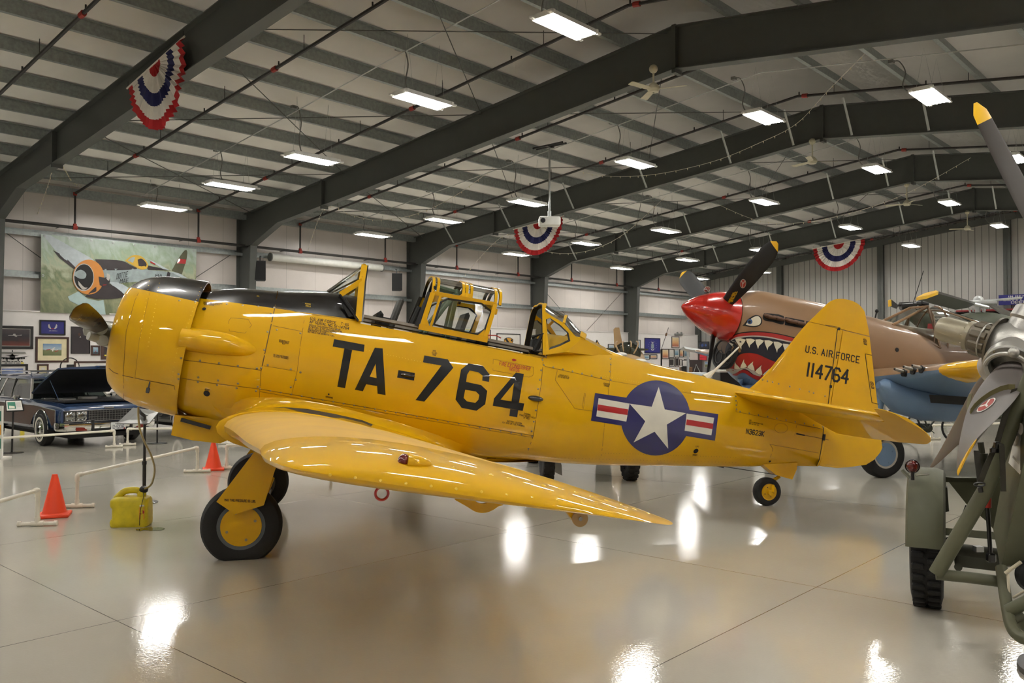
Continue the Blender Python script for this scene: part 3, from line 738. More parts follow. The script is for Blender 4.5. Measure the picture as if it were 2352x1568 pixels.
mb = MB(); mb.box((-.70, -.262, .955), (.28, .05, .035), rot=Matrix.Rotation(.1, 3, 'Y')); mb.build('cooling_vent', M['black_paint'], T6)
# ---- wings
def naca(t, n=18, m=.02, p=.4):
    up, lo = [], []
    for i in range(n + 1):
        c = .5 * (1 - math.cos(PI * i / n))
        yt = 5*t*(.2969*math.sqrt(c) - .1260*c - .3516*c*c + .2843*c**3 - .1036*c**4)
        yc = m/p**2*(2*p*c - c*c) if c < p else m/(1-p)**2*((1-2*p) + 2*p*c - c*c)
        up.append((c, yc + yt)); lo.append((c, yc - yt))
    return up[::-1] + lo[1:-1]
def wring(y, le, z, ch, t, sg, tz=None, cam=.02):
    k = tz if tz is not None else 1
    return [(le + ch*c, sg*y, z + ch*h*k + .02*c*(cam == .02)) for c, h in naca(t, m=cam)]
WT = [(1.41, -.36, 1.085, 2.28, .155), (3.2, -.175, 1.235, 1.98, .14), (5.0, .0, 1.375, 1.64, .118), (5.75, .085, 1.436, 1.47, .106), (6.0, .105, 1.452, 1.41, .098)]
for sg in (-1, 1):
    mb = MB(); rg = [wring(*a, sg) for a in smooth_tab(WT, 4)]
    for i in range(1, 9):
        a = i / 8 * PI / 2; s, c = math.sin(a), math.cos(a)
        rg.append(wring(6.0 + .40*s, .105 + .16*(1-c), 1.452 + .016*s, 1.41 - .34*(1-c), .098, sg, max(.03, c ** .8)))
    mb.loft(rg)
    cs = MB(); cs.loft([wring(y, -.40, z, 2.42, .16, sg) for y, z in ((.2, 1.06), (1.30, 1.06), (1.385, 1.065))])
    ci = cs.build('wing_centre_section', [M['yellow'], M['black_matte'], M['wingwalk']], T6)
    # joint band between the panels and fillet to the fuselage
    b = MB(); b.loft([wring(y, -.41-e, 1.068, 2.42+2*e, .158+e*.02, sg) for y, e in ((1.30, -.003), (1.325, .014), (1.385, .014), (1.392, -.004))]); b.build('joint_band', M['yellow'], ci)
    w = mb.build('wing', [M['yellow'], M['yellow_pale'], M['panel_line'], M['rivet'], M['screw']], T6)
    # weathered paler inboard panel up to the paint line
    for p in w.data.polygons:
        if abs(p.center.y) < 5.85 and p.normal.z > .3: p.material_index = 1
    if sg < 0: wingL, csL = w, ci
f = MB(); rg = []                                          # root fillet
FLT = smooth_tab([(-.62, 1.30, 1.22, .0), (-.40, 1.34, 1.04, .012), (0, 1.40, 1.0, .11), (.4, 1.42, 1.0, .13), (1.0, 1.40, 1.0, .12), (1.6, 1.37, 1.02, .095), (2.1, 1.335, 1.06, .06), (2.5, 1.30, 1.12, .025), (2.8, 1.27, 1.19, -.012)], 4)
for x, za, zb_, e in FLT:
    zt, zb, w_, zc, nt, nb = fsec(x); hw = lambda z: w_ * (1 - min(1, abs(z-zc)/((zt-zc) if z > zc else (zc-zb))) ** 2.1) ** (1/2.1)
    y1 = hw(za); L_ = [(y1 - .015, za)]
    zw = interp([(-.62, 1.2), (-.40, 1.07), (-.2, 1.2), (.1, 1.265), (.6, 1.285), (1.2, 1.225), (1.7, 1.14), (2.02, 1.075), (2.7, 1.18)], x)[0]
    for k in range(1, 9):
        a = k / 8 * PI / 2; zz = lerp(za, zw, math.sin(a)); L_.append((hw(zz) - .015 + e*2.4 * (1 - math.cos(a)) + (.02*math.sin(a) if e > .02 else 0), zz))
    L_ += [(min(L_[-1][0], hw(zb_) + e*2), zb_), (.15, zb_)]
    rg.append(L_)
xs_f = [q[0] for q in FLT]
for sg in (-1, 1): f.loft([[(x, sg*a, b) for a, b in L_] for x, L_ in zip(xs_f, rg)], closed=False, caps=False)
f.build('wing_fillet', M['yellow'], T6)
# black wing-walk strip beside the fuselage
hw2 = S6.surf(csL, bpy.data.objects['wing_fillet']); mb = MB()
WW = [((606, 940), (650, 936)), ((650, 937), (665, 937)), ((700, 948), (705, 940)), ((760, 962), (770, 952)), ((820, 979), (832, 966)), ((846, 984), (856, 976))]
up = [b for a, b in WW]; lo = [a for a, b in WW]
for (a, b), (c, d) in zip(WW, WW[1:]):
    for i in range(3):
        t0, t1 = i/3, (i+1)/3; g = lambda p, q, t: (lerp(p[0], q[0], t), lerp(p[1], q[1], t))
        mb.poly([hw2(*g(a, c, t0), .006), hw2(*g(a, c, t1), .006), hw2(*g(b, d, t1), .006), hw2(*g(b, d, t0), .006)])
mb.build('wing_walk', M['wingwalk'], csL, recalc=False, merge=0)
# rivets, seam and lamp on the near wing tip
Hw = S6.surf(wingL); sk = MB()
for a, b in z3([(140,720),(285,745),(430,773),(567,800),(700,825),(833,853),(962,880),(1085,910),(1205,940),(1320,970),(1433,1003),(1540,1040),(1645,1072),(1748,1100)], 3.36, 1000, 860): dome(a, b, .008, 0, Hw)
for i in range(14): dome(700 + i*58, 1084 + i*6.4, .005, 0, Hw)
sk.build('rivet_pattern', [M['rivet'], M['screw']], wingL, recalc=False, merge=0)
nl = MB(); c = Hw(927, 1060, 0); nrm = (Hw(927, 1060, .05) - c).normalized()
nl.sphere(c + nrm*.002, 1, 18, 10, sc=(.02, .022, .023)); lens = nl.build('navigation_lamp', [M['red_lens']], wingL); lens['label'] = 'red navigation lamp'
nl = MB()
rgs = []
for i in range(9):
    t = i / 8; px, py = lerp(934, 993, t), lerp(1060.5, 1067, t); r = .026 * math.sqrt(max(0, 1 - t**1.7)) + .001; q = Hw(px, py, 0)
    rgs.append([q + V((0, -r*1.25*math.sin(2*PI*k/14), r*math.cos(2*PI*k/14))) for k in range(14)])
nl.loft(rgs); nl.build('lamp_fairing', M['yellow'], lens)
mb = MB(); c = U6(877, 1133, -5.75); n = 28; rr = .0235
mb.tube([c + V((rr*math.cos(2*PI*k/n), 0, rr*math.sin(2*PI*k/n))) for k in range(n+1)], .0052, 8, caps=False); mb.cyl(c + V((0, 0, rr)), c + V((.0, 0, rr+.04)), .003, seg=6)
q = mb.build('tie_down_ring', M['mark_red2'], wingL); q['label'] = 'red tie-down ring'
mb = MB(); P = [U6(a, b, -5.2) for a, b in ((1050, 1138), (1075, 1152), (1095, 1164), (1112, 1166), (1128, 1160), (1140, 1152), (1152, 1149))]
mb.ribbon(smooth_path(P, 4), [V((0, .012, 0))]*25, .04); mb.cyl(P[-1] + V((0, -.03, 0)), P[-1] + V((0, .03, 0)), .014, seg=10, mi=1); mb.cyl(P[-1], P[-1] + V((.16, 0, .02)), .007, seg=6, mi=2)
mb.build('flap_hinge_arm', [M['yellow'], M['tan_wood'], M['black_paint']], wingL)
mb = MB(); pl = [U6(a, b, -5.5) for a, b in ((1294, 1165), (1347, 1168), (1345, 1176), (1336, 1200), (1324, 1202), (1316, 1196))]
mb.prism(pl, (0, .03, 0)); c = U6(1331, 1190, -5.51); mb.cyl(c + V((0, -.012, 0)), c, .034, seg=20, mi=1); mb.cyl(c + V((0, -.016, 0)), c, .009, seg=8, mi=2)
mb.build('aileron_hinge', [M['yellow'], M['tan_wood'], M['steel']], wingL)
# ---- main gear
def wheel(parent, c, r, wd, hubmats, inner=1, flat=True, cover=True):
    tire = MB(); h = wd / 2
    prof = [(-h*.82, r*.56), (-h*.95, r*.66), (-h, r*.78), (-h*.86, r*.92), (-h*.5, r*.985), (0, r), (h*.5, r*.985), (h*.86, r*.92), (h, r*.78), (h*.95, r*.66), (h*.82, r*.56)]
    tire.lathe(prof, c, (0, 1, 0), 56)
    W = root_matrix(parent); Wi = W.inverted()
    if flat:
        v2 = []
        for p in tire.v:
            q = W @ p
            if q.z < .004: q.z = .004
            elif q.z < .06: q.z = max(.004, q.z)
            v2.append(Wi @ q)
        tire.v = v2
    to = tire.build('tire', M['rubber'], parent)
    hb = MB(); s = -inner
    hb.lathe([(s*h*.80, r*.60), (s*h*.86, r*.585), (s*h*.80, r*.50)], c, (0, 1, 0), 40, mi=1)
    if cover: hb.lathe([(s*h*.80, r*.50), (s*h*.84, r*.495), (s*h*.84, r*.3), (s*h*.88, r*.01)], c, (0, 1, 0), 40, mi=0)
    hb.lathe([(-s*h*.80, r*.60), (-s*h*.6, r*.55), (-s*h*.5, r*.2), (-s*h*.5, .01)], c, (0, 1, 0), 32, mi=1)
    if cover:
        for k in range(4):
            a = k*PI/2 + .55; hb.cyl(V(c) + V((math.cos(a)*r*.36, s*h*.86, math.sin(a)*r*.36)), V(c) + V((math.cos(a)*r*.36, s*h*.92, math.sin(a)*r*.36)), r*.035, seg=10, mi=2)
    ho = hb.build('wheel_hub', hubmats, parent)
    return to, ho
cL = U6(555.5, 1204, -1.28); cR = V((cL.x, 1.28, cL.z))
for sg, c in ((-1, cL), (1, cR)):
    g = MB(); top = V((.12, sg*1.18, 1.05))
    g.cyl(top, c + V((.01, -sg*.17, .02)), .055, .045, seg=14); g.cyl(c + V((0, -sg*.19, 0)), c + V((0, sg*.06, 0)), .035, seg=12)
    g.cyl(lerp(top, c, .45) + V((.07, 0, 0)), c + V((.10, -sg*.17, .02)), .02, seg=8); g.box(c + V((.03, -sg*.16, .1)), (.10, .05, .18), bev=.01)
    leg = g.build('landing_gear', [M['yellow']], T6)
    wheel(leg, c, .338, .215, [M['yellow'], M['wheel_grey'], M['screw']], 1 if sg < 0 else -1)
    bd = MB(); bd.lathe([(0, .19), (-sg*.02, .19), (-sg*.025, .1), (-sg*.05, .08), (-sg*.05, .01)], c + V((0, -sg*.075, 0)), (0, 1, 0), 28)
    for k in range(6): a = k*PI/3; bd.cyl(c + V((.13*math.cos(a), -sg*.09, .13*math.sin(a))), c + V((.13*math.cos(a), -sg*.12, .13*math.sin(a))), .02, seg=8, mi=1)
    bd.box(c + V((.12, -sg*.1, -.1)), (.09, .05, .12), mi=1, bev=.008)
    bd.build('brake', [M['cockpit_grey'], M['steel']], leg)
    if sg < 0:
        fp = [U6(a, b, -1.46) for a, b in ((590, 1030), (640, 1062), (632, 1078), (606, 1160), (540, 1181), (497, 1152))]
    fpm = [V((p.x, -p.y if sg > 0 else p.y, p.z)) for p in fp]
    d = MB(); d.prism(fpm, (0, -sg*.025, 0)); do = d.build('gear_fairing', M['yellow'], leg)
    if sg < 0:
        pm = lambda px, py, off, y=None: U6(px, py, -1.463); pm.curved = False
        tb = MB(); decal_text(tb, pm, 'MAX. TIRE PRESSURE 35 LBS.', (516, 1150.5), (587, 1153.5), (0, -5), 0, 0, .6, .2, .3); tb.build('stencil_lettering', M['mark_black'], do, recalc=False, merge=0)
        for a, b in ((581, 1076), (595, 1080), (580, 1087), (592, 1090)): pass
# ---- tail wheel
c = U6(1761, 1128, 0); tl = MB()
tl.prism([U6(a, b, -.07) for a, b in ((1752, 1066), (1832, 1062), (1830, 1078), (1820, 1101), (1791, 1093), (1782, 1090))], (0, .14, 0)); tl.tube([U6(1790, 1094, 0), U6(1775, 1103, 0), c + V((.02, -.1, .0))], .022, 8)
tl.tube([U6(1790, 1094, 0), U6(1775, 1103, 0), c + V((.02, .1, .0))], .022, 8); tl.cyl(c + V((0, -.1, 0)), c + V((0, .1, 0)), .03, seg=10)
tw = tl.build('tail_wheel_strut', [M['yellow']], T6)
to, ho = wheel(tw, c, .163, .13, [M['yellow'], M['yellow'], M['black_matte']], 1)
mb = MB(); mb.cyl(U6(1662, 1071, 0), U6(1790, 1091, -.02), .004, seg=5); mb.box(U6(1655, 1070, 0), (.06, .05, .03)); mb.build('steering_cable', M['black_paint'], T6)
# ---- fin and rudder
FINO = [(2.30, 5.00, 6.86), (2.47, 5.17, 6.845), (2.70, 5.341, 6.775), (3.144, 5.60, 6.615), (3.33, 5.72, 6.555), (3.42, 5.79, 6.52), (3.547, 5.885, 6.46), (3.61, 5.935, 6.43), (3.644, 5.975, 6.39), (3.675, 6.03, 6.34), (3.695, 6.10, 6.27), (3.70, 6.16, 6.22)]
def finring(z, a, b, c0, c1, xs_):
    ch = b - a; T = .075 if z < 3.5 else .075 * math.sqrt(max(.02, (3.705 - z) / .205))
    up = []
    for x in xs_:
        c = min(1, max(0, (x - a) / ch)); yt = 5*T*(.2969*math.sqrt(c) - .1260*c - .3516*c*c + .2843*c**3 - .1036*c**4) * ch * .62 + .004
        up.append((x, yt))
    return [(x, -y, z) for x, y in up] + [(x, y, z) for x, y in up[::-1]]
HX = 6.172
def xsamp(a, b, n=10): return [a + (b - a) * .5 * (1 - math.cos(PI * i / n)) for i in range(n + 1)]
mb = MB(); mb.loft([finring(z, a, b, 0, 1, [a + (HX - .004 - a) * (i/10) ** 1.7 for i in range(11)]) for z, a, b in smooth_tab(FINO[:5], 3)])
fin = mb.build('fin', [M['yellow'], M['screw']], T6)
RO = [(1.70, 6.176, 6.22), (1.715, 6.176, 6.42), (1.75, 6.176, 6.57), (1.82, 6.176, 6.80), (1.90, 6.176, 6.90), (2.0, 6.176, 6.965), (2.06, 6.176, 6.98), (2.14, 6.176, 6.95), (2.30, 6.176, 6.89), (2.47, 6.176, 6.845), (2.9, 6.176, 6.70), (3.325, 6.176, 6.556)]
mb = MB()
mb.loft([finring(z, interp([(1.6, 5.0), (3.7, 5.9)], z)[0], b, 0, 1, xsamp(HX + .006, b)) for z, a, b in RO])
mb.loft([finring(z, a, b, 0, 1, xsamp(a, b, 14)) for z, a, b in [(3.335, 5.725, 6.553)] + smooth_tab(FINO[5:], 2)])
rud = mb.build('rudder', [M['yellow']], T6)
Hr = S6.surf(fin, rud); mb = MB(); k = 4.479
def zD(x, y): return (x/k + 1650, y/k + 650)
tx('U.S. AIR FORCE', zD(896, 708), zD(1446, 822), 14.5, mbx=mb, hit=Hr, sw=.15, gap=.32, asp=.52, lean=.1)
tx('114764', zD(908, 952), zD(1325, 1030), 29, mbx=mb, hit=Hr, sw=.165, gap=.22, asp=.5, lean=.14)
for a, b in ((1527, 640), (1603, 1090)): tx('NO PUSH', zD(a, b), zD(a-7, b-62) if b < 700 else zD(a-12, b-72), 2.2, mbx=mb, hit=Hr, sw=.2, lean=-3.0)
mb.build('serial_lettering', M['mark_black'], fin, recalc=False, merge=0)
sk = MB()
seam([zD(1100, 430), zD(1225, 452)], 1.2, Hr, mi=2); seam([zD(1225, 470), zD(1185, 800), zD(1130, 1240)], 1.6, Hr, mi=2); seam([zD(1580, 742), zD(1510, 728), zD(1522, 820), zD(1580, 1230), zD(1650, 1245)], 1.3, Hr, mi=2)
for a, b in ((1240, 470), (1156, 1063)): sk.poly([Hr(*zD(a-13, b-15), .003), Hr(*zD(a+13, b-13), .003), Hr(*zD(a+11, b+16), .003), Hr(*zD(a-15, b+14), .003)], 2)
for a, b in ((455, 993), (505, 1008), (558, 1018), (620, 1035), (735, 1063), (837, 1090), (935, 1115), (980, 1130), (1098, 1162)): dome(*zD(a, b), .011, 1, Hr)
k2 = 4.612
def zE(x, y): return (x/k2 + 1640, y/k2 + 860)
Hr2 = S6.surf(fus, rud)
sk.poly([Hr2(*zE(1155, 630), .004), Hr2(*zE(1182, 632), .004), Hr2(*zE(1172, 698), .004), Hr2(*zE(1145, 694), .004)], 2); seam([zE(1160, 560), zE(1140, 760), zE(1115, 900), zE(1085, 970)], 1.6, Hr2, mi=2)
seam([zE(870, 625), zE(960, 643)], 3.2, Hr2, mi=2); seam([zE(960, 643), zE(1150, 678), zE(1215, 692)], .8, Hr2, mi=2)
sk.build('rivet_pattern', [M['rivet'], M['screw'], M['black_matte']], fin, recalc=False, merge=0)
# ---- tailplane and drooped elevators
for sg in (-1, 1):
    TPL = [(.05, 4.83, .085), (.5, 5.0, .085), (1.0, 5.21, .08), (1.4, 5.39, .075), (1.58, 5.48, .06), (1.63, 5.52, .02)]
    mb = MB(); rg = []; HGX = 5.74; zt0 = lambda x: 2.33 - .03*(x - 4.85)
    for y, a, T in smooth_tab(TPL, 3):
        ch = 1.42 - .25*y/1.6; up_, lo_ = [], []
        for i in range(11):
            x = a + (HGX - a)*(i/10)**1.6; c = (x - a)/ch; t_ = 5*T*(.2969*math.sqrt(c) - .1260*c - .3516*c*c + .2843*c**3 - .1036*c**4)*ch; up_.append((x, sg*y, zt0(x) + t_)); lo_.append((x, sg*y, zt0(x) - t_))
        rg.append(up_ + lo_[:0:-1])
    mb.loft(rg); tp = mb.build('tailplane', [M['yellow']], T6)
    el = MB(); rg = []; dr_ = math.radians(20); ELV = [(.12, 5.755, 6.30), (.6, 5.755, 6.31), (1.2, 5.755, 6.29), (1.60, 5.755, 6.25), (1.645, 5.56, 6.24), (1.70, 5.545, 6.22), (1.80, 5.57, 6.16), (1.88, 5.63, 6.08), (1.93, 5.72, 5.99), (1.95, 5.80, 5.90)]
    for y, a, b in ELV:
        ch = b - a; ring = []
        for i in range(9): c = i/8; ring.append((a + ch*c, .034*(1-c)**.8*min(1, math.sqrt(c*6) if a < 5.7 else 1)*(1 if y < 1.7 else math.sqrt(max(.04, (1.96-y)/.26))) + .003))
        ring = [(x, h) for x, h in ring] + [(x, -h) for x, h in ring[::-1]]
        q = []
        for x, h in ring:
            u = x - HGX; q.append((HGX + u*math.cos(dr_) + h*math.sin(dr_), sg*y, zt0(HGX) - u*math.sin(dr_) + h*math.cos(dr_)))
        rg.append(q)
    el.loft(rg); eo = el.build('elevator', [M['yellow'], M['yellow_pale']], tp)
    for p in eo.data.polygons:
        if sg < 0 and p.normal.z < -.2 and abs(p.center.y) > 1.0: p.material_index = 1  # reflected light under the near elevator, painted in as paler yellow
    if sg < 0: tpL = tp
# ---- antenna mast on the rear deck
mb = MB(); a, b = U6(1628, 864, 0), U6(1697, 797, 0)
mb.tube([a + V((-.04, 0, -.03)), lerp(a, b, .18), b], [.05, .016, .009], 8); mb.build('antenna_mast', M['pvc'], T6)
# ---- cockpit sill and interior
mb = MB()
for sg in (-1, 1):
    P = []
    for i in range(12):
        x = lerp(.64, 2.55, i/11); zt, zb, w, zc, nt, nb = fsec(x); yr = w * (1 - ((rail(x)-zc)/(zt-zc)) ** nt) ** (1/nt); P.append((x, sg*(yr-.012), rail(x)+.008))
    mb.ribbon(P, [V((0, .006, .014))]*12, .03); mb.ribbon([V(p)+V((0, sg*.02, -.05)) for p in P], [V((0, .004, .003))]*12, .006, mi=1)
mb.build('canopy_rail', [M['sill_grey'], M['black_paint']], T6)
mb = MB()
for x in (.58, 1.28): # seats
    mb.box((x+.38, 0, 2.32), (.05, .40, .5), rot=Matrix.Rotation(.16, 3, 'Y'), bev=.03); mb.box((x+.18, 0, 2.08), (.4, .4, .06), bev=.02)
mb.build('pilot_seat', M['cockpit_grey'], T6)
mb = MB(); r = .02
for sg in (-1, 1): mb.tube([(1.53, sg*.14, 1.95), (1.55, sg*.10, 2.74), (1.56, 0, 2.78)], r*1.3, 8); mb.tube([(1.26, sg*.22, 2.2), (1.45, sg*.14, 2.58), (1.53, sg*.10, 2.72)], r*1.2, 8)
mb.tube([(1.30, -.02, 2.77), (1.60, -.02, 2.75)], .034, 8)
mb.build('crash_pylon', M['cockpit_green'], T6)
for x in (.80, 1.85): mb = MB(); mb.box((x, 0, 2.27), (.07, .62, .24), bev=.04); mb.box((x+.08, .05, 2.30), (.16, .10, .10), bev=.02); mb.build('instrument_panel', M['cockpit_dark'], T6)
mb = MB()
mb.tube([(1.15, -.36, 2.3), (1.22, -.36, 2.5), (1.28, -.34, 2.74)], .016, 6); mb.tube([(1.12, -.34, 2.3), (1.17, -.33, 2.5)], .03, 8); mb.tube([(2.42, -.36, 2.3), (2.48, -.34, 2.5), (2.38, -.32, 2.44)], .022, 6); mb.box((2.44, -.3, 2.36), (.1, .12, .16), bev=.02)
mb.build('canopy_strut', M['cockpit_dark'], T6)
# ---- windscreen and canopies
def bar(mbx, a, b, w=.02, d=.014, mi=0): mbx.tube([a, b], w, 6, mi, flat=d/w if w else 1)
ws = MB(); gl = MB()
for sg in (-1, 1):
    F0, T0, R0, B0, P0 = [V((p.x, sg*abs(y), p.z)) for p, y in ((U6(752, 669, -.2), .2), (U6(837, 609, -.15), .15), (U6(823, 737, -.43), .43), (U6(781, 677, -.37), .37), (U6(831, 645, -.27), .27))]
    ws.ribbon([R0, P0, T0], [V((.03, 0, 0))]*3, .016); ws.ribbon([R0 + V((.034, sg*-.006, 0)), P0 + V((.034, sg*-.006, 0)), T0 + V((.03, sg*-.006, 0))], [V((.012, 0, 0))]*3, .02, 1); ws.ribbon([B0, P0], V((.012, 0, -.026)), .014); bar(ws, B0, R0, .03, .014, 1); bar(ws, F0, T0, .012, .012, 2); bar(ws, F0 + V((.04, sg*.04, -.01)), lerp(P0, T0, .25), .012, .01, 2)
    ws.poly([B0 + V((.02, 0, -.01)), R0 + V((-.05, 0, .04)), R0 + V((-.1, 0, .02)), B0 + V((-.02, 0, -.02))], 1)
    gl.poly([F0, B0, P0, T0]); gl.poly([B0, R0, P0])
    e = lerp(B0, P0, .4); bar(ws, e + V((0, -sg*.02, 0)), lerp(P0, R0, .08) + V((-.03, -sg*.02, -.01)), .014, .01, 1); bar(ws, lerp(B0, R0, .12) + V((.03, -sg*.03, 0)), R0 + V((-.02, -sg*.05, .04)), .02, .012, 1)
    if sg < 0: LF, LT0 = F0, T0
    else: ws.tube([LT0, V((T0.x, 0, T0.z+.015)), T0], .018, 6, 0); gl.poly([LF, F0, T0, LT0])
wo = ws.build('windscreen', [M['yellow'], M['black_paint'], M['chrome']], T6); gl.build('windscreen_glass', G_CLEAR, wo, recalc=False)
cn = MB(); gl = MB()
xs3 = [U6(968, 754, -.41).x, U6(1045, 770, -.41).x, U6(1112, 787, -.41).x]
zl = [rail(x) + .01 for x in xs3]; dzu = [U6(984, 670, -.36).z, U6(1050, 681, -.36).z, U6(1118, 694, -.36).z]
sh = .045
def hoop(x, zu, sg_only=None): return [V((x + sh, y, zu + dz)) for y, dz in ((-.36, 0), (-.33, .08), (-.26, .145), (-.14, .185), (0, .195), (.14, .185), (.26, .145), (.33, .08), (.36, 0))]
for x, zu in zip(xs3, dzu):
    for o in ((0, .05) if x != xs3[1] else (-.035, .0, .05)): hp_ = smooth_path(hoop(x + o, zu), 3); cn.ribbon(hp_, [V((.014, 0, 0))]*25, .016); cn.ribbon([V((p.x, p.y*.955, zu + (p.z-zu)*.93 - .002)) for p in hp_], [V((.016, 0, 0))]*25, .008, 1)
for sg in (-1, 1):
    lo = [V((x, sg*.41, z)) for x, z in zip(xs3, zl)]; hi = [V((x + sh, sg*.36, z)) for x, z in zip(xs3, dzu)]
    cn.ribbon([lo[0] + V((-.05, -sg*.02, .01)), hi[0] + V((-.03, -sg*.02, .0))], V((.022, 0, 0)), .012, 1)
    cn.ribbon([lo[0] - V((.03, 0, 0)), lo[2] + V((.03, 0, 0))], V((0, -.003, .028)), .02); cn.ribbon([hi[0], hi[2]], V((0, -.004, .02)), .02)
    cn.ribbon([lo[0], hi[0]], V((.024, 0, 0)), .02); cn.ribbon([lo[0] + V((.085, 0, 0)), hi[0] + V((.085, 0, 0))], V((.012, 0, 0)), .015); cn.ribbon([lo[2], hi[2]], V((.022, 0, 0)), .02)
    for a, b in ((lo[0] + V((.1, 0, .03)), V((0, 0, .05))), ): pass
    ins_ = [lerp(lo[0], hi[0], .14) + V((.11, 0, 0)), lerp(lo[2], hi[2], .10) - V((.10, 0, .01)), lerp(lo[2], hi[2], .26) - V((.03, 0, 0)), lerp(lo[2], hi[2], .78) - V((.02, 0, 0)), lerp(lo[2], hi[2], .93) - V((.14, 0, 0)), lerp(lo[0], hi[0], .92) + V((.16, 0, 0)), lerp(lo[0], hi[0], .8) + V((.11, 0, 0))]
    for a, b in zip(ins_, ins_[1:] + ins_[:1]): bar(cn, a, b, .011, .011, 1)
    for tri in ((lo[0], (.09, .0), (.02, .12)), (lo[2], (-.1, 0), (-.02, .1)), (hi[0], (.14, -.005), (.02, -.1)), (hi[2], (-.13, -.0), (-.02, -.1))):
        p = tri[0]; cn.prism([p, p + V((tri[1][0], 0, tri[1][1])), p + V((tri[2][0], 0, tri[2][1]))], (0, .008, 0))
    for p in (hi[1],): cn.prism([p + V((-.09, 0, 0)), p + V((.09, 0, 0)), p + V((.03, .01*-sg, .06)), p + V((-.03, .01*-sg, .06))], (0, -sg*.008, 0))
    gl.poly([lo[0], lo[2], hi[2], hi[0]])
for i in range(2):
    a, b = smooth_path(hoop(xs3[i] + .02, dzu[i]), 3), smooth_path(hoop(xs3[i+1], dzu[i+1]), 3); gl.loft([a, b], closed=False, caps=False)
cn.box((xs3[2]+.06, -.34, 2.62), (.05, .03, .06), bev=.006); cn.tube([(xs3[2]+.02, -.41, 2.36), (xs3[2]+.1, -.42, 2.375), (xs3[2]+.16, -.42, 2.36)], .006, 6, 2)
co_ = cn.build('canopy', [M['yellow'], M['black_paint'], M['mark_red']], T6); gl.build('canopy_glass', G_CLEAR, co_, recalc=False)
rc = MB(); gl = MB()
OUT = [(1249, 814), (1249, 706), (1262, 720), (1292, 742), (1322, 780), (1334, 774)]
for sg in (-1, 1):
    yy = lambda z: lerp(.43, .20, max(0, min(1, (z - 2.33) / .5)))
    def P2(px, py):
        y = -.4
        for _ in range(6): q = U6(px, py, y); y = -yy(q.z)
        return V((q.x, sg * abs(y), q.z))
    outer = [P2(*p) for p in ((1250, 815), (1249, 712), (1262, 722), (1295, 742), (1322, 772), (1338, 776), (1300, 808))]
    hole = [P2(*p) for p in ((1261, 803), (1254, 733), (1264, 730), (1286, 745), (1306, 764), (1310, 783), (1285, 795))]
    n = len(outer)
    for i in range(n):
        j = (i + 1) % n; rc.prism([outer[i], outer[j], hole[j], hole[i]], (0, -sg*.012, 0))
    hin = [lerp(h, sum(hole, V((0, 0, 0))) / n, .16) for h in hole]
    for i in range(n): rc.prism([hole[i], hole[(i+1) % n], hin[(i+1) % n], hin[i]] if i in (2, 3, 4, 5, 6) else [hole[i], hole[(i+1) % n], lerp(hole[(i+1) % n], hin[(i+1) % n], .1), lerp(hole[i], hin[i], .1)], (0, -sg*.006, 0), 1)
    gl.poly(hole)
    if sg < 0: oL, hL = outer, hole
for i in range(1, 5):
    a0, a1 = oL[i], oL[i+1]; m = lambda p: V((p.x, -p.y, p.z)); tp_ = [(2.545, 2.835), (2.60, 2.80), (2.80, 2.77), (2.93, 2.66), (3.03, 2.60)]
    c0, c1 = V((tp_[i-1][0], 0, tp_[i-1][1])), V((tp_[i][0], 0, tp_[i][1]))
    arc = lambda p, c: smooth_path([p, lerp(p, c, .45) + V((0, 0, .045)), c, lerp(m(p), c, .45) + V((0, 0, .045)), m(p)], 3)
    gl.loft([arc(a0, c0), arc(a1, c1)], closed=False, caps=False)
    if i in (1, 3): rc.ribbon(arc(a0, c0), [V((.014, 0, .0))]*13, .016)
rc.ribbon(arc(oL[5], V((3.03, 0, 2.60))), [V((.03, 0, -.01))]*13, .016)
hp = smooth_path([oL[0], oL[1], V((oL[1].x+.02, -.1, 2.83)), V((oL[1].x+.02, 0, 2.845)), V((oL[1].x+.02, .1, 2.83)), m(oL[1]), m(oL[0])], 4); rc.ribbon(hp, [V((.016, 0, 0))]*25, .016); rc.ribbon([V((p.x + .012, p.y*.94, 2.33 + (p.z-2.33)*.965)) for p in hp], [V((.03, 0, 0))]*25, .006, 2)
for sg in (-1, 1):                                         # fairing that runs the rear canopy into the deck
    ed = [V((p.x, sg*abs(p.y), p.z)) for p in (oL[5], oL[6], oL[0])]; dk = []
    for p, xx in zip(ed, (3.36, 3.1, 2.62)):
        zt, zb, w, zc, nt, nb = fsec(xx); z = lerp(zc, zt, .93 if xx > 3.2 else .8 if xx > 3 else .72); dk.append(V((xx, sg*w*(1-((z-zc)/(zt-zc))**2)**.5, z)))
    for i in range(2): rc.poly([ed[i], ed[i+1], dk[i+1], dk[i]])
    rc.poly([ed[0], dk[0], V((3.3, 0, 2.53)), V((3.03, 0, 2.60))])
ro = rc.build('rear_canopy', [M['yellow'], M['cockpit_grey'], M['black_matte']], T6); gl.build('rear_canopy_glass', G_CLEAR, ro, recalc=False)
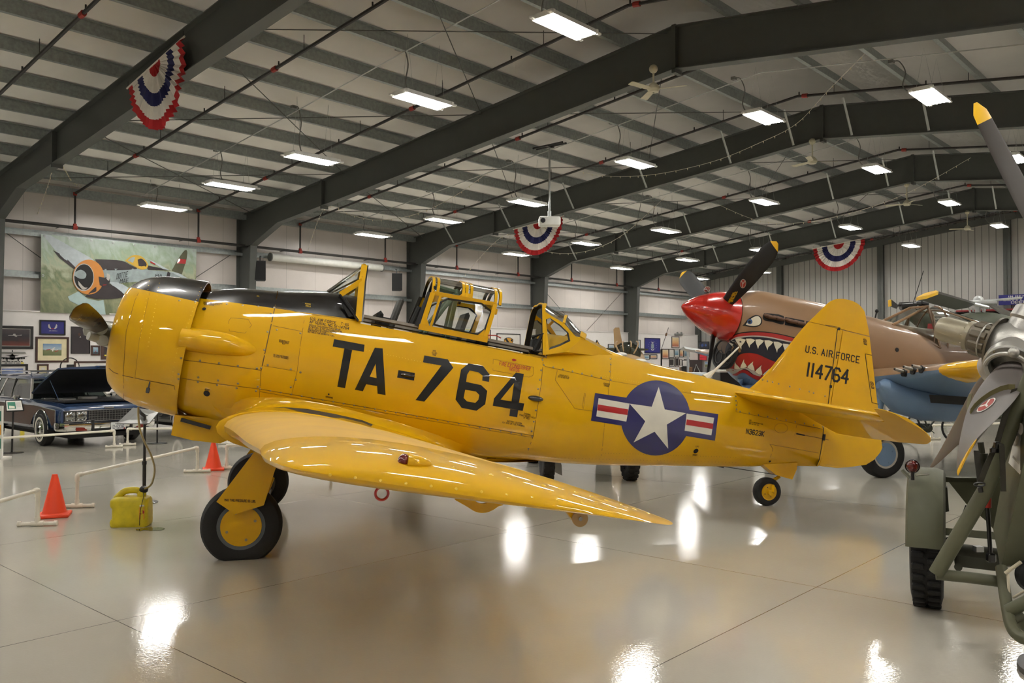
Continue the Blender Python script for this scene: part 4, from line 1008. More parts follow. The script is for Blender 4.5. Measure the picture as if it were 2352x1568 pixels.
# ---- propeller
hb = V((-1.70, 0, 1.63)); pr = MB(); pr.lathe([(.14, .1), (.05, .13), (-.06, .12), (-.12, .07), (-.2, .055), (-.22, .01)], hb, (1, 0, 0), 24)
tipz = U6(172, 712, -1.32).z - hb.z; dl = math.atan2(tipz, 1.25)
for sg in (-1, 1): pr.cyl(hb, hb + V((0, sg*.3*math.cos(dl), -sg*.3*math.sin(dl))), .07, .055, seg=16)
q = U6(218, 776, -.28); pr.cyl(q + V((.03, .02, 0)), q + V((-.05, -.04, .01)), .042, .038, seg=16); q = U6(238, 782, -.26); pr.cyl(q + V((0, .05, 0)), q + V((0, -.04, 0)), .052, seg=18)
po = pr.build('propeller', M['hub_grey'], T6)
def blade(R, r0, chord, pitch, n=14, th=.10):
    """blade along +Z, thrust along +X(-): returns rings"""
    rg = []
    for i in range(n + 1):
        t = i / n; r = lerp(r0, R, t)
        c = chord(t); p = pitch(t); tk = lerp(.45, th, min(1, t*2.5)) * c
        ring = []
        for k in range(16):
            a = 2*PI*k/16; u = c/2*math.cos(a); w = tk/2*math.sin(a)*(1 if math.sin(a) > 0 else .55)
            ring.append((u*math.cos(p) + w*math.sin(p)*-1, u*math.sin(p) + w*math.cos(p)))
        rg.append((r, ring))
    return rg
chT = lambda t: .11 + .09*math.sin(min(1, t*1.5)*PI/2) if t < .84 else .20*math.sqrt(max(.01, 1 - ((t-.84)/.162)**2))
for sg in (-1, 1):
    dr = V((0, sg*math.cos(dl), -sg*math.sin(dl))); tg = V((1, 0, 0)).cross(dr)*1.0
    mb = MB(); mb.loft([[hb + dr*r + V((1, 0, 0))*b*1.0 + tg*a for a, b in ring] for r, ring in blade(1.37, .16, chT, lambda t: lerp(1.0, .5, t)*-1, 20)])
    bl = mb.build('blade', [M['brown_black']], po)
# ================================================================== shark-mouth fighter
def camo_mat():
    m = mat('camo_brown', rgb(150, 112, 80), .42, coat=.2, var=.04, scale=2); N = m.node_tree.nodes; L = m.node_tree.links; bs = N['Principled BSDF']
    tc = N.new('ShaderNodeTexCoord'); mp = N.new('ShaderNodeMapping'); mp.inputs['Location'].default_value = (.45, .3, .2); L.new(tc.outputs['Object'], mp.inputs['Vector'])
    no = N.new('ShaderNodeTexNoise'); no.inputs['Scale'].default_value = .85; no.inputs['Detail'].default_value = 0; L.new(mp.outputs[0], no.inputs['Vector'])
    r = N.new('ShaderNodeValToRGB'); r.color_ramp.elements[0].position = .48; r.color_ramp.elements[1].position = .53
    r.color_ramp.elements[0].color = rgb(92, 67, 42); r.color_ramp.elements[1].color = rgb(136, 104, 72)
    L.new(no.outputs['Fac'], r.inputs['Fac']); L.new(r.outputs[0], bs.inputs['Base Color'])
    return m
M['camo'] = camo_mat()
mk('belly_blue', rgb(104, 130, 160), .45, coat=.2, var=.05, scale=2)
mk('spinner_red', rgb(188, 30, 16), .25, coat=1.0, var=.04)
mk('mouth_navy', rgb(20, 22, 40), .5); mk('tongue_red', rgb(160, 24, 18), .4); mk('tooth', rgb(222, 218, 200), .5); mk('gum', rgb(176, 172, 166), .5)
mk('iris_blue', rgb(44, 76, 124), .4); mk('exhaust_brown', rgb(92, 66, 50), .55, .4)
mk('blade_black', rgb(12, 11, 11), .5)
mk('gunmetal', rgb(170, 165, 155), .35, .7); mk('emblem_red', rgb(150, 44, 32), .5)
P4M = plane_matrix(2.53, 12.75, 2.455, 15, 10.5)
P4 = thing('fighter_aircraft', 'brown fighter aircraft with red spinner and painted shark mouth behind yellow tail', 'aircraft', matrix=P4M)
S4 = Side(P4M); U4 = S4.U
mb = MB(); mb.lathe([(0, .008), (.012, .03), (.05, .07), (.12, .13), (.25, .215), (.42, .292), (.6, .345), (.72, .368), (.80, .378), (.80, .33)], (0, 0, .012), (1, 0, 0), 48); sp = mb.build('spinner', M['spinner_red'], P4)
FT4 = [(.815, .385, -.40, .375, .012, 2, 2.2), (.85, .40, -.66, .385, .0, 2, 2.6), (.95, .435, -.78, .40, -.02, 2, 2.6), (1.17, .495, -.93, .43, -.05, 2, 2.5), (1.5, .51, -.995, .46, -.08, 2.1, 2.4), (2.2, .52, -1.0, .48, -.1, 2.2, 2.3), (2.8, .51, -.93, .48, -.1, 2.2, 2.3), (3.56, .48, -.84, .48, -.1, 2.1, 2.3),
       (4.2, .50, -.78, .47, -.08, 2, 2.2), (5.2, .62, -.66, .42, -.02, 2, 2), (6.2, .52, -.48, .33, .02, 2, 2), (7.4, .40, -.26, .22, .06, 2, 2), (8.7, .28, -.02, .08, .12, 2, 2)]
T4 = smooth_tab(FT4, 4); mb = MB(); rg = []; N4 = 40
for x, zt, zb, w, zc, nt, nb in T4:
    ring = []
    for k in range(N4):
        a = 2*PI*k/N4; c, s = math.cos(a), math.sin(a); n = nt if c > 0 else nb; h = zt-zc if c > 0 else zc-zb
        ring.append((x, w*math.copysign(abs(s)**(2/n), s), zc + h*math.copysign(abs(c)**(2/n), c)))
    rg.append(ring)
mb.loft(rg); fu4 = mb.build('fuselage', [M['camo'], M['belly_blue'], M['black_matte']], P4)
paint_above(fu4, V((0, 0, -.80)), V((.0, 0, -1)), 1)
h4 = S4.surf(fu4, sp); hf4 = S4.surf(fu4)
k3 = 4.9
def z4(L): return [(a/k3+1540, b/k3+580) for a, b in L]
def sm(L, n=5): return [(p.x, p.y) for p in smooth_path([(a, b, 0) for a, b in L], n)]
mt = MB(); D = lambda pts, off, mi, g=14: decal_poly(mt, hf4, pts, off, mi, g)
lipT = sm([(640,1003),(690,955),(760,918),(850,902),(970,895),(1100,903),(1250,928),(1420,972),(1560,1020)])
lipB = sm([(1560,1060),(1410,1010),(1250,975),(1100,945),(970,933),(850,936),(780,944),(720,962),(650,1012)])
jaw = sm([(650,1012),(622,1080),(614,1180),(640,1290),(690,1352),(740,1378),(800,1346),(860,1350),(930,1395),(985,1430),(1180,1420),(1560,1300)])
D(z4(sm([(636,1006),(690,945),(760,906),(850,890),(970,884),(1100,892),(1250,917),(1420,960),(1560,1010)]) + lipB), .003, 4)
D(z4(lipT + lipB), .005, 1)
D(z4([(1560,1060)] + lipB[1:] + jaw[1:]), .003, 0)
D(z4(sm([(655,1010),(720,975),(850,950),(970,948),(1100,960),(1250,990),(1400,1025),(1560,1080)]) + [(1560,1062)] + lipB[1:-1]), .006, 5)
D(z4(sm([(735,1190),(790,1142),(880,1128),(980,1143),(1080,1188),(1180,1228),(1400,1290),(1400,1400),(1180,1420),(1010,1392),(930,1365),(870,1322),(820,1310),(760,1335),(700,1325),(680,1270),(735,1190)], 4)), .006, 1)
D(z4(sm([(650,1310),(700,1360),(760,1340),(820,1308),(870,1318),(930,1364),(1010,1390),(1000,1345),(930,1325),(860,1295),(800,1295),(740,1312),(690,1300),(650,1310)], 3)), .008, 5)
D(z4(sm([(690,1372),(740,1352),(800,1316),(860,1324),(930,1370),(1040,1400),(1030,1440),(985,1432),(900,1392),(840,1352),(800,1348),(750,1382)], 3)), .010, 1)
D(z4(sm([(720,1384),(760,1376),(800,1352),(850,1358),(910,1398),(985,1432),(1200,1440),(1200,1560),(900,1560),(800,1500),(720,1384)], 3)), .012, 3)
def tooth(a, b, tip, bul=.12):
    A, B, T = V((*a, 0)), V((*b, 0)), V((*tip, 0)); return [(p.x, p.y) for p in (A, lerp(A, T, .3) + (A-B)*bul*.4, lerp(A, T, .65) + (A-B)*.02, T, lerp(B, T, .65) + (B-A)*-.14, lerp(B, T, .3) + (B-A)*-.02, B, lerp(A, B, .5) + (lerp(A, B, .5) - T)*.10)]
for a, b, t in (((735,968),(845,978),(795,1088)), ((846,968),(950,982),(886,1070)), ((952,978),(1050,990),(982,1083)), ((1052,985),(1152,1005),(1087,1100)), ((1155,1000),(1258,1028),(1195,1125)), ((1260,1022),(1365,1050),(1288,1120)), ((1368,1050),(1470,1080),(1400,1150)), ((690,990),(760,1015),(705,1000)), ((660,1010),(715,1030),(712,1062)),
                ((725,1302),(787,1298),(728,1222)), ((786,1292),(860,1280),(826,1195)), ((862,1285),(945,1325),(928,1220)), ((950,1335),(1030,1372),(1022,1262)), ((1035,1372),(1120,1395),(1112,1298)), ((680,1300),(745,1345),(672,1292))):
    q = tooth(a, b, t); c = (sum(p[0] for p in q)/len(q), sum(p[1] for p in q)/len(q)); o = [(c[0]+(x-c[0])*1.09, c[1]+(y-c[1])*1.06) for x, y in q]
    D(z4(o), .011, 4); D(z4(q), .0135, 2)
D(z4(sm([(815,822),(860,760),(910,722),(960,702),(1008,716),(1030,755),(1024,800),(985,830),(930,838),(870,832),(815,822)], 3)), .004, 4); D(z4(sm([(845,808),(880,765),(930,728),(975,715),(1008,735),(1016,775),(1000,808),(950,824),(890,822),(845,808)], 3)), .007, 2)
D(z4(circ(890, 776, 30)), .010, 6, None); D(z4(circ(886, 778, 15)), .013, 4, None)
D(z4([(808,820),(850,782),(858,792),(816,826)]), .008, 4)
D(z4(circ(664, 1242, 54, 58, 24)), .014, 1); D(z4(circ(664, 1242, 46, 50, 24)), .016, 4)
mo = mt.build('shark_mouth_paint', [M['mouth_navy'], M['tongue_red'], M['tooth'], M['belly_blue'], M['mark_black'], M['gum'], M['iris_blue']], fu4, recalc=False, merge=0); mo['label'] = 'painted shark mouth with white teeth and an eye'
# exhaust recess with stubs, chin intakes
mb = MB(); hx = lambda px, py, off: hf4(px, py, off)
for L_ in (sm([(1035,735),(1045,698),(1075,682),(1270,712),(1266,808),(1150,780),(1060,765),(1035,735)], 3), [(1290,724),(1505,765),(1500,852),(1285,815)], [(1525,770),(1660,795),(1655,880),(1520,862)]): decal_poly(mb, hf4, z4(L_), .004, 0, 14)
mb.build('exhaust_recess', M['black_matte'], fu4, recalc=False)
for i, (a, b) in enumerate(((1062,715),(1160,735),(1300,765),(1390,785),(1540,810),(1620,830))):
    p, q = hf4(*z4([(a, b)])[0], .0), hf4(*z4([(a+95, b+28)])[0], .03); q = q + V((0, -.035, 0)); mb = MB(); mb.tube([p + V((0, .05, .02)), lerp(p, q, .35) + V((0, -.02, 0)), q], [.042, .042, .032], 10, flat=.8); mb.build('exhaust_stub', M['exhaust_brown'], fu4)
mb = MB(); fc = lambda y, z: V((.80 + .0, y, z))
mb.loft([[(x, y*.30, -.56 + z*.20) for y, z in [(math.cos(2*PI*k/24), math.sin(2*PI*k/24)) for k in range(24)]] for x in (.858, .83)]); mb.build('chin_intake', M['black_matte'], fu4)
mb = MB(); mb.tube([(.835, .33*math.copysign(abs(math.cos(2*PI*k/32))**.8, math.cos(2*PI*k/32)), -.555 + .215*math.sin(2*PI*k/32)) for k in range(33)], .028, 8, caps=False); mb.build('intake_lip', M['black_matte'], fu4)
mb = MB()
for y, z in ((-.15, -.60), (.15, -.60), (0, -.46)): mb.tube([(.825, y + .10*math.cos(2*PI*k/20), z + .10*math.sin(2*PI*k/20)) for k in range(21)], .008, 6, caps=False)
mb.build('intake_ring', M['cockpit_grey'], fu4)
# propeller blades
def prop_blade(name, parent, hub, tip, ax, chord, pitch, mats, band, emb=None, th=.08, n=18, flip=1):
    d = (tip - hub); R = d.length; d.normalize(); ax = (ax - d*ax.dot(d)).normalized(); tg = ax.cross(d) * flip
    mb = MB(); rings = []; 
    for r, ring in blade(R, .16*R/1.4, chord, pitch, n, th): rings.append([hub + d*r + ax*b + tg*a for a, b in ring])
    nb = n - band
    mb.loft(rings, mif=lambda i, k: 1 if i >= nb else 0)
    return mb.build(name, mats, parent), d, ax, tg, R
ch4 = lambda t: (.15 + .13*math.sin(min(1, t*1.6)*PI/2)) if t < .8 else .28*math.sqrt(max(.012, 1 - ((t-.8)/.203)**2))
pb = V((.60, 0, .012))
def oval_mark(parent, px, py, w, h, ang, base=0, mats=None):
    hh = Side(P4M if parent is None else ROOTM[root_of(parent).name]); hh.b = [BVHTree.FromPolygons([v.co for v in parent.data.vertices], [list(p.vertices) for p in parent.data.polygons])]
    m2 = MB(); c, s = math.cos(ang), math.sin(ang); rot = lambda L: [(px + x*c - y*s, py + x*s + y*c) for x, y in L]
    decal_poly(m2, hh, rot(circ(0, 0, w, h, 24)), .004, 0); decal_poly(m2, hh, rot(circ(0, 0, w*.88, h*.86, 24)), .006, 1)
    for L_ in ([(-w*.1, -h*.1), (w*.1, -h*.1), (w*.1, h*.75), (-w*.1, h*.75)], [(-w*.65, -h*.5), (-w*.45, -h*.65), (w*.08, 0), (-w*.08, h*.12)], [(w*.65, -h*.5), (w*.45, -h*.65), (-w*.08, 0), (w*.08, h*.12)]): decal_poly(m2, hh, rot(L_), .008, 0)
    return m2.build('maker_emblem', mats or [M['gum'], M['emblem_red']], parent, recalc=False, merge=0)
def root_of(o):
    while o.parent is not None: o = o.parent
    return o
po4 = MB().lathe([(-.02, .12), (.05, .12)], pb, (1, 0, 0), 16, caps=True).build('propeller', M['black_matte'], P4)
for i, a in enumerate((-56, 62, 181)):
    tip = pb + V((0, math.sin(math.radians(a)), math.cos(math.radians(a)))) * 1.66
    b, d_, ax_, tg_, R_ = prop_blade('blade', po4, pb, tip, V((-1, 0, 0)), ch4, lambda t: lerp(.80, .42, t), [M['blade_black'], M['yellow_tip']], 1, flip=1)
    if i == 0:
        oval_mark(b, 1707, 651, 7, 10.5, .1)
        tb = MB(); hb_ = S4.surf(b)
        for j in range(4): decal_text(tb, hb_, ('CURTISS', 'DWG NO 89301', 'SER 614', 'ELECTRIC')[j], (1672+j*3.2, 694-j*1), (1684+j*3.2, 671-j*1), (1.0, 1.9), .004, 0, .6, .2, .3)
        tb.build('stencil_lettering', M['yellow_tip'], b, recalc=False, merge=0)
    if i == 1: oval_mark(b, 1624, 664.5, 8, 6.5, -.7)
# canopy, windscreen, mirror, sights
def sect(x, zb_, zt, w, n=12): return [V((x, -w*math.cos(PI*k/n), zb_ + (zt-zb_)*math.sin(PI*k/n)**.8)) for k in range(n+1)]
fr = MB(); gl = MB(); st4 = [(3.52, .44, .46, .05), (4.20, .18, .86, .38), (4.45, .16, .90, .40), (5.2, .22, .84, .36), (5.9, .40, .70, .22)]
A_, B_ = U4(2037, 741, -.22), U4(2118, 708, -.16)
wA = [V((3.50, s*.24, .40)) for s in (-1, 1)]; wB = [V((4.14, s*.2, .83)) for s in (-1, 1)]; wC = [V((4.30, s*.42, .18)) for s in (-1, 1)]
for i in (0, 1):
    bar(fr, wA[i], wB[i], .022, .022); bar(fr, wB[i], wC[i], .022, .022); bar(fr, wA[i], wC[i], .016, .016); gl.poly([wA[i], wC[i], wB[i]])
bar(fr, wB[0], wB[1], .02, .02); bar(fr, wA[0], wA[1], .02, .02); gl.poly([wA[0], wA[1], wB[1], wB[0]])
rs = [sect(*s_) for s_ in st4[1:]]; gl.loft(rs, closed=False, caps=False)
for r_ in (rs[0], rs[1], rs[3]): fr.tube(r_, .016, 6)
for idx in (0, 4, 8, 12): fr.tube([r_[idx] for r_ in rs], .010, 6)
cano = fr.build('canopy', M['camo'], P4); gl.build('canopy_glass', G_CLEAR, cano, recalc=False)
mb = MB(); mb.box((4.2, 0, .90), (.16, .14, .07), bev=.02); mb.tube([(4.15, 0, .84), (4.2, 0, .9)], .02, 6); mb.build('rear_view_mirror', M['black_plastic'], P4)
mb = MB(); a = U4(2010, 731, 0); b = U4(2014, 714, 0); mb.cyl(a, b, .012, seg=6); mb.sphere(b, .03, 8, 6); mb.build('gun_sight', M['black_matte'], P4)
mb = MB(); mb.box((4.62, 0, .38), (.12, .36, .6), bev=.05); mb.box((3.95, 0, .30), (.14, .5, .2), bev=.04); mb.box((4.55, .1, .5), (.05, .2, .28), mi=1); mb.build('pilot_seat', [M['cockpit_grey'], M['mark_red2']], P4)
mb = MB(); mb.cyl(U4(2097, 697, .2), U4(2121, 622, .2), .006, seg=5); mb.build('aerial', M['black_matte'], P4)
mb = MB(); c = hf4(2060, 803, .004); n = (hf4(2060, 803, .05) - c).normalized(); mb.lathe([(0, .034), (.004, .03), (.004, .001)], c, n, 14); mb.build('fuel_filler', M['black_matte'], fu4)
# wings, guns, gear
W4 = [(.38, 2.68, -.60, 2.75, .15), (1.0, 2.70, -.55, 2.62, .15), (2.4, 2.76, -.40, 2.25, .135), (4.0, 2.86, -.225, 1.82, .12), (5.1, 2.96, -.10, 1.45, .11), (5.5, 3.10, -.06, 1.15, .10), (5.68, 3.35, -.04, .7, .09)]
for sg in (-1, 1):
    mb = MB(); mb.loft([wring(*a, sg) for a in smooth_tab(W4, 4)]); w4 = mb.build('wing', [M['camo'], M['belly_blue'], M['yellow']], P4)
    for p in w4.data.polygons:
        n_ = p.normal
        if n_.z < -.02 or (n_.z < .12 and n_.x > -.3): p.material_index = 1
    if sg < 0:
        wl4 = w4
        mb = MB(); rgs = []
        for y in (2.02, 2.08, 2.3, 3.0, 3.6, 4.2):
            le, z, ch, t = interp(W4, y); ring = wring(y, le, z, ch, t, -1); nn = 11 if y > 2.2 else 9 if y > 2.05 else 7; c0 = 18
            rgs.append([V(p) + V((-.012, 0, 0)) for p in ring[18-8:18+8]])
        rgs = [[lerp(p, sum(r_, V())/len(r_), .45 if i == 0 else .15 if i == 1 else 0) + V((-.01, 0, 0)) for p in r_] for i, r_ in enumerate(rgs)]
        mb.loft(rgs, closed=False, caps=False); mb.build('leading_edge_band', M['yellow'], w4)
        hw4 = S4.surf(w4)
        for px, py in ((2066, 849), (2087, 844), (2108, 840)):
            g = MB(); c = hw4(px + 14, py + 5, -.02); g.cyl(c + V((-.20, 0, .015)), c + V((.1, 0, .0)), .022, seg=12); g.cyl(c + V((-.21, 0, .015)), c + V((-.19, 0, .015)), .013, seg=10, mi=1)
            go = g.build('gun_barrel', [M['gunmetal'], M['black_matte']], w4)
            g = MB(); rr = []
            for i in range(8):
                t = i / 7; rr.append([c + V((-.06 + .26*t, 0, -.01 - .06*t*t*1.6)) + V((0, math.cos(2*PI*k/12)*.045*(1-.7*t), math.sin(2*PI*k/12)*.055*(1-.75*t))) for k in range(12)])
            g.loft(rr); g.build('gun_fairing', M['black_plastic'], go)
for sg in (-1, 1): mb = MB(); mb.loft([[(x, sg*(1.25 + w*math.cos(2*PI*k/20)), zc + h*math.sin(2*PI*k/20)) for k in range(20)] for x, zc, w, h in ((2.62, -.68, .05, .05), (2.72, -.72, .15, .15), (2.95, -.80, .19, .22), (3.4, -.84, .20, .22), (3.9, -.82, .16, .18), (4.5, -.76, .05, .06))]); mb.build('gear_pod', M['belly_blue'], P4)
mb = MB(); p = [U4(a, b, -2.1) for a, b in ((2136, 906), (2222, 911), (2218, 930), (2140, 925))]; mb.prism(p, (0, .02, 0)); mb.build('wheel_well', M['black_matte'], wl4)
for sg in (-1, 1):
    c = U4(2024, 1042, -1.25); c.y = sg*1.25; g = MB(); g.cyl((2.85, sg*1.05, -.75), c + V((0, -sg*.2, .05)), .06, .05, seg=12); g.cyl(c + V((0, -sg*.2, 0)), c + V((0, sg*.06, 0)), .04, seg=12)
    leg = g.build('landing_gear', M['belly_blue'], P4); wheel(leg, c, .335, .24, [M['belly_blue'], M['gunmetal'], M['belly_blue']], 1 if sg < 0 else -1)
c = V((8.0, 0, -.85)); g = MB(); g.cyl((7.8, 0, -.2), c, .04, seg=10); g.cyl(c + V((0, -.08, 0)), c + V((0, .08, 0)), .03, seg=10); leg = g.build('tail_wheel_strut', M['belly_blue'], P4); wheel(leg, c, .16, .1, [M['belly_blue'], M['gunmetal'], M['belly_blue']], 1)
mb = MB(); mb.loft([[(a + (b-a)*c_, y, z) for c_, y in ((0, 0), (.2, -.05), (.5, -.05), (1, 0), (.5, .05), (.2, .05))] for z, a, b in ((.2, 7.6, 9.1), (.8, 7.95, 9.3), (1.3, 8.3, 9.2), (1.45, 8.6, 9.0))]); mb.build('fin', M['camo'], P4)
for sg in (-1, 1): mb = MB(); mb.loft([wring(y, 7.9 + y*.25, .35, 1.1 - y*.3, .09, sg, None, .001) for y in (.1, .8, 1.5, 1.9)]); mb.build('tailplane', M['camo'], P4)
# ================================================================== olive propeller carrier at the right edge
mk('olive', rgb(84, 84, 62), .55, var=.08, scale=5); mk('olive_dark', rgb(52, 52, 36), .6); mk('blade_grey', rgb(96, 90, 86), .5, var=.05); mk('blade_brown', rgb(70, 58, 44), .5)
mk('blade_dark', rgb(44, 36, 28), .6)
mk('cast_alu', rgb(176, 174, 168), .35, .6, var=.05, bump=.1, bscale=150); mk('motor_brown', rgb(104, 96, 82), .45, .3); mk('motor_dome', rgb(150, 142, 122), .35, .3, coat=.3)
mk('strap_green', rgb(92, 86, 50), .85); mk('strap_dark', rgb(44, 40, 28), .85); mk('red_paint', rgb(170, 30, 20), .4); mk('amber_red', rgb(90, 14, 6), .08, coat=1); mk('cream_rod', rgb(200, 190, 165), .5)
wc = on_floor(2131, 1384); VA = V((.889, -.458, 0)); VB = V((.458, .889, 0))
TRM = Matrix.Translation(V((3.25, 5.4, 0)))
TR = thing('engine_carrier', 'olive drab wheeled carrier with fender, tube frame and pointed hull', 'vehicle', matrix=TRM)
def B(mb, name, mats, parent=TR, **k): return mb.build(name, mats, parent, world=True, **k)
c = V((wc.x, wc.y, .42)); R_ = .42; WS = .82
mb = MB(); mb.lathe([(-.085, .25), (-.098, .30), (-.10, .36), (-.088, .405), (-.05, R_), (.05, R_), (.088, .405), (.10, .36), (.098, .30), (.085, .25)], c, VA, 64)
for k in range(34):                                   # tread lugs, two staggered rows
    for sd in (-1, 1):
        a = 2*PI*(k + (.5 if sd > 0 else 0))/34; rad = VB*math.cos(a) + V((0, 0, 1))*math.sin(a); tg = -VB*math.sin(a) + V((0, 0, 1))*math.cos(a)
        p = c + rad*(R_+.005) + VA*sd*.047; rt_ = Matrix((VA, tg, rad)).transposed(); mb.box(p, (.080, .040, .035), rot=rt_, bev=.008)
mb.v = [V((p.x, p.y, max(.003, p.z))) for p in mb.v]
wh = B(mb, 'tire', M['rubber'])
mb = MB(); mb.lathe([(-.09, .25), (-.06, .2), (-.02, .18), (-.02, .01)], c, VA, 32); mb.lathe([(.09, .25), (.06, .2), (.02, .18), (.02, .01)], c, VA, 32); B(mb, 'wheel_hub', M['olive_dark'], wh)
mb = MB(); prof = [(-.118, .50), (-.105, .525), (-.06, .54), (.06, .54), (.105, .525), (.118, .50), (.118, .43)]
zc = V((c.x, c.y, .40)); mb.lathe(prof + [(x, r-.012) for x, r in prof[::-1]], zc, VA, 28, ref=-VB, a0=math.radians(-8), a1=math.radians(150)) if False else None
def arc_pt(a, x, r): return zc + VA*x + (-VB*math.cos(a) + V((0, 0, 1))*math.sin(a))*r
rgs = [[arc_pt(math.radians(lerp(9, 160, i/26)), x, r) for x, r in prof + [(x, r-.012) for x, r in prof[::-1]]] for i in range(27)]
mb.loft(rgs); fe = B(mb, 'fender', M['olive'])
mb = MB(); q = at_depth(2096, 1071, 5.75); mb.sphere(q, .042, 16, 10, 0, sc=(1, .7, 1)); mb.lathe([(.0, .046), (.03, .046), (.045, .03), (.045, .01)], q, V((.3, 1, 0)), 18, 1); mb.cyl(q - V((0, 0, .03)), q - V((0, 0, .09)), .012, seg=8, mi=1)
mb.cyl(q + V((.02, 0, -.06)), q + V((.10, -.02, -.05)), .006, seg=6, mi=2)
lo = B(mb, 'tail_lamp', [M['amber_red'], M['black_plastic'], M['chrome']], fe); lo['label'] = 'dark red tail lamp'
mb = MB(); a, b = at_depth(2072, 1079, 5.7), at_depth(2090, 1098, 5.62); r = (b-a).normalized(); mb.ribbon([a, b], V((.02, .03, .0)), .008); B(mb, 'reflector_tab', M['olive'], fe)
mb = MB(); mb.prism([at_depth(x, y, 5.75) for x, y in ((2171, 1118), (2176, 1120), (2180, 1174), (2169, 1176))], (.03, .06, 0)); B(mb, 'mud_flap', M['olive_dark'], fe)
# braces, axle and tubes
mb = MB(); P = [at_depth(x, y, 5.95) for x, y in ((2170, 1095), (2298, 1105), (2300, 1240), (2270, 1200), (2222, 1160))]; mb.prism(P, (.01, .02, 0)); mb.box((at_depth(2170, 1097, 5.95) + at_depth(2300, 1107, 5.95))/2 + V((0, .03, 0)), (.40, .06, .03)); B(mb, 'gusset_plate', M['olive'])
mb = MB(); mb.tube([at_depth(2150, 1317, 5.05), at_depth(2262, 1128, 4.95), at_depth(2352, 905, 4.85), at_depth(2440, 690, 4.75)], .043, 18); B(mb, 'diagonal_tube', M['olive'])
mb = MB(); mb.tube([at_depth(2150, 1318, 5.06), at_depth(2228, 1326, 5.0), at_depth(2304, 1336, 4.95)], .033, 16); B(mb, 'lower_tube', M['olive'])
mb = MB(); mb.ribbon([at_depth(2165, 1220, 5.75), at_depth(2284, 1230, 5.6)], V((0, .01, .022)), .012); B(mb, 'tie_bar', M['olive'])
mb = MB(); mb.tube([at_depth(2168, 1258, 5.9), at_depth(2300, 1275, 5.85)], .045, 12); mb.box(at_depth(2247, 1260, 5.75), (.05, .05, .035), mi=1); mb.sphere(at_depth(2182, 1250, 5.7), .05, 10, 8)
B(mb, 'axle', [M['olive_dark'], M['zinc']])
mb = MB(); mb.ribbon([at_depth(2192, 1287, 5.7), at_depth(2296, 1299, 5.6)], V((0, .01, .035)), .03); mb.cyl(at_depth(2201, 1302, 5.66), at_depth(2201, 1302, 5.56), .025, seg=12); B(mb, 'leaf_spring', M['olive_dark'])
mb = MB(); mb.cyl(at_depth(2268, 1130, 5.4), at_depth(2268, 1165, 5.4), .022, seg=12, mi=1); mb.cyl(at_depth(2268, 1163, 5.4), at_depth(2276, 1285, 5.4), .013, seg=10); mb.box(at_depth(2276, 1280, 5.4), (.05, .05, .06), bev=.01); mb.tube([at_depth(2224, 1162, 5.7), at_depth(2205, 1215, 5.7), at_depth(2190, 1240, 5.7)], .02, 8); B(mb, 'jack_rod', [M['black_paint'], M['red_paint']])
# pointed hull, mostly outside the frame
hl = [at_depth(x, y, Y) for x, y, Y in ((2334, 935, 5.15), (2281, 1215, 5.2), (2298, 1303, 5.0))]; hr = [at_depth(x, y, Y) for x, y, Y in ((2356, 940, 4.75), (2352, 1060, 4.72), (2300, 1300, 4.96))]
far_ = [p + V((1.3, .25, 0)) for p in hr]; mb = MB()
mb.add(hl + hr + far_ + [p + V((1.2, .8, 0)) for p in hl], [(0, 1, 4, 3), (1, 2, 5, 4), (3, 4, 7, 6), (4, 5, 8, 7), (0, 3, 6, 9), (6, 7, 10, 9), (7, 8, 11, 10), (0, 9, 10, 1), (1, 10, 11, 2), (2, 11, 8, 5)]); hu = B(mb, 'hull', M['olive'])
nb_ = lambda x, y, o=0: at_depth(x, y, 4.98 - o)
hh = Side(TRM); hh.b = [BVHTree.FromPolygons([v.co for v in hu.data.vertices], [list(p.vertices) for p in hu.data.polygons])]
mb = MB(); decal_poly(mb, hh, [(2342, 960), (2372, 962), (2345, 1090), (2318, 1063)], .004, 0)
for cx_, cy_, w_, h_ in ((2334, 1005, 9, 20), (2347, 985, 6, 14)): decal_poly(mb, hh, circ(cx_, cy_, w_, h_, 16), .006, 1)
decal_poly(mb, hh, [(2329, 1045), (2345, 1062), (2344, 1068), (2328, 1051)], .006, 1)
pn = B(MB(), 'x', []) if False else mb.build('paper_notice', [M['paper_white'], M['gum']], hu, recalc=False, merge=0); pn['label'] = 'torn white paper notice'
mb = MB(); mb.tube(smooth_path([at_depth(2300, 1303, 4.95), at_depth(2311, 1380, 4.8), at_depth(2321, 1432, 4.7), at_depth(2340, 1460, 4.62), at_depth(2375, 1470, 4.55), at_depth(2450, 1475, 4.5)], 6), .032, 14); mb.tube([at_depth(2316, 1402, 4.75), at_depth(2352, 1385, 4.7), at_depth(2420, 1350, 4.65)], .035, 12); mb.tube(smooth_path([at_depth(2322, 1425, 4.72), at_depth(2340, 1415, 4.8), at_depth(2352, 1435, 4.8), at_depth(2375, 1450, 4.8)], 4), .03, 12); B(mb, 'nose_guard', M['olive'])
mb = MB(); mb.cyl(at_depth(2309, 1316, 4.85), at_depth(2345, 1290, 4.8), .010, seg=8); mb.tube([at_depth(2315, 1318, 4.85), at_depth(2318, 1375, 4.8), at_depth(2322, 1382, 4.8)], .008, 8); mb.cyl(at_depth(2327, 1372, 4.8), at_depth(2356, 1355, 4.75), .007, seg=8); B(mb, 'steering_rod', M['cream_rod'])
q = at_depth(2374, 1322, 4.9); mb = MB(); mb.tube([q + V((.065*math.cos(2*PI*k/24), .02, .065*math.sin(2*PI*k/24))) for k in range(25)], .03, 8, caps=False); B(mb, 'pulley', M['black_plastic'])
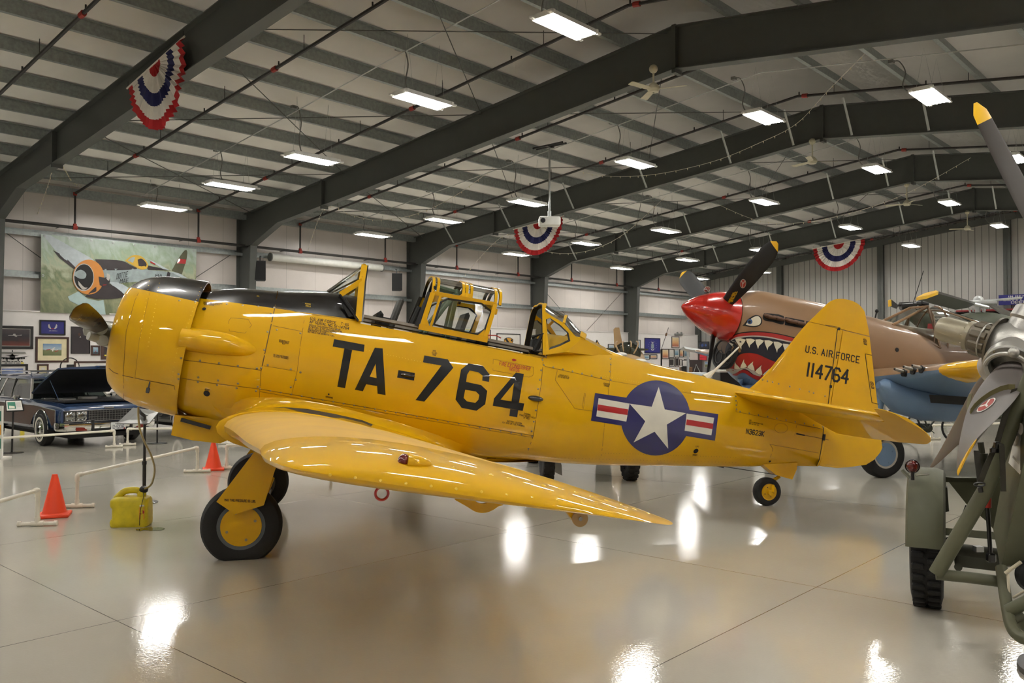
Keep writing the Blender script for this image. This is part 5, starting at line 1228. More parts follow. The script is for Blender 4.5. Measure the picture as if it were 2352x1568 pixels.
mb = MB(); mb.cyl(at_depth(2255, 1050, 5.9), at_depth(2257, 1098, 5.9), .028, seg=12); mb.cyl(at_depth(2254, 1040, 5.9), at_depth(2254, 1054, 5.9), .042, seg=14); mb.tube([at_depth(2256, 1042, 5.9), at_depth(2252, 1015, 5.9)], .02, 8); B(mb, 'socket_post', M['olive_dark'])
# hidden far wheel so the carrier stands
mb = MB(); c2 = c + VA*1.75; mb.lathe([(-.085, .25), (-.098, .30), (-.10, .36), (-.088, .405), (-.05, R_), (.05, R_), (.088, .405), (.10, .36), (.098, .30), (.085, .25)], c2, VA, 48); mb.v = [V((p.x, p.y, max(.003, p.z))) for p in mb.v]; B(mb, 'tire', M['rubber'])
# ---- the grey propeller strapped to it
HB = at_depth(2338, 802, 5.35); AX = (at_depth(2150, 750, 5.75) - HB).normalized()
PRM = Matrix.Translation(HB); PR = thing('aircraft_propeller', 'large grey propeller with silver hub strapped to the olive carrier', 'propeller', matrix=PRM)
PB = lambda mb, name, mats, parent=None, **k: mb.build(name, mats, parent or PR, world=True, **k)
tB, tC, tA = at_depth(2206, 1077, 4.45), at_depth(2139, 1068, 6.55), HB + (V((3.93, 5.24, 2.92)) - V((3.2, 5.43, 1.68)))
mb = MB(); mb.lathe([(-.26, .05), (-.22, .13), (-.1, .165), (.06, .165), (.12, .14), (.15, .12)], HB, AX, 36)
dirs = [(t - HB).normalized() for t in (tB, tC, tA)]
for d in dirs:
    mb.lathe([(.0, .135), (.16, .135), (.175, .148), (.24, .15), (.25, .14), (.25, .115), (.20, .11)], HB, d, 36)
    for k in range(8):
        u = d.orthogonal().normalized(); w = d.cross(u); a = 2*PI*k/8; p = HB + d*.25 + (u*math.cos(a) + w*math.sin(a))*.13; mb.cyl(p, p + d*.008, .007, seg=6, mi=1)
d = dirs[0]; u = (V((0, 0, 1)) - d*d.z).normalized(); mb.tube([HB + d*.30 + (u*math.cos(a) + d.cross(u)*math.sin(a))*.122 for a in [(-1.2 + .2*i) for i in range(13)]], .014, 8); mb.sphere(HB + d*.30 + u*.13 - d.cross(u)*.05, .032, 12, 8)
hub = PB(mb, 'hub', [M['cast_alu'], M['screw']])
mb = MB(); mb.lathe([(.12, .17), (.135, .17), (.135, .10), (.28, .10), (.29, .09)], HB, AX, 28)
side = AX.cross(V((0, 0, 1))).normalized(); upv = side.cross(AX)
for k in range(9):
    a = 2*PI*k/9; p = HB + AX*.215 + (side*math.cos(a) + upv*math.sin(a))*.10; mb.box(p, (.03, .045, .11), rot=Matrix((side*math.cos(a) + upv*math.sin(a), -side*math.sin(a) + upv*math.cos(a), AX)).transposed(), bev=.008)
mb.tube([HB + AX*.2 + (side*math.cos(a) + upv*math.sin(a))*.112 for a in [2*PI*i/24 for i in range(25)]], .006, 6, mi=1); PB(mb, 'pitch_motor', [M['motor_brown'], M['cast_alu']])
mb = MB(); mb.lathe([(.285, .095), (.31, .10), (.315, .083), (.47, .083), (.505, .072), (.515, .04), (.52, .01)], HB, AX, 32)
for k in range(10): a = 2*PI*k/10; p = HB + AX*.31 + (side*math.cos(a) + upv*math.sin(a))*.09; mb.cyl(p, p + AX*.012, .006, seg=6)
PB(mb, 'motor_dome', [M['motor_dome']])
ch5 = lambda t: .13 + .17*math.sin(min(1, t*2.2)*PI/2) if t < .76 else .30*math.sqrt(max(.012, 1 - ((t-.76)/.243)**2))
def pblade(tip, mats, pit, fl=1):
    d = (tip - HB); R = d.length; d.normalize(); ax = (AX - d*AX.dot(d)).normalized(); tg = ax.cross(d)*fl; mb = MB()
    mb.loft([[HB + d*r + ax*b + tg*a for a, b in ring] for r, ring in blade(R, .22, ch5, pit, 18, .07)], mif=lambda i, k: 1 if i >= 16 else 0)
    return PB(mb, 'blade', mats)
b1 = pblade(tB, [M['blade_grey'], M['yellow_tip']], lambda t: lerp(1.25, .12, t**1.6)*-1)
b2 = pblade(tC, [M['blade_brown'], M['blade_brown']], lambda t: lerp(1.0, .1, t)*-1)
b3 = pblade(tA, [M['blade_brown'], M['yellow_tip']], lambda t: lerp(1.0, .5, t)*-1)
SP = Side(PRM)
oval_mark(b1, 2266, 931, 26, 8, -.62, mats=[M['paper_white'], M['emblem_red']])
# ratchet strap looped round the blade and down to the tube
st_ = thing('tie_down_strap', 'green webbing strap with black buckle tying the grey propeller down', 'strap', matrix=Matrix.Translation(at_depth(2270, 1000, 4.8)))
mb = MB(); sb = SP.surf(b1)
def onb(px, py, off=.008): return PRM @ sb(px, py, off)
pts = [onb(*p) for p in ((2232, 948), (2240, 936), (2255, 922), (2275, 908), (2300, 896), (2318, 892))] + [at_depth(2331, 890, 4.86)]
mb.ribbon([at_depth(2225, 960, 5.0)] + pts, V((0, 0, .018)), .004); mb.ribbon([at_depth(2227, 952, 5.1), at_depth(2224, 930, 5.6), at_depth(2229, 905, 5.8)], V((.012, 0, .004)), .004); mb.build('loop_strap', M['strap_green'], st_, world=True)
mb = MB(); mb.ribbon([at_depth(2331, 892, 4.86), at_depth(2310, 950, 4.85), at_depth(2291, 1015, 4.84), at_depth(2270, 1060, 4.84), at_depth(2251, 1108, 4.86)], V((.018, 0, .004)), .004)
mb.ribbon([at_depth(2243, 1035, 5.2), at_depth(2246, 1065, 5.1), at_depth(2252, 1110, 4.9)], V((.018, 0, .0)), .004); mb.ribbon(smooth_path([at_depth(2292, 1020, 4.82), at_depth(2300, 1022, 4.80), at_depth(2302, 1050, 4.79), at_depth(2305, 1128, 4.79)], 4), V((.015, 0, 0)), .004); mb.build('hanging_strap', M['strap_dark'], st_, world=True)
mb = MB(); mb.box(at_depth(2290, 1022, 4.82), (.03, .03, .04), bev=.005); mb.box(at_depth(2284, 1034, 4.82), (.05, .02, .03), bev=.005); mb.tube([at_depth(2250 + 12*math.cos(2*PI*k/16), 1112 + 4*math.sin(2*PI*k/16), 4.84) for k in range(17)], .005, 6, caps=False); mb.tube([at_depth(2251, 1118, 4.84), at_depth(2253, 1130, 4.84)], .014, 8); mb.build('buckle', M['black_paint'], st_, world=True)
# ---- second propeller, its hub outside the frame on a floor stand
h2 = at_depth(2500, 745, 4.6); t2 = at_depth(2240, 236, 4.6); PM2 = Matrix.Translation(V((h2.x, h2.y, 0)))
P2_ = thing('display_propeller', 'dark propeller blade with yellow tip reaching in from the upper right', 'propeller', matrix=PM2)
d = (t2 - h2); R2 = d.length; d.normalize(); axv = V((.35, -.94, 0)); axv = (axv - d*axv.dot(d)).normalized()
for k in range(2):
    dd = Matrix.Rotation(PI*k, 3, axv) @ d; tg = axv.cross(dd); mb = MB()
    mb.loft([[h2 + dd*r + axv*b + tg*a for a, b in ring] for r, ring in blade(R2, .1, lambda t: (.14 + .12*math.sin(min(1, t*2)*PI/2)) if t < .5 else lerp(.26, .15, (t-.5)/.42) if t < .92 else .15*math.sqrt(max(.03, 1 - ((t-.92)/.082)**2)), lambda t: lerp(.5, .15, t), 22, .06)], mif=lambda i, k: 1 if i >= 20 else 0); mb.build('blade', [M['blade_dark'], M['yellow_tip']], P2_, world=True)
mb = MB(); mb.lathe([(-.15, .02), (-.12, .1), (.1, .12), (.14, .05)], h2, axv, 20); mb.cyl(h2 - axv*.1, V((h2.x - axv.x*.1, h2.y - axv.y*.1, .03)), .04, seg=12); mb.cyl((h2.x, h2.y, 0), (h2.x, h2.y, .03), .35, seg=24); mb.build('stand', M['black_paint'], P2_, world=True)
# ================================================================== cars along the left wall
mk('car_blue', rgb(38, 62, 98), .25, coat=1.0); mk('car_green', rgb(132, 146, 98), .3, coat=1.0); mk('car_black', rgb(14, 14, 16), .25, coat=1.0)
mk('wood_side', rgb(70, 42, 30), .4, var=.15, scale=9); mk('grille', rgb(20, 20, 20), .5); mk('signal_red', rgb(120, 26, 12), .3, coat=.3)
mk('headlamp', rgb(140, 142, 140), .12, .85); mk('whitewall', rgb(214, 208, 194), .6); mk('plate_white', rgb(214, 216, 214), .5); mk('car_inside', rgb(26, 28, 30), .8); mk('plate_text', rgb(50, 60, 90), .5)
G_CAR = glass('car_glass', (.30, .34, .33), .05)
def car(label, sc, tf, paint, wagon=False, hood_up=False, name='car', plate=None):
    """x: along the hall, y: towards the wall (rearward), z up; front axle at y=0"""
    Mx = BM @ Matrix(((0, -1, 0, tf), (1, 0, 0, sc), (0, 0, 1, 0), (0, 0, 0, 1))) @ Matrix.Scale(.9, 4)
    t = thing(name, label, 'car', matrix=Mx); pm = M[paint]
    Bd = lambda mb, n, m, p=None, **k: mb.build(n, m, p or t, **k)
    # lower body: half sections along the length
    st_ = [(-1.0, .90, .42, .80), (-.97, .965, .38, .86), (-.6, .995, .34, .90), (0, 1.0, .30, .925), (1.0, 1.0, .28, .945), (2.4, 1.0, .28, .955), (3.2, 1.0, .30, .95), (4.1, .985, .36, .93), (4.55, .95, .42, .88), (4.62, .88, .46, .82)]
    rg = []
    for y, w, zb_, zt in st_:
        half = [(.0, zb_), (w*.86, zb_), (w*.97, zb_+.08), (w, (zb_+zt)/2), (w*.985, zt-.14), (w*.95, zt-.03), (w*.86, zt), (0, zt+.012)]
        rg.append([(x, y, z) for x, z in half] + [(-x, y, z) for x, z in half[-2:0:-1]])
    mb = MB(); mb.loft(rg); body = Bd(mb, 'body', pm)
    if hood_up:
        mb = MB(); mb.box((0, .15, .945), (1.5, 1.55, .03)); mb.box((.1, .3, .97), (.5, .6, .08), bev=.03); mb.box((-.45, .1, .97), (.3, .3, .06), mi=1, bev=.02); mb.cyl((.0, .1, .97), (.0, .1, 1.02), .2, seg=20, mi=1); mb.box((-.6, .75, .96), (.22, .2, .05), mi=1, bev=.01)
        Bd(mb, 'engine_bay', [M['black_matte'], M['steel']])
        p0, p1 = V((0, 1.0, 1.10)), V((0, -.36, 1.66)); mb = MB(); q = []
        for i in range(9):
            f = i/8; c = lerp(p0, p1, f) + V((0, 0, .035*math.sin(PI*f))); w = lerp(.86, .80, f); q.append([(-w, c.y, c.z), (-w*.5, c.y, c.z+.025), (0, c.y, c.z+.035), (w*.5, c.y, c.z+.025), (w, c.y, c.z), (w*.98, c.y, c.z-.03), (-w*.98, c.y, c.z-.03)])
        mb.loft(q, mif=lambda i, k: 1 if k in (5,) else 0); Bd(mb, 'hood', [pm, M['black_matte']])
        mb = MB(); mb.box((.18, -.36, 1.68), (.42, .06, .05), bev=.015); mb.box((.18, -.385, 1.675), (.26, .02, .03), mi=1); mb.cyl((-.7, -.2, .93), (-.72, .3, 1.38), .008, seg=6); Bd(mb, 'hood_latch', [pm, M['black_matte']])
    else:
        mb = MB(); rg2 = [[(-.84, y, z), (-.45, y, z+.03), (-.15, y, z+.05), (.15, y, z+.05), (.45, y, z+.03), (.84, y, z)] for y, z in ((-.9, .84), (-.5, .885), (.3, .915), (1.2, .945))]; mb.loft(rg2, closed=False, caps=False); Bd(mb, 'hood', pm)
    # greenhouse: roof, pillars and glass
    ry = (1.55, 4.15) if wagon else (1.6, 3.1); base = (1.05, 4.6) if wagon else (1.05, 3.75); zr = 1.43 if wagon else 1.38
    mb = MB(); mb.loft([[(-w, y, z), (-w*.8, y, z+.035), (0, y, z+.06), (w*.8, y, z+.035), (w, y, z), (w, y, z-.04), (-w, y, z-.04)] for y, z, w in ((ry[0], zr-.05, .66), (ry[0]+.25, zr, .70), ((ry[0]+ry[1])/2, zr+.01, .71), (ry[1]-.2, zr, .70), (ry[1], zr-.03, .67))]); Bd(mb, 'roof', pm)
    gb = [V((.84*s, base[0], .95)) for s in (-1, 1)]; gt = [V((.65*s, ry[0], zr-.04)) for s in (-1, 1)]; hb_ = [V((.80*s, base[1], .95)) for s in (-1, 1)]; ht = [V((.66*s, ry[1], zr-.04)) for s in (-1, 1)]
    gl = MB(); gl.poly([gb[0], gb[1], gt[1], gt[0]]); gl.poly([hb_[0], hb_[1], ht[1], ht[0]])
    for i in (0, 1): gl.poly([gb[i], hb_[i], ht[i], gt[i]])
    Bd(gl, 'window_glass', G_CAR, recalc=False)
    mb = MB(); ys = (.38, .62, .80) if wagon else (.5,)
    for i in (0, 1):
        bar(mb, gb[i], gt[i], .03, .02); bar(mb, hb_[i], ht[i], .05, .03, 1); bar(mb, gt[i], ht[i], .018, .018); bar(mb, gb[i], hb_[i], .015, .015)
        for f in ys: bar(mb, lerp(gb[i], hb_[i], f), lerp(gt[i], ht[i], f), .035, .02)
    bar(mb, gb[0], gb[1], .022, .02); bar(mb, gt[0], gt[1], .018, .018); Bd(mb, 'window_frame', [M['chrome'], pm])
    mb = MB(); mb.box((0, 1.9, .8), (1.5, .5, .3), bev=.05); mb.box((0, 2.25, 1.0), (1.45, .16, .55), bev=.05); mb.box((0, 3.2, 1.0), (1.45, .16, .5), bev=.05); mb.tube([(.38 + .17*math.cos(2*PI*k/16), 1.5 + .05*math.sin(2*PI*k/16), 1.0 + .16*math.sin(2*PI*k/16)) for k in range(17)], .014, 6); Bd(mb, 'seat', M['car_inside'])
    mb = MB()
    for s in (-1, 1): mb.box((s*1.06, 1.30, 1.0), (.14, .1, .10), bev=.03); mb.cyl((s*.95, 1.30, .95), (s*1.06, 1.30, .98), .02, seg=8)
    Bd(mb, 'door_mirror', M['chrome'])
    # sides: wheel openings, wood, trims
    if wagon:
        for s in (-1, 1):
            mb = MB(); mb.add([(s*1.002, y, z) for y, z in ((-.78, .50), (-.78, .78), (.4, .84), (4.2, .86), (4.2, .42), (.62, .42), (.45, .62), (.2, .76), (-.2, .76), (-.45, .62), (-.58, .46))], [tuple(range(11))]); Bd(mb, 'wood_panel', M['wood_side'], body, recalc=False)
            mb = MB(); mb.tube([(s*1.004, -.80, .48), (s*1.004, -.80, .79), (s*1.004, .4, .85), (s*1.004, 4.2, .87)], .009, 6); Bd(mb, 'side_trim', M['chrome'], body)
        mb = MB()
        for s in (-1, 1): mb.tube(smooth_path([(s*.55, 1.95, 1.47), (s*.55, 2.1, 1.55), (s*.55, 3.9, 1.56), (s*.55, 4.05, 1.47)], 5), .013, 6)
        for y in (2.2, 3.0, 3.85): mb.cyl((-.55, y, 1.55), (.55, y, 1.55), .011, seg=6)
        Bd(mb, 'roof_rack', M['chrome'])
    for y in (0, 3.18):
        for s in (-1, 1):
            mb = MB(); n = 18; a = [V((s*1.004, y + .41*math.cos(PI*k/n), .37 + .41*math.sin(PI*k/n))) for k in range(n+1)]
            mb.add(a + [V((s*1.004, y, .30)), ], [(i, i+1, n+1) for i in range(n)]); mb.tube(a, .012, 6, mi=1); Bd(mb, 'wheel_arch', [M['black_matte'], M['chrome']], body, recalc=False)
            c = V((s*.922, y, .352)); w = MB(); w.lathe([(-.10, .20), (-.11, .24), (-.105, .31), (-.06, .35), (.06, .35), (.105, .31), (.11, .265)], c, (s, 0, 0), 36); w.lathe([(.11, .265), (.112, .24), (.108, .215)], c, (s, 0, 0), 36, mi=1); w.lathe([(.108, .215), (.10, .20)], c, (s, 0, 0), 36)
            w.v = [V((p.x, p.y, max(.002, p.z))) for p in w.v]; wo_ = Bd(w, 'tire', [M['rubber'], M['whitewall']])
            w = MB(); w.lathe([(.10, .205), (.105, .18), (.085, .13), (.10, .08), (.13, .06), (.13, .005)], c, (s, 0, 0), 28); Bd(w, 'hubcap', M['chrome'], wo_)
    # front end
    mb = MB(); mb.box((0, -1.012, .66), (.86, .03, .20)); 
    for k in range(15): mb.box((-.42 + .06*k, -1.03, .66), (.006, .012, .20), mi=1)
    for k in range(4): mb.box((0, -1.03, .585 + .05*k), (.86, .012, .006), mi=1)
    mb.box((0, -1.03, .775), (1.84, .03, .014), mi=1); mb.box((0, -1.03, .55), (1.84, .03, .02), mi=1); Bd(mb, 'front_grille', [M['grille'], M['steel']])
    for s in (-1, 1):
        mb = MB(); mb.box((s*.68, -1.0, .66), (.46, .04, .20), mi=1)
        for k, x in enumerate((.57, .80)): mb.box((s*x, -1.025, .66), (.205, .02, .195), mi=2); mb.lathe([(0, .095), (.02, .098), (.03, .085), (.035, .04), (.036, .005)], V((s*x, -1.03, .66)), (0, -1, 0), 24)
        Bd(mb, 'headlight', [M['headlamp'], M['grille'], M['chrome']])
    mb = MB(); P = [(-1.0, -.72), (-1.0, -.98), (-.93, -1.10), (-.5, -1.16), (.5, -1.16), (.93, -1.10), (1.0, -.98), (1.0, -.72)]
    mb.loft([[(x*1.0, y, .36), (x*1.01, y-.02, .40), (x*1.015, y-.03, .48), (x*1.01, y-.02, .53), (x*.98, y+.06, .53), (x*.97, y+.06, .36)] for x, y in P]); bu_ = Bd(mb, 'bumper', M['chrome'])
    for s in (-1, 1):
        mb = MB(); mb.box((s*.62, -1.165, .40), (.22, .02, .07), bev=.006); Bd(mb, 'turn_signal', M['signal_red'], bu_)
        mb = MB(); mb.box((s*.40, -1.18, .47), (.06, .05, .24), bev=.015); Bd(mb, 'bumper_guard', M['black_plastic'], bu_)
    mb = MB(); mb.box((0, -1.185, .515), (1.7, .02, .025)); mb.box((0, -1.16, .40), (.74, .04, .10)); Bd(mb, 'bumper_strip', M['black_plastic'], bu_)
    mb = MB(); mb.box((0, 1.5, .24), (1.5, 4.8, .1)); Bd(mb, 'underbody', M['black_matte'])
    mb = MB(); mb.box((0, -1.02, .815), (.20, .02, .03), bev=.006); Bd(mb, 'nose_emblem', M['steel'])
    if plate:
        mb = MB(); mb.box((.12, -1.20, .43), (.31, .01, .155), bev=.003)
        hit = lambda u, v, off: V((u, -1.206, v)); hit.curved = False
        decal_text(mb, hit, plate, (.0, .375), (.24, .375), (0, .07), 0, 1, .6, .15, .22); decal_text(mb, hit, 'MINNESOTA', (.05, .475), (.19, .475), (0, .018), 0, 1, .6, .2, .3); mb.box((.245, -1.208, .37), (.03, .006, .03), mi=2); Bd(mb, 'license_plate', [M['plate_white'], M['plate_text'], M['signal_red']], bu_)
    return t
car('blue station wagon with wood-panelled side and its hood raised', 7.02, 8.28, 'car_blue', True, True, 'station_wagon', '12-52096')
car('pale green sedan with chrome bumper parked beside the blue wagon', 4.30, 8.28, 'car_green', False, False, 'sedan')
car('black car with whitewall tires half hidden behind the yellow aircraft nose', 9.75, 8.35, 'car_black', False, False, 'sedan')
# ================================================================== barriers, cones, stands and the fuel can
mk('cone_orange', rgb(238, 70, 26), .45, var=.03); mk('can_yellow', rgb(206, 186, 24), .45, var=.12, scale=14); mk('hose_tan', rgb(150, 132, 84), .3, coat=.4); mk('label_orange', rgb(214, 150, 34), .5); mk('screen_green', rgb(50, 120, 96), .4); mk('oil', rgb(58, 54, 38), .05, coat=1); mk('alu_plate', rgb(134, 134, 132), .4, .5)
def barrier(label, A, Bp, hgt, fa, fb, foot=.16, r=.021, hide=0):
    """white pipe rail between two legs, each on a crosswise foot; fa/fb: foot directions or None"""
    t = thing('pipe_barrier', label, 'barrier', loc=(A.x, A.y, 0), group='white pipe barriers')
    d = (Bp - A).normalized(); up = V((0, 0, hgt)); n = V((-d.y, d.x, 0))
    mb = MB(); mb.cyl(A + up + d*.03, Bp + up - d*.03, r, seg=12); mb.build('rail', M['pvc'], t, world=True)
    for P, s, ft in ((A, 1, fa), (Bp, -1, fb)):
        if ft is None: continue
        mb = MB(); mb.tube([P + V((0, 0, .02)), P + V((0, 0, hgt - .05))], r, 12); mb.tube(smooth_path([P + V((0, 0, hgt-.07)), P + V((0, 0, hgt-.015)), P + up + d*s*.02, P + up + d*s*.08], 4), r*1.3, 12); lg = mb.build('leg', M['pvc'], t, world=True)
        mb = MB(); f = ft.normalized()
        mb.cyl(P - f*foot + V((0, 0, r*1.15)), P + f*foot + V((0, 0, r*1.15)), r, seg=12); mb.cyl(P - f*.06 + V((0, 0, r*1.3)), P + f*.06 + V((0, 0, r*1.3)), r*1.28, seg=12); mb.cyl(P + V((0, 0, r)), P + V((0, 0, .09)), r*1.28, seg=12)
        for s2 in (-1, 1): mb.cyl(P + f*s2*foot + V((0, 0, r*1.3)), P + f*s2*(foot+.03) + V((0, 0, r*1.3)), r*1.28, seg=12)
        mb.build('foot', M['pvc'], lg, world=True)
    return t
F = on_floor; X1 = V((1, .12, 0))
barrier('white pipe barrier behind the yellow fuel can, between the two cones', F(177, 1166), F(453, 1085), .37, X1, X1)
barrier('white pipe barrier in front of the blue station wagon', F(-60, 1054), F(262, 1028), .32, X1, V((1, .3, 0)), foot=.12)
barrier('white pipe barrier starting near the wagon and passing under the yellow nose', F(293, 1023), F(520, 1020), .32, V((1, .3, 0)), X1, foot=.12)
barrier('white pipe barrier closest to the viewer, beside the larger cone', F(86, 1208), F(-160, 1300), .365, X1, X1)
barrier('white pipe barrier right of the distant cone, going behind the wing', F(521, 1077), F(760, 1070), .36, V((1, .1, 0)), X1)
barrier('white pipe barrier behind the fighter wheel', F(2140, 1010), F(2420, 1000), .30, X1, X1)
def cone(px, py, h, label):
    p = F(px, py); t = thing('traffic_cone', label, 'traffic cone', loc=p, rz=.35, group='orange cones')
    mb = MB(); mb.lathe([(.03, .125), (.05, .118), (h*.97, .03), (h, .026), (h, .005)], (0, 0, 0), (0, 0, 1), 32); mb.build('cone_body', M['cone_orange'], t)
    mb = MB(); mb.box((0, 0, .0175), (.31, .31, .035), bev=.012, seg=2); mb.lathe([(.03, .14), (.045, .125)], (0, 0, 0), (0, 0, 1), 32); mb.build('base', M['cone_orange'], t)
cone(125, 1185, .45, 'orange traffic cone standing alone at the end of the closest white barrier'); cone(490, 1079, .43, 'orange traffic cone beside the landing gear, seen between two barriers')
# yellow fuel can with hose
fc = F(301, 1206); JM = Matrix.Translation(fc) @ Matrix.Rotation(.12, 4, 'Z')
jc = thing('fuel_can', 'dirty yellow plastic fuel can with a hose going up to the cowling', 'fuel can', matrix=JM)
mb = MB(); rr = lambda x0, x1, y0, y1, c, z: [(x0+c, y0, z), (x1-c, y0, z), (x1, y0+c, z), (x1, y1-c, z), (x1-c, y1, z), (x0+c, y1, z), (x0, y1-c, z), (x0, y0+c, z)]
def sec(x0, x1, y, c, z, n=4):
    out = []
    for cx_, cy_, a0 in ((x1-c, -y+c, -PI/2), (x1-c, y-c, 0), (x0+c, y-c, PI/2), (x0+c, -y+c, PI)):
        for k in range(n+1): a = a0 + PI/2*k/n; out.append((cx_ + c*math.cos(a), cy_ + c*math.sin(a), z))
    return out
mb.loft([sec(-.165, .175, .11, .03, 0.0), sec(-.178, .186, .118, .04, .012), sec(-.182, .188, .12, .045, .05), sec(-.172, .188, .12, .045, .075), sec(-.160, .188, .12, .045, .085), sec(-.160, .187, .12, .045, .185), sec(-.174, .187, .12, .045, .20), sec(-.182, .186, .12, .05, .22), sec(-.182, .184, .118, .055, .262), sec(-.17, .175, .11, .06, .282), sec(-.13, .14, .09, .06, .297), sec(-.05, .06, .05, .04, .302)]); body = mb.build('can_body', M['can_yellow'], jc)
mb = MB(); mb.tube(smooth_path([(-.15, 0, .27), (-.11, 0, .31), (-.07, 0, .343), (-.02, 0, .356), (.05, 0, .356), (.085, 0, .335), (.09, 0, .29)], 5), [.03]*31, 12, flat=1.1); mb.build('handle', M['can_yellow'], jc)
mb = MB(); mb.lathe([(0, .045), (.05, .038), (.07, .036)], (.105, -.02, .285), (.25, -.1, 1), 18); mb.build('spout', M['can_yellow'], jc)
mb = MB(); mb.lathe([(0, .036), (.01, .042), (.035, .042), (.05, .03), (.052, .005)], (.125, -.028, .345), (.25, -.1, 1), 18); mb.build('cap', M['black_plastic'], jc)
mb = MB(); yb = -.1212; mb.add([(.112, yb, .075), (.165, yb+.004, .08), (.165, yb+.004, .20), (.112, yb, .20)], [(0, 1, 2, 3)]); mb.add([(.118, yb-.001, .208), (.162, yb+.002, .21), (.16, yb+.002, .225), (.118, yb-.001, .223)], [(0, 1, 2, 3)], 1)
hit = lambda u, v, off: V((u, yb - .002 + (.004 if u > .13 else 0), v)); hit.curved = False
decal_text(mb, hit, 'J', (.122, .135), (.145, .135), (0, .035), 0, 2, .6, .2, .3); mb.add([(p[0], yb-.002+.004, p[1]) for p in circ(.150, .152, .013, .016, 14)], [tuple(range(14))], 2)
for k in range(3): mb.add([hit(u, v, 0) for u, v in ((.116, .115-.013*k), (.128, .115-.013*k), (.128, .119-.013*k), (.116, .119-.013*k))], [(0, 1, 2, 3)], 2)
mb.build('paper_label', [M['label_orange'], M['paper_white'], M['mark_red']], body, recalc=False)
W = lambda x, y, Y: JM.inverted() @ at_depth(x, y, Y)
mb = MB(); mb.tube(smooth_path([V((.13, -.03, .37)), W(345, 1115, 8.55), W(352, 1100, 8.5), W(355, 1075, 8.45), W(347, 1045, 8.4), W(332, 1015, 8.3), W(321, 985, 8.25), W(318, 955, 8.22), W(318, 934, 8.2)], 6), .010, 8); mb.build('hose', M['hose_tan'], jc)
mb = MB(); mb.tube(smooth_path([(.13, -.05, .34), (.15, -.10, .31), (.145, -.128, .25), (.125, -.126, .15), (.12, -.126, .02)], 5), .003, 5); mb.build('tether', M['black_plastic'], jc)
p0 = F(348, 1215); mb = MB(); n = 26; R0 = random.Random(3)
ol = [p0 + V((math.cos(2*PI*k/n)*R0.uniform(.09, .17), math.sin(2*PI*k/n)*R0.uniform(.05, .13), .0035)) for k in range(n)]
mb.prism(ol, (0, 0, -.003)); single('oil_puddle', mb, M['oil'], 'small dark oil puddle on the floor beside the yellow fuel can', 'puddle', loc=p0)
# sign stands
def stand(label, base, pole_top, r_base, panel, face, ht, name='sign_stand', tele=False):
    t = thing(name, label, 'sign stand', loc=base)
    mb = MB(); mb.lathe([(0, r_base), (.008, r_base), (.014, r_base*.85), (.016, .02)], base, (0, 0, 1), 32, caps=True); mb.build('base', M['black_paint'], t, world=True)
    mb = MB(); mb.cyl(base + V((0, 0, .01)), pole_top, .0165, seg=12)
    if tele: mb.cyl(base + V((0, 0, .01)), lerp(base, pole_top, .46), .021, seg=12); mb.cyl(lerp(base, pole_top, .44), lerp(base, pole_top, .48), .027, seg=12)
    mb.build('pole', M['black_paint'], t, world=True)
    return t
b1_ = F(27, 1040); t1 = V((b1_.x + .02, b1_.y, .80)); s1 = stand('small black sign stand with a green and white card in front of the green sedan', b1_, t1, .19, None, None, 0)
Y1 = b1_.y; mb = MB(); P = [at_depth(x, y, Y1 + dy) for x, y, dy in ((12, 919, .08), (50, 918, .08), (55, 943, -.06), (14, 945, -.06))]; n = (P[1]-P[0]).cross(P[2]-P[1]).normalized(); n = n if n.y < 0 else -n
mb.prism(P, n*-.012); g = lambda u, v, o=.002: lerp(lerp(P[3], P[2], u), lerp(P[0], P[1], u), v) + n*o
mb.poly([g(.05, .07), g(.95, .07), g(.95, .93), g(.05, .93)], 1); mb.poly([g(.12, .2, .003), g(.58, .2, .003), g(.58, .82, .003), g(.12, .82, .003)], 2); mb.poly([g(.2, .25, .004), g(.52, .25, .004), g(.52, .45, .004), g(.2, .5, .004)], 3)
for k in range(8): mb.poly([g(.63, .78-.06*k, .003), g(.88, .78-.06*k, .003), g(.88, .76-.06*k, .003), g(.63, .76-.06*k, .003)], 4)
mb.build('sign_card', [M['black_paint'], M['paper_white'], M['screen_green'], M['tooth'], M['gum']], s1, world=True, recalc=False)
b2_ = F(331, 1154); t2_ = at_depth(322, 955, b2_.y); t2_.x = b2_.x; s2 = stand('tall black sign stand with its metal back turned, behind the yellow fuel can', b2_, t2_, .155, None, None, 0, tele=True)
mb = MB(); P = [at_depth(x, y, b2_.y + d) for x, y, d in ((268, 974, -.05), (306, 938, .12), (366, 946, .12), (343, 974, -.05))]; mb.prism(P, (0, .0, .012)); a, b = lerp(P[0], P[3], .3), lerp(P[1], P[2], .3)
for f in (.35, .7): q = lerp(lerp(P[0], P[3], .25), lerp(P[1], P[2], .25), f); r = lerp(lerp(P[0], P[3], .75), lerp(P[1], P[2], .75), f); mb.box((q+r)/2 + V((0, -.01, -.01)), ((r-q).length*.8, .012, .006), mi=1)
mb.build('sign_panel', [M['alu_plate'], M['black_matte']], s2, world=True); mb = MB(); mb.tube([t2_, t2_ + V((-.03, -.02, .03)), t2_ + V((-.08, .04, .06))], .02, 8); mb.build('bracket', M['black_paint'], s2, world=True)
b3_ = F(361, 1018); t3_ = at_depth(361, 935, b3_.y); t3_.x = b3_.x; s3 = stand('black pole of a sign stand beside the black car', b3_, V((b3_.x, b3_.y, .86)), .19, None, None, 0)
mb = MB(); mb.box((b3_.x, b3_.y + .02, .90), (.4, .28, .015), rot=Matrix.Rotation(.6, 3, 'X')); mb.build('sign_panel', M['alu_plate'], s3, world=True)
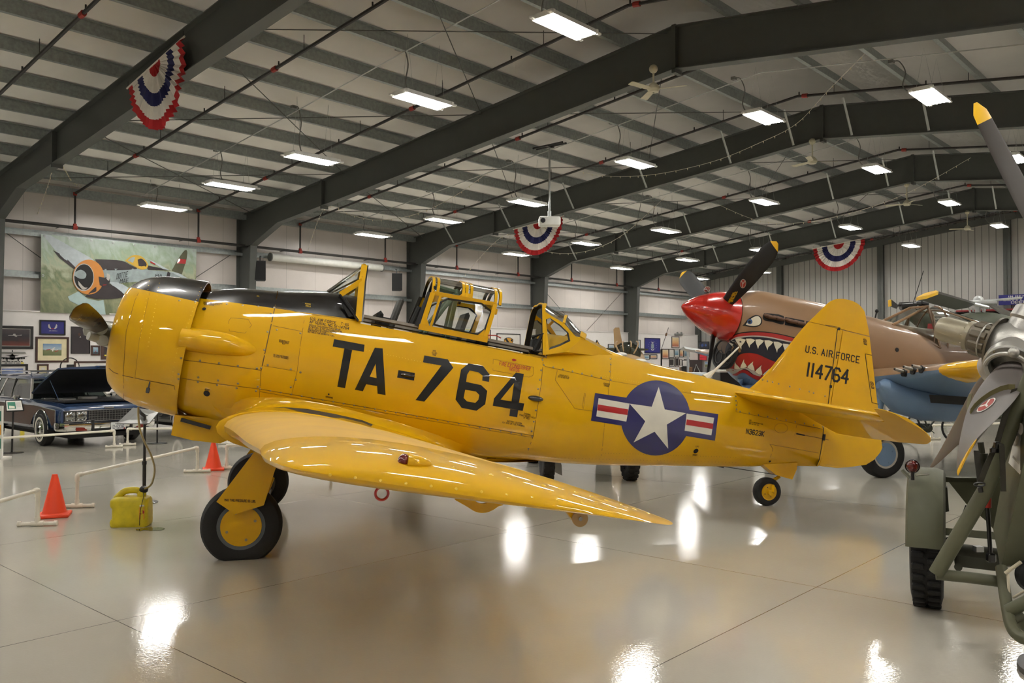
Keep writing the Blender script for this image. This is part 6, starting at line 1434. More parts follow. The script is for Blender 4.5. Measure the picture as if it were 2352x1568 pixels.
# white picture board at the very left edge
q = F(-15, 1054); mb = MB(); mb.box(q + V((0, 0, .45)), (.30, .04, .88)); 
for k, mi in enumerate((1, 2, 1)): mb.box(q + V((.05, -.023, .72 - .23*k)), (.17, .004, .17), mi=mi)
mb.box(q + V((0, .12, .01)), (.3, .3, .02)); single('picture_board', mb, [M['paper_white'], M['screen_green'], M['label_orange']], 'white standing board with colour pictures at the left edge of the floor', 'board', loc=q)
# low military car almost hidden behind the yellow fuselage
mk('jeep_green', rgb(58, 62, 44), .6)
jw = [F(1256, 1103), F(1446, 1101)]; jx = (jw[1]-jw[0]).normalized(); jy = V((-jx.y, jx.x, 0)); jt = thing('military_car', 'low green military car behind the yellow fuselage, only two lugged tires showing', 'car', loc=(jw[0]+jw[1])/2)
mb = MB(); rj = Matrix((jx, jy, V((0, 0, 1)))).transposed(); c0 = (jw[0]+jw[1])/2; mb.box(c0 + jy*1.2 + V((0, 0, .66)), (1.0, 2.6, .42), rot=rj, bev=.04); mb.box(c0 + jy*.3 + V((0, 0, .80)), (1.45, .9, .04), rot=rj, bev=.015); mb.box(c0 + jy*2.2 + V((0, 0, .75)), (1.5, 1.2, .4), rot=rj, bev=.03); mb.build('body', M['jeep_green'], jt, world=True)
for y in (0, 2.05):
    for p in jw:
        q = p + jy*y + V((0, 0, .36)); w = MB(); w.lathe([(-.06, .2), (-.08, .25), (-.08, .33), (-.06, .365), (.06, .365), (.08, .33), (.08, .25), (.06, .2)], q, jx, 40)
        for k in range(24):
            for sd in (-1, 1): a = 2*PI*(k + .5*(sd > 0))/24; rad = jy*math.cos(a) + V((0, 0, 1))*math.sin(a); w.box(q + rad*.362 + jx*sd*.04, (.07, .045, .02), rot=Matrix((jx, -jy*math.sin(a) + V((0, 0, 1))*math.cos(a), rad)).transposed())
        w.lathe([(-.06, .2), (-.02, .1), (-.02, .01)], q, jx, 20); w.lathe([(.06, .2), (.02, .1), (.02, .01)], q, jx, 20); w.v = [V((v.x, v.y, max(.002, v.z))) for v in w.v]; w.build('tire', M['rubber'], jt, world=True)
mb = MB(); mb.prism([at_depth(x, y, 11.95) for x, y in ((1266, 1050), (1284, 1050), (1290, 1068), (1291, 1092), (1266, 1080))], (0, .03, 0)); mb.build('fender', M['alu_plate'], jt, world=True)
# ================================================================== pictures and things on the left wall
mk('frame_black', rgb(24, 22, 20), .4); mk('frame_brown', rgb(60, 32, 20), .4, coat=.4); mk('mat_cream', rgb(214, 204, 166), .7); mk('mat_white', rgb(214, 210, 202), .7); mk('navy', rgb(34, 34, 110), .6, var=.1); mk('print_dark', rgb(44, 36, 38), .5, var=.25, scale=3); mk('tag_yellow', rgb(226, 206, 60), .5); mk('gold', rgb(196, 142, 40), .5); mk('frame_alu', rgb(170, 168, 160), .35, .5)
def art_mat(name, stops, horiz=True, blotch=.25, sc=5):
    m = bpy.data.materials.new(name); m.use_nodes = True; N = m.node_tree.nodes; L = m.node_tree.links; bs = N['Principled BSDF']; bs.inputs['Roughness'].default_value = .35
    tc = N.new('ShaderNodeTexCoord'); sp = N.new('ShaderNodeSeparateXYZ'); L.new(tc.outputs['Generated'], sp.inputs[0]); no = N.new('ShaderNodeTexNoise'); no.inputs['Scale'].default_value = sc; no.inputs['Detail'].default_value = 6; L.new(tc.outputs['Generated'], no.inputs['Vector'])
    a = N.new('ShaderNodeMath'); a.operation = 'MULTIPLY_ADD'; L.new(no.outputs['Fac'], a.inputs[0]); a.inputs[1].default_value = blotch; L.new(sp.outputs['Z'], a.inputs[2]); b = N.new('ShaderNodeMath'); b.operation = 'SUBTRACT'; L.new(a.outputs[0], b.inputs[0]); b.inputs[1].default_value = blotch/2
    r = N.new('ShaderNodeValToRGB'); e = r.color_ramp.elements
    e[0].position, e[0].color = stops[0][0], stops[0][1]; e[1].position, e[1].color = stops[-1][0], stops[-1][1]
    for p, c in stops[1:-1]: q = e.new(p); q.color = c
    L.new(b.outputs[0], r.inputs['Fac']); L.new(r.outputs[0], bs.inputs['Base Color']); M[name] = m; return m
art_mat('art_field', [(.0, rgb(92, 104, 66)), (.45, rgb(120, 124, 84)), (.55, rgb(160, 176, 186)), (1, rgb(96, 130, 170))]); art_mat('art_sea', [(.0, rgb(70, 110, 130)), (.5, rgb(120, 150, 166)), (1, rgb(170, 186, 196))]); art_mat('art_night', [(.0, rgb(110, 48, 36)), (.3, rgb(60, 38, 36)), (.6, rgb(40, 36, 42)), (1, rgb(70, 60, 62))]); art_mat('art_dusk', [(.0, rgb(150, 60, 50)), (.5, rgb(206, 160, 110)), (1, rgb(214, 200, 160))]); art_mat('art_plain', [(.0, rgb(104, 100, 60)), (.45, rgb(140, 128, 84)), (.52, rgb(150, 160, 180)), (1, rgb(90, 110, 170))]); art_mat('art_red', [(.0, rgb(206, 48, 62)), (1, rgb(206, 48, 62))]); art_mat('art_text', [(.0, rgb(190, 186, 176)), (1, rgb(206, 202, 196))], blotch=.9, sc=40); art_mat('art_river', [(.0, rgb(96, 104, 76)), (.3, rgb(140, 142, 108)), (.45, rgb(104, 118, 84)), (.6, rgb(164, 168, 140)), (.75, rgb(142, 160, 134)), (1, rgb(172, 186, 176))], blotch=.8, sc=7)
def on_wall(px, py, tt=0.0): s, z = wl(px, py, tt); return V((tt, s, z))
def plane_shape(cx, cy, w, h, ang=0):
    L = [(-1, .0), (-.9, .10), (-.35, .14), (-.15, 1), (.1, 1), (.05, .14), (.6, .10), (.75, .38), (.88, .38), (.85, 0), (.75, -.08), (.1, -.12), (.2, -.75), (-.02, -.75), (-.2, -.14), (-.85, -.12)]
    c, s = math.cos(ang), math.sin(ang); return [(cx + (x*c - y*s)*w, cy + (x*s + y*c)*h) for x, y in L]
def picture(label, x0, y0, x1, y1, frame='frame_black', fw=.04, mat_='mat_white', mw=.0, art='art_field', extra=(), group=None, name='framed_picture', cat='picture', t0=.0, back=False):
    if not back: a, b = on_wall(x0, y1, t0), on_wall(x1, y0, t0); c = on_wall(x0, y0, t0); d = on_wall(x1, y1, t0); z0, z1 = (a.z+d.z)/2, (b.z+c.z)/2; lo, hi = a.y, b.y
    else:
        (lo, z0), (hi, z1) = bw(x0, y1, t0), bw(x1, y0, t0)
    Mx = BM @ (Matrix(((0, 0, 1, t0+.004), (1, 0, 0, lo), (0, 1, 0, z0), (0, 0, 0, 1))) if not back else Matrix(((1, 0, 0, lo), (0, 0, -1, t0-.004), (0, 1, 0, z0), (0, 0, 0, 1))))
    # local: x to the right along the wall, y up, z out of the wall
    w, h = hi-lo, z1-z0; t = thing(name, label, cat, matrix=Mx, group=group); mb = MB()
    if fw:
        for c_, d_ in (((w/2, fw/2), (w, fw)), ((w/2, h-fw/2), (w, fw)), ((fw/2, h/2), (fw, h-2*fw)), ((w-fw/2, h/2), (fw, h-2*fw))): mb.box((c_[0], c_[1], .0175), (d_[0], d_[1], .035), bev=.004)
        mb.build('frame', M[frame], t)
    if mw:
        mb = MB(); mb.box((w/2, h/2, .008), (w-2*fw+.004, h-2*fw+.004, .012)); mb.build('mount_board', M[mat_], t)
    m_ = fw + mw; pw, ph = w-2*m_, h-2*m_
    mb = MB(); mb.box((0, 0, 0), (pw, .004, ph)); o = mb.build('print', M[art], t); o.matrix_local = Matrix.Translation(V((w/2, h/2, .016))) @ Matrix.Rotation(-PI/2, 4, 'X') @ Matrix.Rotation(PI, 4, 'Z') @ Matrix.Rotation(PI, 4, 'Y') if False else Matrix.Translation(V((w/2, h/2, .016))) @ Matrix(((1, 0, 0, 0), (0, 0, 1, 0), (0, -1, 0, 0), (0, 0, 0, 1)))
    if extra:
        mb = MB(); ms = []
        for mi, pts in extra:
            if mi not in ms: ms.append(mi)
            mb.poly([V((m_ + u*pw, m_ + v*ph, .0195 + .0008*len(mb.f))) for u, v in pts], ms.index(mi))
        mb.build('print_detail', [M[k] for k in ms], t, recalc=False, merge=0)
    return t
T_ = lambda s, u0, v0, u1, h, sw=.18: [[(lerp(u0, u1, x/w), v0 + y*h) for x, y in q] for Q, w in [strokes(s, .6, sw, .3)] for q in Q]
ptxt = lambda mi, *a: [(mi, q) for q in T_(*a)]
wing = lambda s: [(.5+s*.06, .42), (.5+s*.10, .38), (.5+s*.19, .50), (.5+s*.20, .72), (.5+s*.15, .80), (.5+s*.12, .62)]
picture('large black-framed dark picture of an airliner by night at the left edge', -30, 748, 76, 801, 'frame_black', .07, 'frame_alu', .02, 'art_night', [('gum', plane_shape(.62, .62, .2, .1, .1)), ('print_dark', [(.0, .3), (.7, .3), (.7, .5), (.0, .5)])])
picture('navy blue framed flag with pale wings and small lettering', 90, 735, 150, 769.5, 'frame_black', .04, 'mat_white', 0, 'navy', [('gum', wing(-1)), ('gum', wing(1)), ('mark_red2', [(.44, .38), (.56, .38), (.56, .44), (.44, .44)])] + ptxt('gum', 'AIR AMERICA', .34, .20, .68, .07))
picture('brown-framed cream-matted print of a red and silver aircraft', 80.5, 773.5, 157.5, 832, 'frame_brown', .055, 'mat_cream', .14, 'art_field', [('mat_white', plane_shape(.55, .5, .28, .2, -.3)), ('mark_red2', [(.18, .5), (.40, .56), (.40, .50), (.18, .44)]), ('mark_red2', [(.62, .36), (.82, .44), (.82, .40), (.64, .32)])])
picture('unframed almost black portrait panel behind the propeller blade', 162.5, 750, 206.5, 812, 'frame_black', .012, 'mat_white', 0, 'print_dark', [('wood_side', circ(.42, .72, .07, .06, 14)), ('gum', [(.42, .60), (.50, .66), (.52, .60)])])
picture('small dark-framed photograph between the portrait panel and the yellow cowling', 208.5, 793, 229, 816, 'frame_brown', .05, 'mat_white', .0, 'art_sea', [('mark_red2', [(.4, .3), (.6, .3), (.55, .5)]), ('print_dark', [(.1, .05), (.9, .05), (.9, .25), (.1, .2)])])
picture('brown frame with a yellow tag half hidden by the yellow cowling', 231, 780, 262, 825, 'frame_brown', .09, 'mat_white', .0, 'print_dark', [('tag_yellow', [(.05, .02), (.9, .02), (.9, .12), (.05, .12)])])
picture('wide brown frame of small cards behind the raised hood', 169, 829, 262, 866, 'frame_brown', .05, 'mat_white', .1, 'art_text', [('print_dark', [(.1, .45), (.22, .45), (.22, .9), (.1, .9)]), ('navy', [(.45, .5), (.56, .5), (.56, .95), (.45, .95)]), ('print_dark', [(.75, .45), (.85, .45), (.85, .9), (.75, .9)])])
picture('small brown-framed certificate above the wagon roof', 85, 836, 111, 859.5, 'frame_brown', .045, 'mat_cream', .05, 'art_text')
picture('black-framed landscape with a dark helicopter, lower left on the wall', -8, 836, 63.5, 884, 'frame_black', .06, 'mat_white', .06, 'art_plain', [('print_dark', circ(.72, .38, .10, .10, 16)), ('print_dark', [(.5, .33), (.7, .42), (.7, .36), (.5, .31)])])
# black cut-out warplane with two lettered strips
Mx = BM @ Matrix.Translation(on_wall(28, 817, .0)); t = thing('wall_cutout_sign', 'black cut-out warplane seen from the front above lettered strips', 'wall sign', matrix=Mx)
o_ = lambda px, py, d=.02: on_wall(px, py, d) - on_wall(28, 817, .0) + V((0, 0, 0))
mb = MB()
for L_ in ([(-20, 818), (25, 821.5), (33, 821.5), (68, 817), (33, 825), (25, 825)], [(12, 815), (44, 815), (30, 818)], circ(28.5, 820, 6, 6.5, 20), [(27.5, 804), (29.5, 804), (30, 816), (27, 816)]): mb.prism([o_(*p, .015) for p in L_], (.012, 0, 0))
for x in (2, 8, 15, 41, 45, 50, 55): mb.prism([o_(a, b, .015) for a, b in circ(x, 822.5, 2, 2.2, 10)], (.012, 0, 0))
for x in (16, 42): mb.prism([o_(a, b, .015) for a, b in ((x-1.5, 822), (x+1.5, 822), (x+1, 829), (x-1, 829))], (.012, 0, 0))
mb.build('warplane_shape', M['black_matte'], t)
mb = MB(); mb.prism([o_(*p, .01) for p in ((-15, 807), (57, 808), (59, 811.5), (-15, 811.5))], (.03, 0, 0)); mb.build('top_wing', M['cord_grey'], t)
mb = MB(); hit = lambda u, v, off: o_(u, v, .022); hit.curved = False
mb.prism([o_(*p, .006) for p in ((3, 828.5), (53, 828.5), (53, 831.5), (3, 831.5))], (.012, 0, 0)); mb.prism([o_(*p, .006) for p in ((9, 832), (47, 832), (47, 834.5), (9, 834.5))], (.012, 0, 0)); [mb.poly([hit(x, 831, 0), hit(x+w_, 831, 0), hit(x+w_, 829.2, 0), hit(x, 829.2, 0)], 1) for x, w_ in ((5, 8), (15, 9), (26, 5), (33, 7), (43, 3), (48, 4))]; [mb.poly([hit(x, 834.2, 0), hit(x+w_, 834.2, 0), hit(x+w_, 832.5, 0), hit(x, 832.5, 0)], 1) for x, w_ in ((11, 6), (19, 10), (31, 4), (37, 8))]; mb.poly([o_(48, 832, .02), o_(55, 832, .02), o_(55, 835, .02), o_(48, 835, .02)], 2); mb.build('lettered_strip', [M['mat_white'], M['black_matte'], M['tag_yellow']], t, recalc=False)
q = on_wall(160, 842, .0); mb = MB(); hub_ = q + V((.01, 0, 0)); mb.lathe([(0, .27), (.02, .27), (.02, .24)], q, (1, 0, 0), 28); mb.lathe([(.02, .24), (.015, .24), (.015, .005)], q, (1, 0, 0), 28, mi=1); mb.box(q + V((.02, .02, 0)), (.01, .22, .13), mi=2); single('round_badge', mb, [M['black_matte'], M['mat_white'], M['black_matte']], 'round black and white badge on the wall just above the raised hood', 'badge', matrix=BM @ Matrix.Translation(V((0, 0, 0))))
for x0, y0, x1, y1, mt_, lb in ((0, 864, 20, 887, 'paper_white', 'white information card leaning on the wall shelf at the left edge'), (42, 863, 62, 882, 'tag_yellow', 'yellow card leaning under the helicopter landscape picture')):
    P = [on_wall(x0, y1, .5), on_wall(x1, y1, .5), on_wall(x1-3, y0, .35), on_wall(x0-2 if x0 < 10 else x0+6, y0, .35)]; mb = MB(); mb.prism(P, (-.01, 0, 0)); mb.box(((P[0]+P[1])/2).to_tuple()[:2] + (P[0].z/2,), (.04, .1, P[0].z)); mb.box((P[0].x-.05, (P[0].y+P[1].y)/2, .01), (.3, .3, .02)); single('information_card', mb, M[mt_], lb, 'card', matrix=BM)
# big printed banner of a fighter over green country
def banner():
    c = [on_wall(93, 537, .04), on_wall(450, 574, .04), on_wall(450, 748, .04), on_wall(93, 717, .04)]; c[1].y = c[2].y = (c[1].y+c[2].y)/2; c[0].y = c[3].y = (c[0].y+c[3].y)/2
    y0, y1, z1, z0 = c[0].y, c[1].y, c[0].z, c[3].z; w, h = y1-y0, z1-z0; Mx = BM @ Matrix(((0, 0, 1, .05), (1, 0, 0, y0), (0, 1, 0, z0), (0, 0, 0, 1)))
    t = thing('wall_banner', 'large printed wall banner showing a silver fighter with orange nose over green country', 'banner', matrix=Mx)
    wav = lambda u, v: .02*math.sin(u*9 + 2*v) * (1-v)*.8 + .012*math.sin(u*23 + v*3)
    n, m = 40, 14; vs = [(w*i/n, wav(i/n, j/m), h*j/m) for j in range(m+1) for i in range(n+1)]; mb = MB(); mb.add(vs, [(j*(n+1)+i, j*(n+1)+i+1, (j+1)*(n+1)+i+1, (j+1)*(n+1)+i) for j in range(m) for i in range(n)]); o = mb.build('banner_cloth', M['art_river'], t); o.matrix_local = Matrix(((1, 0, 0, 0), (0, 0, 1, 0), (0, 1, 0, 0), (0, 0, 0, 1)))
    mb = MB(); Z = [0]
    ks = ['art_sky_pale', 'silver_paint', 'print_dark', 'nose_orange', 'black_matte', 'mark_red2', 'canopy_amber', 'lake', 'gum', 'olive']
    def P_(pts, k):
        Z[0] += 1; q = []
        bm = bmesh.new(); f = bm.faces.new([bm.verts.new((a, b, 0)) for a, b in pts]); bmesh.ops.triangulate(bm, faces=[f])
        for kk in range(1, 12): bmesh.ops.bisect_plane(bm, geom=list(bm.verts)+list(bm.edges)+list(bm.faces), plane_co=(kk/12, 0, 0), plane_no=(1, 0, 0))
        bm.verts.index_update(); mb.add([V((v.co.x*w, v.co.y*h, wav(v.co.x, v.co.y) + .006 + .0012*Z[0])) for v in bm.verts], [[v.index for v in f.verts] for f in bm.faces], ks.index(k)); bm.free()
    def g(L): # banner picture coordinates taken off the zoomed photograph
        out = []
        for a, b in L:
            px, py = a/4.127, 480 + b/4.127; s, z = wl(px, py, .04); out.append(((s-y0)/w, (z-z0)/h))
        return out
    s_ = lambda L, k=3: sm(g(L), k)
    P_(g([(640,830),(740,780),(830,850),(930,870),(980,860),(1000,1000),(900,1000),(720,900),(660,870)]), 'lake'); P_(g([(400,240),(480,250),(870,470),(960,560),(700,560),(520,390)]), 'art_sky_pale')
    P_(g([(500,390),(600,440),(720,560),(700,570),(560,460)]), 'print_dark'); P_(s_([(960,570),(1250,565),(1620,600),(1720,640),(1500,670),(1150,700),(980,700)]), 'silver_paint'); P_(s_([(900,475),(1000,478),(1150,490),(1230,530),(1290,570),(1000,580),(930,560)]), 'print_dark'); P_(g([(1380,530),(1620,582),(1400,575)]), 'print_dark')
    P_(g([(1600,590),(1700,610),(1800,670),(1760,670)]), 'art_sky_pale'); P_(s_([(1620,585),(1690,470),(1745,395),(1772,400),(1765,480),(1720,620)]), 'olive'); P_(g([(1675,515),(1690,470),(1763,478),(1757,520)]), 'mark_red2')
    P_(s_([(1180,490),(1230,450),(1280,435),(1350,455),(1400,520),(1390,560),(1340,575),(1290,555)]), 'canopy_amber'); P_(s_([(1205,490),(1240,460),(1275,460),(1255,510)]), 'silver_paint'); P_(s_([(1300,480),(1340,470),(1385,515),(1375,545),(1310,540)]), 'print_dark'); P_(g([(1370,460),(1450,495),(1600,580),(1540,570),(1420,490)]), 'art_sky_pale'); P_(g([(1425,495),(1470,520),(1465,530),(1420,505)]), 'mark_red2')
    P_(s_([(1030,690),(1130,700),(1240,770),(1230,830),(1100,760)]), 'art_sky_pale'); P_(s_([(800,830),(930,720),(1040,710),(1180,820),(1060,850),(900,850)]), 'print_dark')
    P_(g(circ(835, 645, 150, 165, 36)), 'nose_orange'); P_(g(circ(788, 648, 98, 130, 32)), 'gum'); P_(g(circ(790, 646, 90, 122, 32)), 'black_matte'); P_(s_([(705,600),(760,575),(810,610),(800,655),(750,660),(700,630)]), 'silver_paint'); P_(s_([(735,680),(790,740),(825,745),(780,765),(740,720)]), 'gum')
    P_(s_([(930,640),(990,650),(1030,640),(1040,690),(990,740),(940,720)], 2), 'print_dark'); P_(g([(975,680),(1010,670),(1005,720),(970,725)]), 'mark_red2'); P_(s_([(1010,610),(1040,625),(1030,680),(1005,660)], 2), 'gum')
    for s, A, B_, hh in (('DOTTIE', (1098, 664), (1196, 640), 48), ('MAE', (1128, 705), (1205, 692), 38), ('MA', (1460, 648), (1520, 645), 26)):
        Q, ww = strokes(s, .6, .13, .25)
        for q in Q: P_(g([(lerp(A[0], B_[0], x/ww) + .15*hh*y, lerp(A[1], B_[1], x/ww) - hh*y) for x, y in q]), 'black_matte')
    P_(g([(1560,650),(1575,590),(1600,610),(1590,655)]), 'print_dark')
    mb.build('banner_print', [M[k] for k in ks], t, recalc=False, merge=0)
    mb = MB()
    for i in range(8): mb.lathe([(0, .035), (.01, .035), (.012, .02)], (w*(.02 + .96*i/7), h-.05, .02), (0, 0, 1), 14)
    mb.lathe([(0, .035), (.01, .035), (.012, .02)], (.05, h*.47, .02), (0, 0, 1), 14); mb.build('grommet', M['zinc'], t)
mk('art_sky_pale', rgb(176, 186, 190), .5, var=.1); mk('silver_paint', rgb(140, 152, 152), .5, var=.15); mk('nose_orange', rgb(190, 122, 44), .5, var=.06); mk('canopy_amber', rgb(186, 150, 50), .5); mk('lake', rgb(164, 186, 184), .5)
banner()
# loudspeakers and projection screen
def speaker(label, px, py, tt, rz):
    q = on_wall(px, py, tt); Mx = BM @ Matrix.Translation(q) @ Matrix.Rotation(rz, 4, 'Z'); t = thing('mounted_loudspeaker', label, 'speaker', matrix=Mx, group='black loudspeakers')
    mb = MB(); pl = [(-.2, -.15, 0), (.18, -.20, 0), (.18, .20, 0), (-.2, .15, 0)]
    mb.prism([V(p) + V((0, 0, -.33)) for p in pl], (0, 0, .66)); mb.build('cabinet', M['black_plastic'], t); mb = MB(); mb.box((.185, 0, 0), (.012, .37, .62), bev=.004); mb.build('grille', M['black_matte'], t); mb = MB(); mb.tube([(-.05, 0, .33), (-.05, 0, .5), (-.5, 0, .55)], .02, 8); mb.tube([(0, .1, .33), (0, .1, .62)], .006, 5); mb.build('bracket', M['black_paint'], t)
speaker('black loudspeaker on the wall above the black engine cowling top', 597, 622, .55, -.6); speaker('black loudspeaker on the wall before the glazed canopy', 911, 648, .55, -.6)
a, b = on_wall(622, 590, .18), on_wall(876, 607, .18); b.z = a.z; mb = MB(); mb.cyl(a, b, .13, seg=16); mb.cyl(a - V((0, .04, 0)), a, .15, seg=16, mi=1); mb.cyl(b, b + V((0, .04, 0)), .15, seg=16, mi=1); mb.box((a+b)/2 + V((-.12, 0, 0)), (.12, (b-a).length*.9, .05)); single('projection_screen_mount', mb, [M['white_metal'], M['cord_grey']], 'long white rolled projection screen case on the wall', 'projection screen', matrix=BM)
# middle of the wall, seen through the canopies
sh = [(.5, .02), (.40, .30), (.34, .62), (.34, .80), (.42, .93), (.5, .95), (.58, .93), (.66, .80), (.66, .62), (.60, .30)]; scl = lambda L, f: [(.5 + (x-.5)*f, .52 + (y-.52)*f) for x, y in L]
picture('large white framed print with a yellow and black shield behind the rear cockpit', 1140, 766, 1194, 822, 'frame_black', .035, 'mat_white', 0, 'mat_white', [('black_matte', [(.5 + (x-.5)*1.3, .62 + (y-.5)*.55) for x, y in sh]), ('gold', [(.5 + (x-.5)*1.15, .62 + (y-.5)*.50) for x, y in sh]), ('black_matte', [(.32, .80), (.40, .84), (.66, .48), (.60, .40)]), ('black_matte', [(.58, .76), (.66, .80), (.67, .68), (.62, .70)])])
picture('small framed photo seen past the back edge of the glazed canopy', 1119, 757, 1126, 784, 'frame_black', .04, 'mat_white', 0, 'art_dusk')
picture('framed print showing a pale blue sky seen through the canopy glass', 1057, 755, 1092, 785, 'mat_cream', .06, 'mat_white', 0, 'art_sea')
picture('bright red poster behind the rear canopy frame', 1234, 776, 1252, 800, 'art_red', .01, 'mat_white', 0, 'art_red', ptxt('mat_white', 'USAF', .1, .2, .8, .2))
for i, (x0, x1, a_) in enumerate(((1254, 1259.5, 'art_sea'), (1261, 1278, 'art_night'), (1280, 1298, 'art_dusk'))): picture(('narrow framed print next to the red poster', 'dark framed print in the middle of three behind the rear canopy window', 'framed dusk print furthest from the red poster behind the rear canopy')[i], x0, 778+i*.4, x1, 800+i*.4, 'frame_black', .03, 'mat_white', .05, a_)
mb = MB(); P = [on_wall(*p, .01) for p in ((1370.4, 780), (1362.5, 796), (1381, 801))]; P[2].z = P[1].z = (P[1].z+P[2].z)/2; mb.prism(P, (.03, 0, 0)); c = sum(P, V())/3; mb.prism([lerp(p, c, .3) + V((.031, 0, 0)) for p in P], (.004, 0, 0), 1); mb.box(c + V((.038, 0, 0)), (.004, .3, .14), mi=2); single('triangular_badge', mb, [M['black_matte'], M['gold'], M['print_dark']], 'yellow triangle badge with black border on the white wall', 'badge', matrix=BM)
# right end of the wall
PR_ = [(1396, 790, 1410, 812, 'frame_black', 'art_sea', 'black-framed print behind the tan jet fin'), (1455, 780, 1470, 807.5, 'frame_black', 'art_sea', 'black-framed print of an aircraft in blue sky by the last column'), (1542, 772.7, 1559.5, 798.7, 'frame_brown', 'art_dusk', 'brown-framed print hung highest near the end column'), (1519.8, 801, 1535, 824, 'frame_brown', 'art_dusk', 'brown-framed print with red foreground under the navy flag'), (1535.5, 801.2, 1547.5, 820.8, 'frame_black', 'art_text', 'pale framed print second in the row over the desk'), (1548, 801.7, 1559, 818, 'frame_alu', 'art_sea', 'silver-framed blue print third in the row over the desk'), (1560, 801.7, 1569, 820, 'frame_black', 'art_dusk', 'narrow framed print fourth in the row over the desk'), (1570, 801.7, 1583, 820, 'frame_alu', 'art_sea', 'blue print ending the row over the desk'),
  (1536, 822, 1548, 841.5, 'frame_black', 'print_dark', 'dark framed print in the lower row over the desk'), (1550, 819.6, 1559, 842.6, 'frame_brown', 'print_dark', 'tall brown-framed display in the lower row over the desk'), (1560, 825, 1565.7, 839, 'frame_brown', 'art_text', 'small brown-framed certificate in the lower row over the desk'), (1571, 824, 1583, 832, 'frame_black', 'art_text', 'small pair of cards in one frame over the desk'), (1473, 813.8, 1491, 826, 'frame_black', 'art_sea', 'wide blue print below the navy flag'), (1492.7, 813.8, 1508.5, 824, 'frame_black', 'art_dusk', 'wide pinkish print below the navy flag')]
for x0, y0, x1, y1, fr_, ar_, lb in PR_: picture(lb, x0, y0, x1, y1, fr_, .035, 'mat_white', .04, ar_)
em = circ(.5, .52, .14, .22, 18); picture('square navy flag with a pale crest and ring of stars near the end column', 1480, 776, 1515.5, 811, 'frame_black', .03, 'mat_white', 0, 'navy', [('silver_paint', [(.40, .62), (.60, .62), (.60, .34), (.5, .26), (.40, .34)]), ('gum', circ(.5, .70, .08, .06, 12)), ('mat_white', [(.38, .30), (.5, .20), (.62, .30), (.56, .16), (.44, .16)])] + [('mat_white', circ(.5 + .26*math.cos(2*PI*k/13), .52 + .30*math.sin(2*PI*k/13), .015, .015, 6)) for k in range(13)])
# ================================================================== things hung from the roof
def on_frame(px, py, s):
    r = ray(px, py); k = s / DV.dot(r); q = CAM + r*k; return V((q.dot(NV) + TCAM, s, q.z))
def bunting(label, A, B_, low, s, twist=0.0):
    """pleated fan hung by its straight edge A-B (hall coordinates); low = lowest point"""
    c = (A+B_)/2; t = thing('fan_bunting', label, 'bunting', matrix=BM @ Matrix.Translation(c), group='striped fan buntings')
    ex = (B_-A)/2; ez = low - c; n, m = 56, 20; mb = MB(); vs = []; RR = random.Random(int(px_ := s*7))
    nrm = ex.cross(ez).normalized()
    for i in range(n+1):
        a = PI*i/n
        for j in range(m+1):
            r = j/m; pl = math.sin(i*PI*.9)*.05*r + math.sin(i*.55)*.06*r*twist; sg_ = 1 + .018*math.sin(i*1.7)
            vs.append(ex*(-math.cos(a))*r*sg_*(1 - .22*twist*math.sin(a)) + ez*(math.sin(a)*r) + nrm*pl + ex*(.15*twist*math.sin(a)*r))
    def mi(j):
        r = (j+.5)/m; return 0 if r < .2 else 1 if r < .46 else 2 if r < .64 else 1 if r < .83 else 0
    for i in range(n):
        for j in range(m): mb.add([vs[i*(m+1)+j], vs[(i+1)*(m+1)+j], vs[(i+1)*(m+1)+j+1], vs[i*(m+1)+j+1]], [(0, 1, 2, 3)], mi(j))
    mb.build('cloth', [M['red_cloth'], M['white_cloth'], M['blue_cloth']], t, recalc=False)
    mb = MB(); d = (B_-A).normalized(); mb.cyl(A-c-d*.05, B_-c+d*.05, .018, seg=8); mb.build('rod', M['white_cloth'], t)
    mb = MB(); mb.cyl(A-c, A-c+V((0, 0, .12)), .006, seg=5); mb.cyl(B_-c, B_-c+V((0, 0, .12)), .006, seg=5); mb.build('hook', M['black_paint'], t)
bunting('red white and blue fan bunting hanging from the first roof frame', on_frame(294, 201, 7.52), on_frame(421, 86, 7.52), on_frame(372, 294, 7.45), 7.5, .4)
bunting('red white and blue fan bunting hanging behind the projector', on_frame(1181, 526, 22.6), on_frame(1293, 496, 22.6), on_frame(1236, 585, 22.6), 22.6, .1)
bunting('red white and blue fan bunting hanging above the shark-mouth aircraft', on_frame(1868, 571, 37.9), on_frame(1987, 547, 37.9), on_frame(1926, 622, 37.9), 37.9, .05)
# projector on a drop pole
def roof_hit(px, py, dz=-.02):
    r = BMI.to_3x3() @ ray(px, py); o = BMI @ CAM; k = 1.0
    for _ in range(400):
        p = o + r*k
        if p.z >= rt(p.x) + dz: break
        k += .1
    return p
p = roof_hit(1262, 338, 0.0); q = on_frame(1262, 505, p.y); Mx = BM @ Matrix.Translation(V((p.x, p.y, p.z)))
t = thing('projector', 'white projector on a long pole under the roof', 'projector', matrix=Mx); dz = q.z - p.z
mb = MB(); mb.cyl((0, 0, dz+.12), (0, 0, 0), .03, seg=12); mb.cyl((0, 0, dz+.1), (0, 0, dz+.25), .055, seg=12); mb.build('pole', M['zinc'], t)
mb = MB()
for x in (-.08, .08): mb.cyl((-.55, x, .04), (.55, x, .04), .03, seg=8)
mb.box((0, 0, .02), (.12, .3, .03)); mb.build('mount_bracket', M['black_paint'], t)
